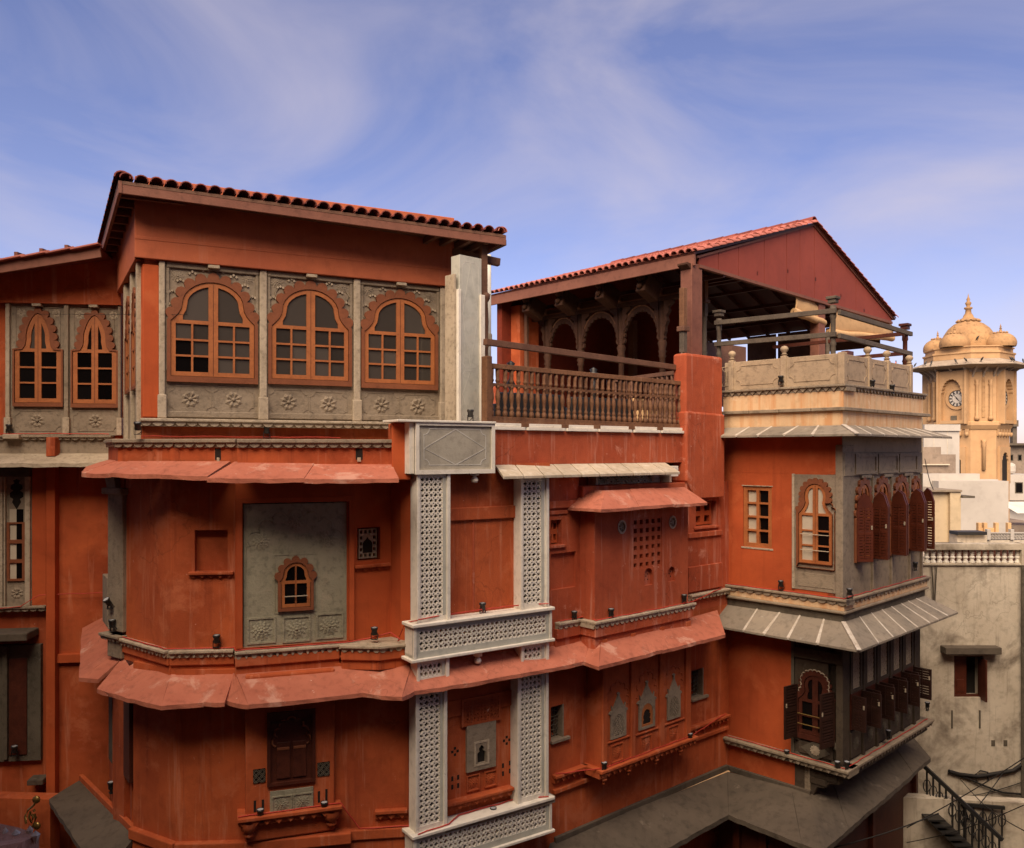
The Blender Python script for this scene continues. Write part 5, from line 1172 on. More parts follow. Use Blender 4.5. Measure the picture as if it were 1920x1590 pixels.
# cream canvas blinds, rolled at the foot
def canvas(u0, v0, u1, v1, drop0, drop1, label):
    F = GF.off(-.14); s0, z0 = F.px(u0, v0); s1, z1 = F.px(u1, v1); n_ = 14; b = MB(); g = []
    t = thing('canvas_blind', F.w(s0, z0-drop0, 0), label, 'blind', 'rolled canvas blinds')
    for i in range(n_+1):
        f = i/n_; s = lerp(s0, s1, f); zt = lerp(z0, z1, f); dr = lerp(drop0, drop1, f); col = []
        for j in range(7):
            q = j/6; col.append(F.w(s, zt-dr*q+.015*math.sin(f*17+q*3), .10*math.sin(q*2.6)+.014*math.sin(f*13+q*4)*q))
        g.append(col)
    b.grid(g)
    o = b.build('sheet', M['canvas'], t); sm = o.modifiers.new('thick', 'SOLIDIFY'); sm.thickness = .008
    b = MB(); pts = [F.w(lerp(s0-.05, s1+.02, i/10), lerp(z0-drop0, z1-drop1, i/10)+.012*math.sin(i*1.7), .06+.012*math.sin(i*2.3)) for i in range(11)]
    b.tube(pts, .095, 10); b.face([Vector(v) for v in b.v[:10]]); b.build('roll', M['canvas'], t)
    e = pts[0]; b = MB(); b.tube([e+Vector((-.012*math.cos(a_/3), 0, 0))+Vector((GF.d.x, GF.d.y, 0))*(.012*a_*math.cos(a_)*.6*.5)+Vector((0, 0, .012*a_*math.sin(a_)*.5)) for a_ in [i*.7 for i in range(18)]], .006, 4); b.build('roll_edge', M['rail_wood'], t)
canvas(1486, 540, 1540, 562, .62, .62, 'short cream canvas blind rolled up left of the gable post')
canvas(1551, 566, 1669, 602, .85, .52, 'long cream canvas blind rolled up right of the gable post')
# terrace furniture
def chair(p, rot, label, m='canvas'):
    t = thing('wicker_chair', p, label, 'chair'); Mx = Matrix.Translation(Vector(p)) @ Matrix.Rotation(rot, 4, 'Z')
    def bx(n, *a): return MB().box(IDF, *a).build(n, M[m], t, .02, Mx @ Matrix.Translation((0, 0, -Z0)))
    bx('seat', -.28, .28, .36, .44, -.28, .28); bx('arm', -.32, -.26, .36, .62, -.28, .28); bx('arm', .26, .32, .36, .62, -.28, .28)
    for k in range(6): bx('back_slat', -.27+.09*k, -.21+.09*k, .44, .86, -.30, -.27)
    bx('back_rail', -.30, .30, .84, .92, -.32, -.26)
    for x in (-.27, .27):
        for y in (-.26, .26): bx('leg', x-.025, x+.025, 0, .37, y-.025, y+.025)
    return t
chair(wpt(1219, 20.0, .34), R(50), 'yellow wicker armchair behind the spindle balustrade')
def sofa(p, rot, label):
    t = thing('lounge_sofa', p, label, 'sofa', 'dark sofas on the terrace'); Mx = Matrix.Translation(Vector(p)) @ Matrix.Rotation(rot, 4, 'Z')
    def bx(n, m, *a): return MB().box(IDF, *a).build(n, M[m], t, .03, Mx @ Matrix.Translation((0, 0, -Z0)))
    bx('base', 'black', -.8, .8, .08, .34, -.35, .35); bx('back', 'black', -.8, .8, .30, .78, -.38, -.26); bx('arm', 'black', -.86, -.74, .08, .56, -.35, .35); bx('arm', 'black', .74, .86, .08, .56, -.35, .35)
    bx('cushion', 'marble_panel', -.72, -.02, .34, .46, -.25, .33); bx('cushion', 'marble_panel', .02, .72, .34, .46, -.25, .33)
sofa(wpt(978, 16.6, .34), R(215), 'dark sofa with grey cushions behind the left end of the balustrade'); sofa(wpt(1110, 18.0, .34), R(210), 'dark sofa behind the middle of the balustrade')
for (u, v, Y, lb) in ((958, 676, 17.0, 'small dark capped lamp post behind the left end of the balustrade'), (1113, 688, 18.2, 'small dark capped lamp post behind the middle of the balustrade')):
    zt = zz(v, Y); p = wpt(u, Y, .34); t = thing('garden_lamp', p, lb, 'lamp', 'capped lamps on the terrace'); H = zt-.34
    MB().lathe([(.05, 0), (.05, H*.5), (.08, H*.52), (.03, H*.6), (.09, H*.68), (.035, H*.76), (.03, H*.84)], Matrix.Translation(p), 10, True).build('stem', M['black'], t); MB().lathe([(.02, H*.83), (.12, H*.87), (.12, H*.90), (.06, H*.93), (.09, H*.96), (.0, H)], Matrix.Translation(p), 10, False).build('cap', M['black'], t)
# inner balustrade across the terrace
ib = thing('inner_balustrade', wpt(1190, 19.2, .34), 'short wooden spindle balustrade at the back of the terrace', 'balustrade')
IF = FP(1150, 20.8, 1284, 18.4)
rail3('top_rail', 'rail_wood', IF, 0, 1.75, IF.L, 1.75, .09, .09, ib); rail3('bottom_rail', 'rail_wood', IF, 0, .55, IF.L, .55, .09, .09, ib)
ME2 = baluster_mesh(.045, 1.12, M['rail_wood'])
for k in range(16): inst(ME2, 'spindle', ib, Matrix.Translation(IF.w(lerp(.1, IF.L-.1, k/15), .59, 0)))
# white drain pipe behind the tall marble slab
dp = thing('drain_pipe', wpt(916, 17.2, .3), 'white drain pipe standing behind the tall marble slab', 'pipe')
MB().lathe([(.055, 0), (.055, 3.75)], Matrix.Translation(wpt(916, 17.2, .3)), 12, True).build('pipe', M['inlay'], dp); MB().lathe([(.062, 1.9), (.075, 1.92), (.075, 2.1), (.062, 2.12)], Matrix.Translation(wpt(916, 17.2, .3)), 12, False).build('collar', M['stone_light'], dp)
# ================================================================== corner tower
TC = Vector((6.69, 16.87)); ld = Vector((.695, -.719)); rd = Vector((.719, .695))
TL = Face(TC-ld*3.1, TC); TR = Face(TC, TC+rd*4.25); LT, LR = 3.1, 4.25
tw = thing('corner_tower', (7, 18, 0), 'orange and grey stone corner tower with shuttered bay and stone roof terrace', 'building')
M['tower_stone'] = material('weathered_grey_stone', (0.31, 0.248, 0.175), (0.23, 0.18, 0.127), spots=(0.27, 0.25, 0.21), spot_pos=.66, spot_scale=6, grime=.5, bump=.4)
sl0 = TL.s(1358)
def both(name, m, z0, z1, n, nb=-.4, s0=None, s1=None, bevel=.008):
    """band that wraps the corner: one piece on each face, mitred by butting"""
    boxo(name, M[m], tw, TL, s0 if s0 is not None else sl0, LT+n, z0, z1, nb, n, bevel); boxo(name, M[m], tw, TR, .003, s1 if s1 is not None else LR, z0, z1, nb, n-.002, bevel)
# body: walls with window openings on the left face
wv = rectpx(TL, 1393, 911, 1447, 1029)
slab('wall', M['orange_new'], tw, TL, rloop(0, TL.s(1567), -3.2, .6), -.3, 0, [rloop(*wv)])
slab('wall', M['tower_stone'], tw, TR, rloop(.0, LR, -3.2, .6), -.3, -.03)
boxo('wall', M['tower_stone'], tw, Face(TC+rd*LR-ld*3.1, TC+rd*LR), 0, 3.0, -6.4, 1.2, .02, .3, 0)
# window with curtain
fr = slab('casement_window', M['wood'], tw, TL, rloop(*wv), -.14, -.03, [rloop(lerp(wv[0]+.06, wv[1]-.06, i/2)+.035, lerp(wv[0]+.06, wv[1]-.06, (i+1)/2)-.035, lerp(wv[2]+.07, wv[3]-.07, j/4)+.02, lerp(wv[2]+.07, wv[3]-.07, (j+1)/4)-.02) for i in range(2) for j in range(4)])
boxo('plaster_edge', M['stone_light'], fr, TL, wv[0]-.035, wv[1]+.035, wv[2]-.04, wv[2]-.002, -.1, .012, .004); boxo('plaster_edge', M['stone_light'], fr, TL, wv[0]-.03, wv[1]+.03, wv[3]+.001, wv[3]+.02, -.1, .008, .003)
for i in range(2):
    for j in range(4):
        a, c = lerp(wv[0]+.06, wv[1]-.06, i/2)+.03, lerp(wv[0]+.06, wv[1]-.06, (i+1)/2)-.03; z0, z1 = lerp(wv[2]+.07, wv[3]-.07, j/4)+.015, lerp(wv[2]+.07, wv[3]-.07, (j+1)/4)-.015
        boxo('pane', M['curtain'] if i == 0 else M['glass_dark'], fr, TL, a, c, z0, z1, -.10, -.09, 0)
# arched stone window on the left face
zp1, zp0 = TL.px(1490, 889)[1], TL.px(1490, 1103)[1]
spn = boxo('stone_panel', M['stone'], tw, TL, TL.s(1487), TL.s(1567), zp0, zp1, -.3, .012, 0)
boxo('panel_edge', M['stone_light'], spn, TL, TL.s(1486), TL.s(1491), zp0, zp1+.01, -.05, .04, .01)
s0, s1 = TL.s(1494, .03), TL.s(1565.5, .03); zb = TL.px(1494, 1062, .03)[1]; zs = TL.px(1497, 962, .03)[1]; za = TL.px(1531, 908, .03)[1]
aw = arch_window(tw, TL, (s0+s1)/2, zb, (s1-s0)/2, zs-zb, za-zs, KEYH, 15, .30, 1, 3, .012, .06, M['curtain'], base_band=.10, le=.86, mull=.055, lowglass=lambda i, f, x: M['curtain'] if x < 0 and (i+int(f*4)) % 3 else M['glass_dark'])
for f in (.33, .62): MB().tube([TL.w(s0+.1, lerp(zb, zs, f), .075), TL.w(s1-.1, lerp(zb, zs, f), .075)], .010, 6).build('guard_bar', M['stone_light'], aw)
bpx('dado_panel', M['tower_stone'], spn, TL, 1496, 1072, 1563, 1106, .0, .02, .006)
# corner pillar
boxo('corner_pillar', M['stone'], tw, TL, TL.s(1567), LT+.03, -3.06, .12, -.3, .03, .02); boxo('corner_pillar', M['stone'], tw, TR, .0, .50, -3.06, .12, -.3, .028, .02)
boxo('wall_top', M['orange_new'], tw, TL, sl0, LT+.0, zp1+.012, .52, -.25, .004, 0)
boxo('lintel_band', M['buff'], tw, TR, -.003, LR, TR.px(1582, 848)[1], .52, -.2, .015, .004)
zt0, zt1 = TR.px(1582, 893)[1], TR.px(1582, 848)[1]-.004
boxo('carved_lintel', M['tower_stone'], tw, TR, .02, LR-.05, zt0, zt1, -.2, .045, .01)
for k in range(3):
    a = .55+1.15*k; slab('lintel_panel', M['tower_stone'], tw, TR, rloop(a-.04, a+1.04, zt0+.03, zt1-.03), .03, .07, [rloop(a+.03, a+.97, zt0+.09, zt1-.09)])
    boxo('lintel_tab', M['tower_stone'], tw, TR, a+.3, a+.8, zt0-.06, zt0+.02, -.1, .05, .01)
# four arched windows with louvred shutters on the right face
wb = [(.56, 1.40), (1.47, 2.40), (2.49, 3.46), (3.55, 4.18)]
zsb, zst = TR.px(1601, 1055)[1], TR.px(1601, 975)[1]; zap = TR.px(1617, 908)[1]
def shutter(parent, F, s, z0, z1, ang, wd, rise, side, m='shutter', name='shutter', n0=.05):
    """louvred leaf hinged at s, swung out by ang degrees; side=+1 leaf extends to +s when closed"""
    ca, sa = math.cos(R(ang))*side, math.sin(R(ang))
    h = F.w(s, 0, n0); d2 = F.d*ca+F.nv*sa
    L_ = Face((h.x, h.y), (h.x+d2.x, h.y+d2.y))
    top = [(wd, z0+(z1-z0)*1.0), (wd*.75, z1+rise*.75), (wd*.45, z1+rise*.98), (0.03, z1+rise*.55) , (0, z1)] if rise else [(wd, z1), (0, z1)]
    outl = [(0, z0), (wd, z0)]+top
    b0, t0 = z0+.07, z1-.01; mid = lerp(b0, t0, .5)
    o = slab(name, M[m], parent, L_, outl, -.02, .02, [rloop(.05, wd-.05, b0, mid-.03), rloop(.05, wd-.05, mid+.03, t0)])
    b = MB(); cnt = max(6, int((z1-z0)/.062))
    for k in range(cnt):
        z = lerp(b0, t0, (k+.5)/cnt)
        if abs(z-mid) < .05: continue
        A, B = L_.w(.045, z, 0), L_.w(wd-.045, z, 0); nv = Vector((L_.nv.x, L_.nv.y, 0)); e = .018; u_ = Vector((0, 0, .028))
        b.hexa([A-nv*e-u_*1.0, B-nv*e-u_, B+nv*e+u_*.2-u_, A+nv*e+u_*.2-u_, A-nv*e+u_*.2, B-nv*e+u_*.2, B+nv*e+u_*.9, A+nv*e+u_*.9])
    tag(b.build('louvers', M[m], o), kind='stuff'); boxo('tilt_bar', M[m], o, L_, wd/2-.012, wd/2+.012, b0, t0, .02, .035, 0)
    boxo('mid_rail', M[m], o, L_, .02, wd-.02, mid-.035, mid+.035, -.022, .024, .004)
    slab('latch', M['stone_light'], o, L_, rloop(wd-.05, wd-.02, mid+.08, mid+.16), -.03, .035)
    return o
for k, (a, c) in enumerate(wb):
    boxo('stone_mullion', M['stone'], tw, TR, c+.005, c+.06, -3.05, zt0-.02, -.1, .05, .012)
    st = boxo('stone_panel', M['tower_stone'], tw, TR, a-.03, c+.03, -3.05, zt0, -.1, .0, 0)
    aw = arch_window(tw, TR, (a+c)/2, zsb, (c-a)/2, zst-zsb, zap-zst, KEYH, 11, .26, 1, 3, .0, .06, M['glass_dark'], base_band=.08, mull=.05)
    shutter(aw, TR, c-.02, zsb+.02, zst+.25, 84 if k < 3 else 70, .34, .32, -1)
    if k == 0: shutter(aw, TR, a+.02, zsb+.02, zst+.25, 42, .34, .32, 1)
    else: shutter(aw, TR, a+.03, zsb+.02, zst+.25, 96, .32, .32, 1)
# ledge, cream strip and skirt of the mid storey
zm = -3.0
ledge(tw, TL, sl0-.02, LT+.14, zm, .05, -.3, .14, M['tower_stone'], pitch=.2, hs=.08); ledge(tw, TR, .0, LR+.25, zm, .05, -.3, .138, M['tower_stone'], pitch=.2, hs=.08)
both('cream_strip', 'cream', -3.24, -3.12, .08, s1=LR+.18); both('stone_roll', 'tower_stone', -3.30, -3.24, .12, s1=LR+.2, bevel=.02)
both('skirt', 'stone_dark', -3.60, -3.30, .05, s1=LR+.12)
# sloping eaves of slate slabs with mortar joints
def slate_eave(zi, zo, over, leftstops, rightstops, tname='eave_slab', t=.05, n_in=.05, lo_end=None):
    def strip(F, stops, s_of_in):
        for k in range(len(stops)-1):
            (a_o, a_i), (b_o, b_i) = stops[k], stops[k+1]
            g = .018
            P4 = [F.w(a_o+g, zo, over), F.w(b_o-g, zo, over), F.w(b_i-g*.5, zi, n_in), F.w(a_i+g*.5, zi, n_in)]
            dn = Vector((0, 0, -t)); b = MB(); b.hexa([p+dn for p in P4]+P4); b.build(tname, M['slate'], tw, .008)
            up = Vector((0, 0, .012)); q = .034
            P4 = [F.w(b_o-q+random.uniform(-.02, .01), zo, over-.006), F.w(b_o+q*.7, zo, over-.006), F.w(b_i+q*.5, zi, n_in), F.w(b_i-q*.6, zi, n_in)]
            if k < len(stops)-2:
                b = MB(); b.hexa([p-up*3 for p in P4]+[p+up for p in P4]); b.build('mortar_joint', M['mortar'], tw, .006)
    strip(TL, leftstops, None); strip(TR, rightstops, None)
    # hip mortar at the corner
    co = TL.w(LT+over, zo, over); ci = TL.w(LT+n_in, zi, n_in); x = Vector((TL.d.x+TL.nv.x*0, TL.d.y, 0))
    b = MB(); b.beam(co+Vector((0, 0, .0)), ci+Vector((0, 0, .005)), .09, .03); b.build('mortar_hip', M['mortar'], tw, .006)
ov = .62
lo_ = [1325, 1394, 1433, 1477.5, 1533.5]; li_ = [1358, 1420, 1462, 1500, 1545]
ls = [(TL.s(a, ov), TL.s(b_, .05)) for a, b_ in zip(lo_, li_)]+[(LT+ov, LT+.05)]
ro_ = [1648, 1675.5, 1700, 1722, 1744, 1760, 1778, 1797]
rs = [(-ov, -.05)]+[(TR.s(a, ov), None) for a in ro_]
rs = [(a, (b_ if b_ is not None else max(.15, (a+ov)*(LR+.1)/(TR.s(1797, ov)+ov)))) for a, b_ in rs]
slate_eave(-3.46, -3.84, ov, ls, rs)
ov2 = .55
l2 = [(TL.s(a, ov2), TL.s(b_, .05)) for a, b_ in ((1336, 1362), (1380, 1405), (1421, 1447), (1470, 1497), (1524, 1535))]+[(LT+ov2, LT+.05)]
r2 = [(-ov2, -.05)]+[(lerp(-ov2, LR+.45, k/8), lerp(-.05, LR, k/8)) for k in range(1, 9)]
slate_eave(.52, .33, ov2, l2, r2)
# cream parapet storey
both('cream_wall', 'cream', .50, .82, .02); both('cream_wall', 'cream', .88, 1.24, .05)
for F, a, c in ((TL, sl0-.05, LT+.10), (TR, .0, LR+.35)):
    n_ = 4 if F is TL else 6
    for k in range(n_): boxo('stone_course', M['tower_stone'], tw, F, lerp(a, c, k/n_)+.006, lerp(a, c, (k+1)/n_)-.006, .815, .885, -.3, .10-(0 if F is TL else .002), .01)
ledge(tw, TL, sl0, LT+.12, 1.35, .05, -.4, .12, M['tower_stone'], pitch=.17, hs=.085, style='tri'); ledge(tw, TR, .0, LR+.1, 1.35, .05, -.4, .118, M['tower_stone'], pitch=.17, hs=.085, style='tri')
floor_poly('roof_floor', M['stone'], [tuple(TL.w(sl0, 0, -.1)[:2]), tuple(TL.w(LT-.1, 0, -.1)[:2]), tuple(TR.w(LR-.1, 0, -.1)[:2]), tuple(TR.w(LR-.1, 0, -3.2)[:2]), tuple(TL.w(sl0, 0, -4)[:2])], 1.1, 1.33, tw)
# roof parapet: carved panels between posts with ball finials
ppt = thing('stone_parapet', TL.w(1.5, 1.35, 0), 'carved buff stone parapet with ball finials round the tower roof', 'parapet')
def parapet(F, stops, n, hz, m):
    for a, c in zip(stops[:-1], stops[1:]):
        o = boxo('parapet_panel', m, ppt, F, a+.05, c-.05, 1.352, hz, n-.08, n, .01); q = notched(a+.13, c-.13, 1.45, hz-.09, .11)
        slab('panel_moulding', m, o, F, q, n-.004, n+.010, [ring_outline(q, .016)])
M['parapet_stone'] = material('buff_sandstone', (0.43, 0.32, 0.21), (0.34, 0.255, 0.17), spots=(0.17, 0.14, 0.11), spot_pos=.63, spot_scale=2.6, grime=.45, bump=.35)
def finial(F, s, n, zt, ball=True, m=None):
    m = m or M['parapet_stone']; o = boxo('parapet_post', m, ppt, F, s-.065, s+.065, 1.352, zt-.20, n-.10, n+.03, .014)
    if ball: MB().lathe([(.055, -.20), (.055, -.17), (.075, -.165), (.04, -.14), (.05, -.12), (.085, -.07), (.085, -.03), (.05, .01), (0, .025)], Matrix.Translation(F.w(s, zt, n-.035)), 12, False).build('ball_finial', m, o)
pl_st = [TL.s(1356), TL.s(1372), TL.s(1470), LT-.0]; parapet(TL, pl_st, .02, 1.98, M['parapet_stone'])
finial(TL, TL.s(1372), .02, 2.22); finial(TL, TL.s(1470), .02, 2.22)
boxo('corner_post', M['parapet_stone'], ppt, TL, LT-.07, LT+.07, 1.352, 2.0, -.10, .05, .014)
pr_st = [.0, TR.s(1628), TR.s(1664), TR.s(1706)]; parapet(TR, pr_st, .02, 1.97, M['parapet_stone'])
for u in (1628, 1664, 1706): finial(TR, TR.s(u), .02, 2.20)
# timber guard rail above the parapet
gr = thing('timber_guard_rail', TL.w(1.5, 1.35, -.3), 'dark timber guard rail of square bars on turned posts round the tower roof', 'rail')
GLf, GRf = TL.off(-.25), TR.off(-.22)
def gpost(F, u, vt, zb=1.33, m='grey_wood', r=.07):
    s, zt = F.px(u, vt); p = F.w(s, zb, 0); H = zt-zb
    MB().lathe([(r*1.2, 0), (r*1.2, H*.2), (r*.75, H*.22), (r*.8, H*.45), (r, H*.47), (r*.75, H*.5), (r*.75, H*.75), (r*1.0, H*.77), (r*.9, H*.90)], Matrix.Translation(p), 10, True).build('post', M[m], gr)
    b = MB(); b.box(F, s-r*1.2, s+r*1.2, zt-.14, zt-.06, -r*1.2, r*1.2); b.box(F, s-r*1.6, s+r*1.6, zt-.06, zt, -r*1.6, r*1.6); b.build('post_cap', M[m], gr, .01)
    return s, zt
a1 = gpost(GLf, 1348, 582); a2 = gpost(GLf, 1562, 556); a3 = gpost(GRf, 1697, 607, m='dark_wood')
for v0, v1, v2 in ((606, 583, 627), (646, 627, 664)):
    pA = GLf.w(*GLf.px(1343, v0), .06); pB = GLf.w(*GLf.px(1570, v1), .06); MB().beam(pA, pB, .07, .10).build('bar', M['grey_wood'], gr, .006)
    pC = GRf.w(*GRf.px(1568, v1+3), .06); pD = GRf.w(*GRf.px(1704, v2), .06); MB().beam(pC, pD, .07, .10).build('bar', M['grey_wood'], gr, .006)
# far side of the guard rail
p3 = GRf.w(*GRf.px(1697, 627), 0); p3b = GRf.w(*GRf.px(1697, 664), 0)
for p in (p3, p3b):
    e = p+Vector((-.695, .719, 0))*3.4; MB().beam(p+Vector((0, 0, .02)), e, .07, .09).build('bar', M['dark_wood'], gr, .006)
pq = p3+Vector((-.695, .719, 0))*1.9; MB().beam(Vector((pq.x, pq.y, Z0+1.33)), Vector((pq.x, pq.y, pq.z+.25)), .09, .09, (0, 1, 0)).build('post', M['grey_wood'], gr, .01)
# --- lower storey of the tower (dark)
zq0 = -6.40
slab('wall', M['orange_new'], tw, TL, rloop(0, TL.s(1484), zq0, -3.5), -.3, 0); 
slab('stone_wall', M['bay_stone'], tw, TL, rloop(TL.s(1484), LT, zq0, -3.5), -.3, -.01)
slab('stone_wall', M['bay_stone'], tw, TR, rloop(0, LR, zq0, -3.5), -.3, -.02)
boxo('panel_edge', M['stone_dark'], tw, TL, TL.s(1484), TL.s(1490), zq0, -3.6, -.05, .03, .01)
boxo('frieze', M['bay_stone'], tw, TL, TL.s(1491), LT+.02, TL.px(1500, 1232)[1], TL.px(1500, 1212)[1], -.05, .06, .012)
jali(tw, TL, TL.s(1497), TL.s(1560), TL.px(1500, 1208)[1]+.0, -3.62, -.01, .02, M['bay_stone'], .22, .2, 'frieze_lattice')
s0, s1 = TL.s(1493, .03), TL.s(1565, .03); zb = TL.px(1493, 1381, .03)[1]; zs = TL.px(1493, 1308, .03)[1]; za = TL.px(1529, 1268, .03)[1]
lwn = arch_window(tw, TL, (s0+s1)/2, zb, (s1-s0)/2, zs-zb, za-zs, KEYH, 15, .32, 1, 2, .0, .07, M['glass_dark'], M['dark_wood'], M['dark_wood'], base_band=.12, le=.86, mull=.06)
arcp = [((s0+s1)/2+x*(s1-s0)/2*1.25, zs+y*(za-zs)*1.0+.10) for x, y in KEYH if y > .05]
b = MB(); b.tube([TL.w(p[0], p[1], .05) for p in cusped(arcp, 15, .4)], .016, 4); b.build('arch_edge', M['stone_light'], lwn)
for v in (1342, 1361): 
    z = TL.px(1530, v)[1]; MB().tube([TL.w(s0+.06, z, .09), TL.w(s1-.06, z, .09)], .012, 6).build('guard_bar', M['brass'], lwn)
shutter(lwn, TL, s0+.02, zb+.02, zs+.30, 100, .40, 0, 1, 'black_wood'); shutter(lwn, TL, s1-.01, zb+.02, zs+.30, 78, .42, 0, -1, 'black_wood')
dz0, dz1 = zq0+.06, zb-.06; dpn = boxo('dado_panel', M['bay_stone'], tw, TL, s0+.05, s1-.05, dz0, dz1, -.01, .02, .006); cx, cz = (s0+s1)/2, (dz0+dz1)/2
q = [(cx-.32, cz), (cx, cz-.2), (cx+.32, cz), (cx, cz+.2)]; slab('diamond_relief', M['stone_dark'], dpn, TL, q, .015, .035); rosette(dpn, TL, cx, cz, .035, .11, M['stone_light'])
for sx in (-1, 1):
    for sz in (-1, 1): rosette(dpn, TL, cx+sx*.40, cz+sz*.20, .02, .085, M['stone_dark'])
boxo('corner_pillar', M['bay_stone'], tw, TL, TL.s(1568), LT+.03, zq0, -3.6, -.3, .03, .015); boxo('corner_pillar', M['bay_stone'], tw, TR, 0, .22, zq0, -3.6, -.3, .028, .015)
for k in range(5):
    a = .34+.70*k; c = a+.56
    boxo('mullion', M['bay_stone'], tw, TR, c+.02, c+.12, zq0, -3.6, -.1, .05, .012)
    zA, zB = -4.95, -4.05
    lf = jali(tw, TR, a+.10, c-.10, zA, zB, -.012, .015, M['stone_light'], .095, .34, 'lattice_light', seg=8); jali(tw, TR, a+.10, c-.10, -3.92, -3.72, -.012, .015, M['stone_dark'], .10, .3, 'lattice_light', seg=8)
    slab('arch_frame', M['bay_stone'], lf, TR, rloop(a, c, zA-.05, zB+.08), -.01, .035, [arch_loop((a+.10, c-.10, zA+.02, zB))])
    wn = boxo('low_window', M['dark_wood'], tw, TR, a+.03, c-.03, -5.75, -5.0, -.02, .03, .006)
    shutter(wn, TR, c-.04, -5.72, -5.02, 86, .40, 0, -1, 'black_wood'); shutter(wn, TR, a+.04, -5.72, -5.02, 98, .30, 0, 1, 'black_wood')
    pnl = boxo('oval_panel', M['bay_stone'], tw, TR, a+.04, c-.04, -6.34, -5.82, -.02, .02, .006); rosette(pnl, TR, (a+c)/2, -6.08, .02, .15, M['stone_dark'])
# lower ledge, corbels
ledge(tw, TL, sl0-.02, LT+.22, zq0, .06, -.3, .22, M['tower_stone'], pitch=.16, hs=.09, style='tri'); ledge(tw, TR, .0, LR+.25, zq0, .06, -.3, .218, M['tower_stone'], pitch=.16, hs=.09, style='tri')
sc0 = TL.s(1507)
slab('wall', M['orange_new'], tw, TL, rloop(0, sc0, ZG, zq0-.05), -.3, -.002); boxo('corner_stone', M['tower_stone'], tw, TL, sc0, sc0+.14, -7.2, zq0-.1, -.3, 0, .02)
dcorb = LT-sc0-.1
for k in range(3): boxo('corbel', M['bay_stone'], tw, TR, -.0+.002*k, LR+.1-.1*k, zq0-.16-.14*k-.1, zq0-.10-.14*k, -dcorb, .12-.22*k, .03); 
slab('carved_bracket', M['bay_stone'], tw, TL, [(sc0+.1, -7.15), (sc0+.2, -7.18), (sc0+.28, -7.0), (sc0+.42, -6.98), (sc0+.55, -6.85), (sc0+.75, -6.82), (LT, -6.62), (LT, -6.5), (sc0+.1, -6.5)], -.18, -.03, (), .02)
LRf = Face(TL.w(sc0+.1, 0, 0)[:2], (Vector(TL.w(sc0+.1, 0, 0)[:2])+rd*6))
slab('wall', M['bay_stone'], tw, LRf, rloop(0, 5, ZG, -6.5), -.3, 0)
floor_poly('bay_floor', M['bay_stone'], [tuple(TL.w(sc0, 0, -.05)[:2]), tuple(TL.w(LT, 0, -.05)[:2]), tuple(TR.w(LR, 0, -.05)[:2]), tuple(TR.w(LR, 0, -2.5)[:2]), tuple(TL.w(sc0, 0, -4)[:2])], zq0-.3, zq0-.12, tw)
# ================================================================== street, canopies and the building underfoot
def structure(o): o['kind'] = 'structure'; return o
M['street'] = material('street_paving', (0.10, 0.085, 0.070), (0.075, 0.064, 0.052), scale=.5, grime=.4)
b = MB(); b.quad((-900, -400, 0), (900, -400, 0), (900, 1500, 0), (-900, 1500, 0)); structure(b.build('street', M['street']))
M['masonry'] = material('crumbling_masonry', (0.40, 0.22, 0.15), (0.30, 0.16, 0.11), spots=(0.45, 0.36, 0.28), spot_pos=.68, spot_scale=14, grime=.4, bump=.7, bscale=30)
ob = thing('near_building', (0, -3, 0), 'crumbling brown masonry parapet corner at the bottom left edge of the picture, with unseen blocks added for shade', 'parapet')
boxo('wall', M['masonry'], ob, Face((-26, 2.75), (26, 2.75)), 0, 52, ZG, -1.56, 0, 13, 0)
boxo('shade_block', M['masonry'], ob, Face((-26, -1.2), (1.5, -1.2)), 0, 27.5, -1.6, 11.5, 0, 9, 0)  # unseen block behind the viewer, added and sized to shade the lower storeys
boxo('shade_block', M['masonry'], ob, Face((1.5, -1.0), (22, -1.0)), 0, 20.5, -1.6, 15, 0, 9, 0)  # second, taller unseen block, added to shade the right-hand facade
boxo('side_block', M['masonry'], ob, Face((-24, 14.5), (-10.8, 14.5)), 0, 13, ZG, 9.0, 0, 16, 0)  # added out of view on the left to darken the left wing
boxo('side_block', M['masonry'], ob, Face((13.6, 18.5), (26, 18.5)), 0, 12, ZG, -.5, 0, 16, 0)  # added out of view on the right to darken the stained house lower down
# rough broken corner that shows at the bottom left
b = MB(); nx, ny = 14, 8; rr = random.Random(5)
g = {}
for i in range(nx+1):
    for j in range(ny+1):
        e = i/nx; x = -3.1+1.30*e+rr.uniform(-.015, .015); y = 2.62+.55*j/ny+rr.uniform(-.015, .015)
        z = -1.455+rr.uniform(-.012, .012)+(.03 if j in (0, ny) or i == nx else 0)-.05*(e > .9)*rr.random()
        g[i, j] = Vector((x, y, Z0+z))
for i in range(nx):
    for j in range(ny): b.face([g[i, j], g[i+1, j], g[i+1, j+1], g[i, j+1]])
lo = lambda p: Vector((p.x, p.y, Z0-2.2))
for i in range(nx): b.face([g[i+1, ny], g[i, ny], lo(g[i, ny]), lo(g[i+1, ny])][::-1]); b.face([g[i, 0], g[i+1, 0], lo(g[i+1, 0]), lo(g[i, 0])][::-1])
for j in range(ny): b.face([g[nx, j], g[nx, j+1], lo(g[nx, j+1]), lo(g[nx, j])][::-1])
b.build('parapet', M['masonry'], ob)
b = MB()
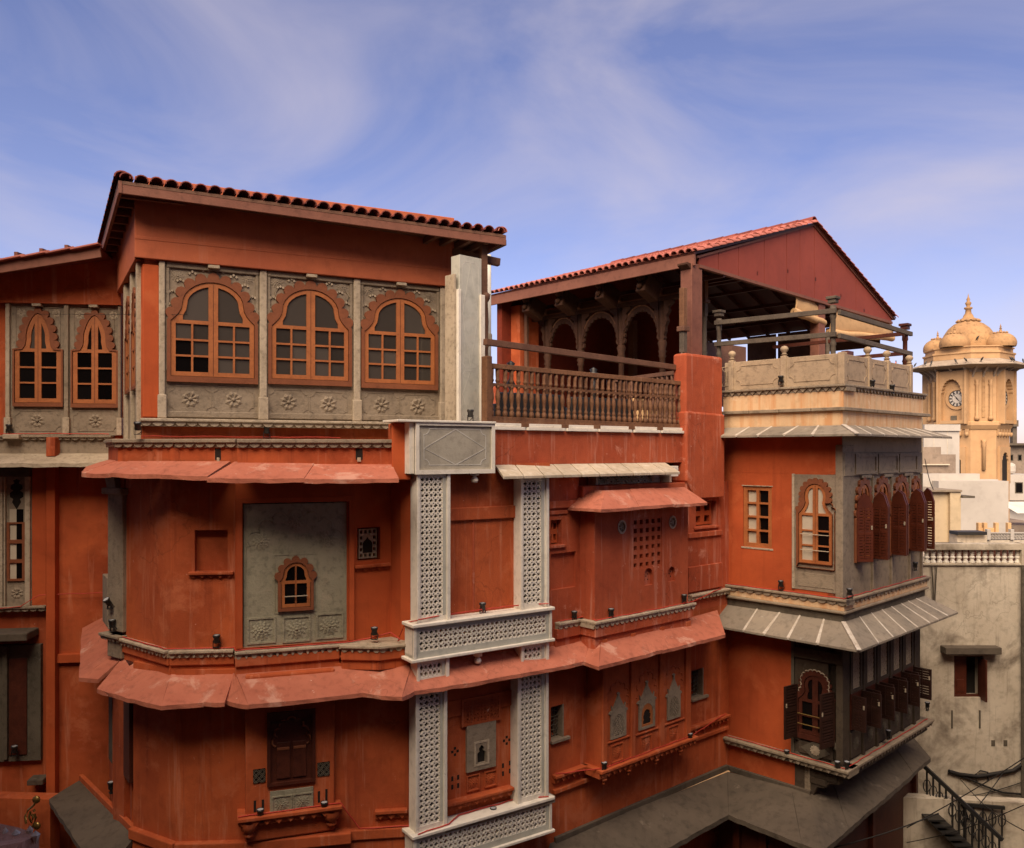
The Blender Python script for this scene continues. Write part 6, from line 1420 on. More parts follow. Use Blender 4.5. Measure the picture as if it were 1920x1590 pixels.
for k in range(26):
    f = k/25; p = Vector((-1.80+rr.uniform(-.02, .01), 2.62+.55*f, Z0-1.45+rr.uniform(-.02, .0))) if k < 13 else Vector((-1.8-.5*(k-13)/12, 3.16+rr.uniform(-.02, .02), Z0-1.45+rr.uniform(-.015, .0)))
    b.lathe([(0, -.03), (rr.uniform(.008, .022), -.012), (rr.uniform(.008, .02), .006), (0, .022)], Matrix.Translation(p) @ Matrix.Rotation(rr.uniform(0, 3), 4, 'Z'), 6, False, False)
tag(b.build('mortar_crust', M['mortar'], ob), kind='stuff')
MB().lathe([(0, -.012), (.028, -.008), (.02, .012), (0, .02)], Matrix.Translation((-1.97, 3.02, Z0-1.445)) @ Matrix.Diagonal((1.3, .8, 1, 1)), 7, False, False).build('pebble', M['mortar'], ob)
# concrete canopy round the foot of the facade and tower
can = thing('street_canopy', wpt(1365, 17.5, -7.4), 'long grey concrete canopy over the shopfronts at the foot of the buildings', 'canopy')
ci0, ci1 = RW.w(.0, -7.12, 0), Vector((4.78, 18.45, Z0-7.12)); ci2 = TL.w(sc0+.1, -7.14, 0); ci3 = LRf.w(5.4, -7.14, 0)
co0, co1, co2, co3 = wpt(985, 13.2, -7.5), wpt(1366, 17.15, -7.5), wpt(1541, 15.55, -7.5), wpt(1745, 20.3, -7.5)
def more(p, k=5): return [p[i].lerp(p[i+1], j/k) for i in range(len(p)-1) for j in range(k)]+[p[-1]]
eave(can, 'canopy_slab', M['concrete'], more([co0, co1, co2, co3]), more([ci0, ci1, ci2, ci3]), .10, .018)
boxo('wall_rim', M['concrete'], can, RW, .1, sE+.1, -7.16, -7.04, -.05, .06, .012); boxo('wall_rim', M['cream'], can, RW, .1, sE+.1, -7.30, -7.16, -.05, .10, .012)
boxo('wall_rim', M['concrete'], can, TL, sl0, sc0+.16, -7.20, -7.08, -.05, .06, .012)
shp = thing('shopfront', (4.8, 17.6, 0), 'dark recessed shopfront with red posts under the grey canopy', 'shop')
for p, q in ((co1, co2), (co2, co3)):
    F = Face((Vector(p[:2])+Vector((0, .75))), (Vector(q[:2])+Vector((0, .75))))
    slab('shop_wall', M['dark_wood'], shp, F, rloop(0, F.L, ZG, -7.65), -.1, 0)
    for s in (.4, F.L*.5, F.L-.3): boxo('post', M['shutter'], shp, F, s, s+.16, ZG, -7.62, 0, .1, .01)
sg = thing('shop_sign', wpt(1552, 15.9, -7.9), 'small yellow sign board under the canopy corner', 'sign')
boxo('board', M['canvas'], sg, Face(co2[:2], co3[:2]), .1, .5, -8.0, -7.62, -.02, .01, .005)
# lower left: sloping slab over the alley door
al = thing('alley_canopy', wpt(170, 14.5, -6.5), 'sloping grey slab over the alley door at the lower left', 'canopy')
eave(al, 'canopy_slab', M['concrete'], [wpt(92, 15.4, -6.45), wpt(190, 12.9, -6.65)], [wpt(152, 16.2, -6.40), wpt(256, 13.62, -6.28)], .09, .01)
MB().beam(wpt(152, 16.2, -6.36), wpt(256, 13.60, -6.24), .08, .12).build('rim', M['orange'], al, .01)
slab('alley_wall', M['orange'], lwg, FP(-60, 15.6, 92, 15.5), rloop(0, 1.6, ZG, -6.5), -.3, 0)
gs = thing('gold_scroll', wpt(62, 15.3, -6.6), 'gold curling scroll ornament on the dark wall at the lower left', 'ornament')
GSF = FP(40, 15.2, 80, 15.2)
for pts in ([(71, 1498), (66, 1508), (56, 1516), (50, 1528), (52, 1542)], [(60, 1520), (57, 1530), (62, 1540), (66, 1530), (62, 1524)], [(68, 1524), (70, 1532), (66, 1544), (61, 1550)], [(66, 1515), (68, 1519)], [(70, 1540), (74, 1545), (70, 1550)]):
    MB().tube([GSF.w(*GSF.px(u, v), .05) for u, v in pts], .02, 6).build('scroll', M['brass'], gs)
for u, v in ((71, 1497), (72, 1546)): MB().lathe([(0, 0), (.07, 0), (.07, .02), (0, .03)], GSF.mat(*GSF.px(u, v), .04), 10, False).build('leaf', M['brass'], gs)

# ================================================================== stained house on the right
M['stained'] = material('stained_plaster', (0.58, 0.505, 0.395), (0.46, 0.39, 0.295), streak=(0.14, 0.105, 0.075), streak_amt=.55, streak_pos=.56, spots=(0.10, 0.072, 0.048), spot_pos=.50, spot_scale=.6, spot_soft=.16, crack=.5, scale=.8, grime=.35, bump=.3)
SH = FP(1715, 21.7, 2010, 21.7)
sh = thing('stained_house', SH.w(1.5, -10, 0), 'stained beige plaster house wall with one shuttered window, right of the tower', 'building')
zsh = SH.px(1800, 1060)[1]
hw = rectpx(SH, 1789, 1230, 1844, 1308)
slab('wall', M['stained'], sh, SH, rloop(0, SH.L, ZG, zsh), -.4, 0, [rloop(*hw)])
boxo('window_hood', M['concrete'], sh, SH, SH.s(1763), SH.s(1867), SH.px(1800, 1227, .25)[1], SH.px(1800, 1214, .25)[1], -.05, .28, .015)
boxo('room', M['dark'], sh, SH, hw[0]-.1, hw[1]+.1, hw[2]-.1, hw[3]+.1, -.6, -.41, 0)
wsh = slab('window', M['dark_wood'], sh, SH, rloop(*hw), -.18, -.08, [rloop(hw[0]+.05, hw[1]-.05, hw[2]+.05, hw[3]-.05)])
boxo('shutter_leaf', M['shutter'], wsh, SH, hw[0]+.05, lerp(hw[0], hw[1], .5), hw[2]+.05, hw[3]-.05, -.16, -.11, .006); boxo('leaf_panel', M['shutter'], wsh, SH, hw[0]+.12, lerp(hw[0], hw[1], .5)-.07, hw[2]+.12, hw[2]+.45, -.115, -.095, .01)
boxo('open_leaf', M['dark_wood'], wsh, SH, hw[1]-.08, hw[1]-.04, hw[2]-.05, hw[3]-.05, -.1, .25, .004)
for u in (1784, 1836): bpx('downspout_stain', M['stone_dark'], sh, SH, u, 1332, u+3, 1366, -.02, .02, .005)
for u in (1859, 1882): bpx('vent_hole', M['stone_dark'], sh, SH, u, 1388, u+7, 1399, -.02, .012, .004)
# terrace balustrade
tb = thing('stone_balustrade', SH.w(2, zsh, 0), 'pale turned-stone balustrade on top of the stained house', 'balustrade')
zt_ = SH.px(1800, 1019)[1]
boxo('top_rail', M['stained'], tb, SH, SH.s(1715), SH.s(1925), zt_-.17, zt_, -.22, .06, .015); boxo('base_rail', M['stained'], tb, SH, SH.s(1715), SH.L, zsh, zsh+.05, -.3, .05, .01)
MES = baluster_mesh(.075, zt_-.17-zsh-.05, M['marble'], 'baluster', 10)
for k in range(17): inst(MES, 'baluster', tb, Matrix.Translation(SH.w(SH.s(1716+12.2*k), zsh+.05, -.09)) @ Matrix.Rotation(k, 4, 'Z'))
boxo('end_post', M['stained'], tb, SH, SH.s(1913), SH.s(1924), zsh, zt_+.02, -.25, .07, .015)
floor_poly('roof', M['stained'], [(10.5, 21.8), (16.2, 21.8), (17, 27), (10.5, 27)], zsh-.2, zsh-.02, sh)
shd = thing('rooftop_shed', (12.4, 22.7, Z0+zsh), 'dark cluttered shed wall behind the stone balustrade', 'shed')
boxo('wall', M['dark_wood'], shd, FP(1757, 22.5, 1912, 22.5), 0, 2.2, zsh, -2.56, -.6, 0, .01); boxo('lid', M['stone_dark'], shd, FP(1768, 22.4, 1850, 22.4), 0, .9, -2.60, -2.54, -.7, .05, .01)
boxo('concrete_top', M['stained'], shd, FP(1795, 26.5, 1850, 26.5), 0, .95, zsh, zz(1003, 26.5), -.5, 0, .01); boxo('dark_lid', M['black'], shd, FP(1795, 26.4, 1850, 26.4), 0, .92, zz(1003, 26.4), zz(997, 26.4), -.5, .05, .005)
dpp = thing('wall_pipe', SH.w(SH.s(1914), -6, .1), 'thin vertical drain pipe down the stained wall at the right edge', 'pipe')
MB().tube([SH.w(SH.s(1914), z, .09) for z in (zsh, -5, -7, -10)], .045, 8).build('pipe', M['stone_dark'], dpp)
# tower's rear pier
bpx('rear_pier', M['buff'], tw, FP(1715, 21.3, 1735, 21.3), 1718, 747, 1731, 1000, -.4, 0, .02)
# iron staircase
stc = thing('iron_staircase', wpt(1800, 17.5, -10), 'dark iron staircase with scrolled railing at the lower right', 'staircase')
A, B = wpt(1732, 20.6, 0), wpt(1880, 19.6, 0)
A.z = Z0+zz(1436, 20.6); B.z = Z0+zz(1575, 19.6)
MB().beam(A, B, .07, .09).build('handrail', M['black'], stc)
for k in range(12):
    f = (k+.5)/12; p = A.lerp(B, f)
    MB().beam(p, p-Vector((0, 0, .85)), .035, .035, (0, 1, 0)).build('baluster', M['black'], stc)
    MB().tube([p+Vector((.09*math.cos(a), 0, -.42+.13*math.sin(a)*1.2)) for a in [i*.7 for i in range(9)]], .014, 5).build('scroll', M['black'], stc)
    q = p+Vector((-.05, -.6, -1.0)); MB().hexa([q+Vector(v) for v in ((-.2, 0, -.04), (.2, 0, -.04), (.2, 1.0, -.04), (-.2, 1.0, -.04), (-.2, 0, 0), (.2, 0, 0), (.2, 1.0, 0), (-.2, 1.0, 0))]) if False else None
    b = MB(); b.hexa([q+Vector(v) for v in ((-.2, 0, -.04), (.2, 0, -.04), (.2, 1.0, -.04), (-.2, 1.0, -.04), (-.2, 0, 0), (.2, 0, 0), (.2, 1.0, 0), (-.2, 1.0, 0))]); b.build('tread', M['black'], stc)
MB().beam(A+Vector((0, -.2, -1.05)), B+Vector((0, -.2, -1.05)), .05, .22).build('stringer', M['black'], stc)
C0, C1 = wpt(1802, 20.2, 0), wpt(1884, 20.0, 0); C0.z = C1.z = Z0+zz(1508, 20.2)
MB().beam(C0, C1, .06, .08).build('landing_rail', M['black'], stc)
for k in range(5):
    p = C0.lerp(C1, (k+.3)/4.6); MB().beam(p, p-Vector((0, 0, .8)), .03, .03, (0, 1, 0)).build('baluster', M['black'], stc); MB().tube([p+Vector((.09*math.cos(a), 0, -.3+.16*math.sin(a))) for a in [i*.7 for i in range(10)]], .014, 5).build('scroll', M['black'], stc)
sw_ = thing('stair_wall', wpt(1700, 20.5, -10), 'peeling brown plaster wall below the staircase', 'wall')
slab('wall', M['stained'], sw_, FP(1672, 20.4, 1960, 20.0), rloop(0, 3.7, ZG, zz(1470, 20.2)-.4), -.3, 0)

# ================================================================== town beyond
M['white_wall'] = material('whitewashed_wall', (0.45, 0.41, 0.36), (0.385, 0.35, 0.305), scale=.4, grime=.15, bump=.05)
M['beige_wall'] = material('beige_wall', (0.56, 0.44, 0.28), (0.48, 0.37, 0.235), scale=.5, grime=.2, spots=(0.25, 0.19, 0.12), spot_pos=.68, bump=.05)
M['brown_wall'] = material('brown_stained_wall', (0.26, 0.20, 0.15), (0.19, 0.145, 0.11), streak=(.34, .28, .22), streak_amt=.5, scale=.6, grime=.4)
def block(name, label, m, u0, u1, vt, Y, depth=6, v_extra=None, cat='building'):
    t = thing(name, wpt((u0+u1)/2, Y, -10), label, cat); F = FP(u0, Y, u1, Y)
    boxo('wall', M[m], t, F, 0, F.L, ZG, zz(vt, Y), -depth, 0, 0); return t, F
t, F = block('white_house', 'upper white house below the clock tower, left of its arches', 'white_wall', 1732, 1799, 808, 46)
boxo('parapet', M['white_wall'], t, F, 0, F.L, zz(808, 46), zz(806, 46)+.3, -.3, .1, 0)
for k in range(2): MB().box(F, .55+.75*k, .57+.75*k, zz(885, 46), zz(808, 46), -.02, .012).build('wall_joint', M['stained'], t)
t, F = block('brown_house', 'low brown stained house with stepped parapet below the white house', 'brown_wall', 1700, 1792, 852, 43); boxo('upper_wall', M['brown_wall'], t, F, 0, F.L*.72, zz(852, 43), zz(838, 43), -3, -.1, 0); boxo('string_course', M['stained'], t, F, 0, F.L*.85, zz(872, 43), zz(870, 43), -.1, .15, 0)
t, F = block('white_house', 'broad plain white house standing in front of the clock tower', 'white_wall', 1760, 1891, 902, 38, 5)
boxo('side_block', M['white_wall'], t, FP(1700, 38.6, 1760, 38.6), 0, 1.5, ZG, zz(889, 38.6), -4, 0, 0); boxo('parapet', M['white_wall'], t, F, .0, F.L*.73, zz(902, 38), zz(889, 38), -1.2, -.8, 0); boxo('parapet_step', M['white_wall'], t, F, F.L*.73, F.L, zz(902, 38), zz(900, 38), -1.2, -.8, 0)
t, F = block('beige_house', 'beige plastered block with a corner pilaster and roof slab', 'beige_wall', 1700, 1798, 922, 31, 4)
boxo('pilaster', M['beige_wall'], t, F, F.s(1778), F.s(1798), ZG, zz(922, 31), 0, .14, .01); boxo('roof_slab', M['stone'], t, F, F.s(1726), F.s(1799), zz(922, 31), zz(918, 31), -3, .2, .01); boxo('ledge_slab', M['stone_dark'], t, F, F.s(1797), F.s(1820), zz(933, 31), zz(929, 31), -1, .3, .01)
# lattice parapet
lp_ = thing('lattice_parapet', wpt(1888, 33, -4), 'white lattice parapet with yellow posts on a roof at the right edge', 'parapet'); F = FP(1848, 33, 1960, 33)
boxo('wall', M['stained'], lp_, F, 0, F.L, ZG, zz(1012, 33), -2, 0, 0)
boxo('rail', M['white_wall'], lp_, F, 0, F.L, zz(1000, 33), zz(998, 33), -.06, .06, 0); jali(lp_, F, .1, F.L, zz(1011, 33), zz(1000, 33), -.03, .03, M['white_wall'], .12, .3, 'lattice', 8)
for u in (1849, 1893, 1925): boxo('post', M['white_wall'], lp_, F, F.s(u), F.s(u)+.14, zz(1012, 33), zz(992, 33), -.1, .08, .01)
for u in (1859, 1870, 1892, 1916): boxo('yellow_post', M['canvas'], lp_, F.off(-1), F.s(u), F.s(u)+.14, zz(1012, 34), zz(980, 34), -.1, .08, .01)
boxo('yellow_wall', M['canvas'], lp_, F.off(-1), F.s(1860), F.s(1892), zz(1012, 34), zz(990, 34), -.1, 0, .01)
# distant houses at the right edge
def house(u0, u1, vt, Y, m, label, wins):
    t, F = block('distant_house', label, m, u0, u1, vt, Y, 8)
    for (a, b0, c, d) in wins:
        r = rectpx(F, a, b0, c, d, 0); w_ = boxo('window', M['stone_dark'], t, F, *r, -.05, .02, 0); boxo('pane', M['glass_dark'], w_, F, r[0]+.08, r[1]-.08, r[2]+.08, r[3]-.08, 0, .03, 0)
    return t, F
t, F = house(1884, 1960, 890, 75, 'white_wall', 'pale distant house with a dark window at the right edge', [(1903, 904, 1918, 925)]); boxo('balcony', M['concrete'], t, F, F.s(1888), F.L, zz(948, 75), zz(938, 75), 0, 1.2, 0); boxo('tank', M['white_wall'], t, F, F.s(1901), F.s(1920), zz(890, 75), zz(868, 75), -3, -1, .3)
t, F = house(1888, 1960, 835, 95, 'brown_wall', 'grey-brown distant house behind the pale one', [(1892, 852, 1900, 864), (1908, 852, 1916, 864)]); boxo('roof_slab', M['concrete'], t, F, -.5, F.L, zz(835, 95), zz(831, 95), -5, 1, 0)
t = thing('concrete_frame', wpt(1902, 100, -10), 'unfinished concrete column frame with bare rods on the skyline', 'building'); F = FP(1891, 100, 1960, 100)
boxo('column', M['concrete'], t, F, F.s(1899), F.s(1907), ZG, zz(795, 100), -.6, 0, 0); boxo('slab', M['concrete'], t, F, F.s(1891), F.s(1907), zz(800, 100), zz(788, 100), -4, .3, 0)
for k in range(5): MB().beam(F.w(F.s(1899+2*k), zz(789, 100), -.3), F.w(F.s(1899+2*k)+.1, zz(774, 100), -.3), .05, .05, (0, 1, 0)).build('rod', M['stone_dark'], t)
t, F = house(1889, 1990, 985, 55, 'brown_wall', 'dark low house with a striped awning at the right edge', [(1892, 960+30, 1900, 1005)]); MB().hexa([F.w(-.2, zz(965, 55), 1.5), F.w(3, zz(955, 55)-.5, 1.5), F.w(3, zz(950, 55), -1), F.w(-.2, zz(945, 55), -1), F.w(-.2, zz(964, 55), 1.5), F.w(3, zz(954, 55)-.5, 1.5), F.w(3, zz(949, 55), -1), F.w(-.2, zz(944, 55), -1)]) if False else None
b = MB(); b.hexa([F.w(-.1, zz(962, 54), 1.2), F.w(2.2, zz(962, 54), 1.2), F.w(2.2, zz(945, 54), -1), F.w(-.1, zz(945, 54), -1), F.w(-.1, zz(961, 54), 1.2), F.w(2.2, zz(961, 54), 1.2), F.w(2.2, zz(944, 54), -1), F.w(-.1, zz(944, 54), -1)]); b.build('awning', M['inlay'], t)

# ================================================================== clock tower
M['ochre'] = material('ochre_limewash', (0.46, 0.285, 0.145), (0.37, 0.225, 0.112), streak=(0.40, 0.23, 0.11), streak_amt=.5, streak_pos=.52, scale=.35, grime=.2, bump=.1)
M['ochre_old'] = material('weathered_dome_plaster', (0.38, 0.225, 0.105), (0.29, 0.165, 0.078), spots=(0.20, 0.125, 0.07), spot_pos=.60, spot_scale=1.2, scale=.6, grime=.5, bump=.3, bscale=12)
M['eave_stone'] = material('eave_stone', (0.36, 0.29, 0.215), (0.28, 0.22, 0.165), grime=.4, scale=1)
YC = 60.0; cc = wpt(1815.5, YC, 0); RC = 69/FPX*YC
ct = thing('clock_tower', (cc.x, cc.y, 0), 'ochre clock tower with ribbed domes and wide eaves', 'tower')
yaw = math.atan2(cc.x, cc.y)
def cp(phi, r, z):      # phi: degrees from the direction to the viewer, positive to the right
    a = R(phi); right = Vector((math.cos(yaw), -math.sin(yaw), 0)); tow = Vector((-math.sin(yaw), -math.cos(yaw), 0))
    return Vector((cc.x, cc.y, Z0+z))+right*(r*math.sin(a))+tow*(r*math.cos(a))
VA = [-49+90*k+d for k in range(4) for d in (0, 52)]
zc = lambda v, Y=YC: zz(v, Y)
def octa(name, m, rings, parent=ct, bevel=0):
    b = MB(); base = 0
    for r, z in rings: b.v += [tuple(cp(a, r, z)) for a in VA]
    for i in range(len(rings)-1):
        for k in range(8): b.f.append((i*8+k, i*8+(k+1) % 8, (i+1)*8+(k+1) % 8, (i+1)*8+k)); b.sm.append(False)
    b.f.append(tuple(range(8))[::-1]); b.f.append(tuple((len(rings)-1)*8+k for k in range(8))); b.sm += [False]*2
    return b.build(name, m, parent)
zE, zP = zc(676), zc(657)
octa('shaft', M['ochre'], [(RC*.968, ZG), (RC*.968, zc(800))])
octa('clock_storey', M['ochre'], [(RC*.97, zc(800)), (RC*.97, zc(697))])
octa('balcony_ledge', M['ochre'], [(RC*1.0, zc(806)), (RC*1.06, zc(799)), (RC*1.06, zc(794)), (RC*1.0, zc(792))])
octa('cornice', M['eave_stone'], [(RC*.97, zc(703)), (RC*1.02, zc(697)), (RC*1.54, zc(692)), (RC*1.54, zc(690.5)), (RC*1.0, zc(677))])
octa('drum', M['ochre'], [(RC*1.09, zc(679)), (RC*1.09, zc(670)), (RC*1.12, zc(669)), (RC*1.12, zc(666)), (RC*1.05, zc(665)), (RC*1.05, zc(659)), (RC*1.09, zc(658)), (RC*1.09, zc(656)), (RC*1.0, zc(655.5))])
def dome(c, r, h, name, fin, n=28, ribs=16):
    prof = [(r*.98, 0), (r*1.03, h*.16), (r*1.02, h*.34), (r*.95, h*.52), (r*.80, h*.70), (r*.58, h*.85), (r*.32, h*.95), (r*.14, h*.99)]
    b = MB(); N_ = ribs*2
    for q, z in prof:
        for k in range(N_): a = 2*math.pi*k/N_; rr_ = q*(1+(.018 if k % 2 else -.012)); b.v.append((c.x+rr_*math.cos(a), c.y+rr_*math.sin(a), c.z+z))
    for i in range(len(prof)-1):
        for k in range(N_): b.f.append((i*N_+k, i*N_+(k+1) % N_, (i+1)*N_+(k+1) % N_, (i+1)*N_+k)); b.sm.append(True)
    b.f.append(tuple((len(prof)-1)*N_+k for k in range(N_))); b.sm.append(False)
    o = b.build(name, M['ochre_old'], ct)
    f = fin; T_ = Matrix.Translation(c+Vector((0, 0, h*.98)))
    MB().lathe([(f*.55, 0), (f*.5, f*.12), (f*.34, f*.2), (f*.30, f*.35), (f*.2, f*.5), (f*.17, f*.75), (f*.26, f*.8), (f*.26, f*.9), (f*.1, f*.95), (f*.16, f*1.1), (f*.2, f*1.2), (f*.08, f*1.35), (f*.12, f*1.45), (f*.05, f*1.6), (0, f*1.9)], T_, 12, False).build('finial', M['ochre_old'], o)
    b = MB()
    for k in range(12):
        a = 2*math.pi*k/12; p = c+Vector((math.cos(a)*r*.42, math.sin(a)*r*.42, h*.93)); b.lathe([(0, -.02*r), (r*.09, 0), (r*.07, r*.06), (0, r*.12)], Matrix.Translation(p), 6, False)
    b.build('lotus_collar', M['ochre_old'], o)
    return o
dome(cp(0, 0, zc(656)), 43/FPX*YC, zc(600)-zc(656), 'dome', 1.05)
for k in range(4): dome(cp(-23+90*k, 61/FPX*YC*.92, zc(656)), 25/FPX*YC, (zc(629)-zc(656)), 'small_dome', .34, ribs=14)
def cface(k):      # k-th side as a Face (left-to-right as seen from outside)
    a, b_ = cp(VA[k % 8], RC*.97, 0), cp(VA[(k+1) % 8], RC*.97, 0); return Face(a[:2], b_[:2])
for k in (0, 2, 4, 6):      # clock faces
    F = cface(k); m_ = F.L/2; z0, z1 = zc(790), zc(712)
    slab('niche_frame', M['ochre'], ct, F, rloop(.12, F.L-.12, zc(796), zc(700)), 0, .38, [[(.42, z0), (F.L-.42, z0)]+cusped([(F.L-.42, z0+1.9)]+[(m_+(F.L/2-.42)*math.cos(R(a)), z0+1.9+1.05*math.sin(R(a))) for a in range(12, 180, 12)]+[(.42, z0+1.9)], 11, .25)[::1]])
    for s in (.14, F.L-.24): boxo('pilaster', M['ochre'], ct, F, s, s+.16, zc(797), zc(699), 0, .50, .02)
    cx, cz = m_+(.26 if k == 0 else 0), zc(750)
    ring = [(cx+.78*math.cos(R(a)), cz+.78*math.sin(R(a))) for a in range(0, 360, 12)]; ring2 = [(cx+.58*math.cos(R(a)), cz+.58*math.sin(R(a))) for a in range(0, 360, 12)]
    o = slab('clock_surround', M['ochre'], ct, F, ring, 0, .10, [ring2])
    dial = slab('clock_dial', M['white_wall'], ct, F, [(cx+.56*math.cos(R(a)), cz+.56*math.sin(R(a))) for a in range(0, 360, 12)], 0, .06)
    slab('dial_ring', M['black'], dial, F, [(cx+.57*math.cos(R(a)), cz+.57*math.sin(R(a))) for a in range(0, 360, 12)], .05, .075, [[(cx+.53*math.cos(R(a)), cz+.53*math.sin(R(a))) for a in range(0, 360, 12)]])
    slab('dial_ring', M['black'], dial, F, [(cx+.345*math.cos(R(a)), cz+.345*math.sin(R(a))) for a in range(0, 360, 12)], .055, .068, [[(cx+.325*math.cos(R(a)), cz+.325*math.sin(R(a))) for a in range(0, 360, 12)]])
    for h in range(12):
        a = R(90-30*h); d = Vector((math.cos(a), math.sin(a))); n2 = Vector((-d.y, d.x)); c0 = Vector((cx, cz))
        slab('numeral', M['black'], dial, F, [tuple(c0+d*.36-n2*.045), tuple(c0+d*.36+n2*.045), tuple(c0+d*.51+n2*.055), tuple(c0+d*.51-n2*.055)][::-1], .055, .07)
    for ang, ln, wd in ((128, .46, .03), (-48, .34, .04)):
        a = R(ang); d = Vector((math.cos(a), math.sin(a))); n2 = Vector((-d.y, d.x)); c0 = Vector((cx, cz))
        slab('clock_hand', M['black'], dial, F, [tuple(c0-d*.08-n2*wd), tuple(c0+d*ln), tuple(c0-d*.08+n2*wd)], .07, .085)
    boxo('vent', M['stone_dark'], ct, F, m_-.18, m_+.22, zc(790), zc(781), 0, .06, 0)
    # brackets under the ledge
    for i in range(5):
        s = lerp(.2, F.L-.2, i/4); slab('bracket', M['ochre'], ct, F, [(s-.14, zc(806)), (s-.10, zc(818)), (s+.10, zc(818)), (s+.14, zc(806))], -.1, .10); MB().lathe([(0, -.3), (.1, -.25), (.14, -.1), (.1, 0)], Matrix.Translation(F.w(s, zc(812), .15)), 8, False).build('bracket_scroll', M['ochre'], ct)
    # arched openings in the shaft
    o_p = [(m_-.55, zc(900)), (m_+.55, zc(900))]+cusped([(m_+.55, zc(862))]+[(m_+.55*math.cos(R(a)), zc(862)+.62*math.sin(R(a))) for a in range(15, 180, 15)]+[(m_-.55, zc(862))], 7, .3)
    slab('shaft_frame', M['ochre'], ct, F, rloop(m_-.85, m_+.85, zc(905), zc(838)), 0, .16, [o_p]); boxo('opening', M['dark'], ct, F, m_-.7, m_+.7, zc(905), zc(842), 0, .05, 0)
for k in (1, 3, 5, 7):
    F = cface(k); m_ = F.L/2
    for s in ((m_-.45), (m_+.45)): MB().lathe([(.16, 0), (.16, .2), (.10, .3), (.10, 2.4), (.15, 2.5), (.10, 2.6), (.14, 2.8)], Matrix.Translation(F.w(s, zc(790), .08)), 10, True).build('slender_column', M['ochre'], ct)
    MB().lathe([(.12, 0), (.12, 1.6), (.17, 1.7), (.12, 1.9), (.17, 2.1)], Matrix.Translation(F.w(m_, zc(880), .08)), 10, True).build('slender_column', M['ochre'], ct); boxo('niche', M['ochre_old'], ct, F, m_-.1, m_+.1, zc(785), zc(712), 0, .05, .01)
for k in range(8):
    F = Face(cp(VA[k], RC*.97, 0)[:2], cp(VA[(k+1) % 8], RC*.97, 0)[:2])
    for i in range(3):
        s = lerp(.15, F.L-.15, i/2); slab('eave_bracket', M['eave_stone'], ct, Face(F.w(s, 0, 0)[:2], F.w(s, 0, 1)[:2]), [(0, zc(712)), (.25, zc(704)), (.8, zc(694)), (0, zc(697))], -.06, .06)
# ================================================================== floodlights on the ledges
def fl(F, u, v, n, label, **k): return floodpx(F, u, v, n, label, **k)
fl(Lw, 17, 815, .10, 'black floodlight at the foot of the leftmost stone pilaster of the left wing')
fl(Lw, 236, 815, .55, 'black floodlight below the narrow side windows, the left one of the pair', tilt=R(-15))
fl(T, 258, 815, .25, 'black floodlight below the narrow side windows, the right one of the pair', tilt=R(10))
fl(T, 500, 821, .06, 'black floodlight below the pilaster between the first two arched windows')
fl(W, 882, 790, -.25, 'black floodlight standing on the inlaid marble box')
fl(Pl, 205, 1142, .12, 'upper black floodlight tilted beside the stone pilaster', tilt=R(35), rot=0) if False else fl(Pl, 205, 1142, .12, 'upper black floodlight tilted beside the stone pilaster', tilt=R(35))
fl(Pl, 210, 1184, .12, 'lower black floodlight beside the stone pilaster')
fl(Fb, 406, 1214, .08, 'black floodlight on the dentil ledge left of the carved stone panel')
fl(Fl1, 702, 1199, -.22, 'black floodlight on the broken ledge below the small lattice window')
fl(W, 905, 1152, -.15, 'black floodlight on the upper marble beam')
fl(RW, 1077, 1166, .08, 'black floodlight on the scalloped ledge just right of the marble column')
fl(RB, 1146, 1161, .06, 'black floodlight on the scalloped ledge at the left corner of the rose bay')
fl(RB, 1283, 1133, .06, 'black floodlight on the scalloped ledge at the right corner of the rose bay')
fl(Lp, 488, 1541, .09, 'black floodlight at the left end of the ledge under the carved door')
fl(Lp, 608, 1527, .09, 'black floodlight at the right end of the ledge under the carved door')
fl(W, 925, 1536, -.12, 'black floodlight on the lower marble beam')
fl(RB, 1133, 1449, .07, 'black floodlight at the left end of the ledge below the three domed niches')
fl(RB, 1294, 1393, .07, 'black floodlight at the right end of the ledge below the three domed niches')
fl(Lw, 27, 1418, .2, 'black floodlight on the dark sill of the lower left window')
fl(Dk, 208, 1487, .15, 'black floodlight by the dark carved door left of the lower bay')
fl(TL, 1464, 722, .09, 'black floodlight at the foot of the middle parapet finial, left face of the tower')
fl(TR, 1636, 730, .09, 'black floodlight at the foot of the first parapet finial, right face of the tower')
fl(TR, 1673, 738, .09, 'black floodlight at the foot of the second parapet finial, right face of the tower')
fl(TL, 1464, 1106, .09, 'black floodlight on the tower ledge between the casement and the arched window')
fl(TL, 1593, 1122, .10, 'black floodlight on the tower ledge at the corner pillar')
fl(TR, 1716, 1070, .09, 'black floodlight on the tower ledge under the last open shutter')
fl(TL, 1475, 1424, .15, 'black floodlight on the lower tower ledge left of the dark window')
fl(TL, 1570, 1446, .16, 'black floodlight at the corner of the lower tower ledge, left of the pair')
fl(TR, 1588, 1446, .14, 'black floodlight at the corner of the lower tower ledge, right of the pair')
fl(TR, 1666, 1386, .15, 'black floodlight halfway along the lower tower ledge, under the shutters')
fl(TR, 1739, 1332, .15, 'black floodlight at the far end of the lower tower ledge')
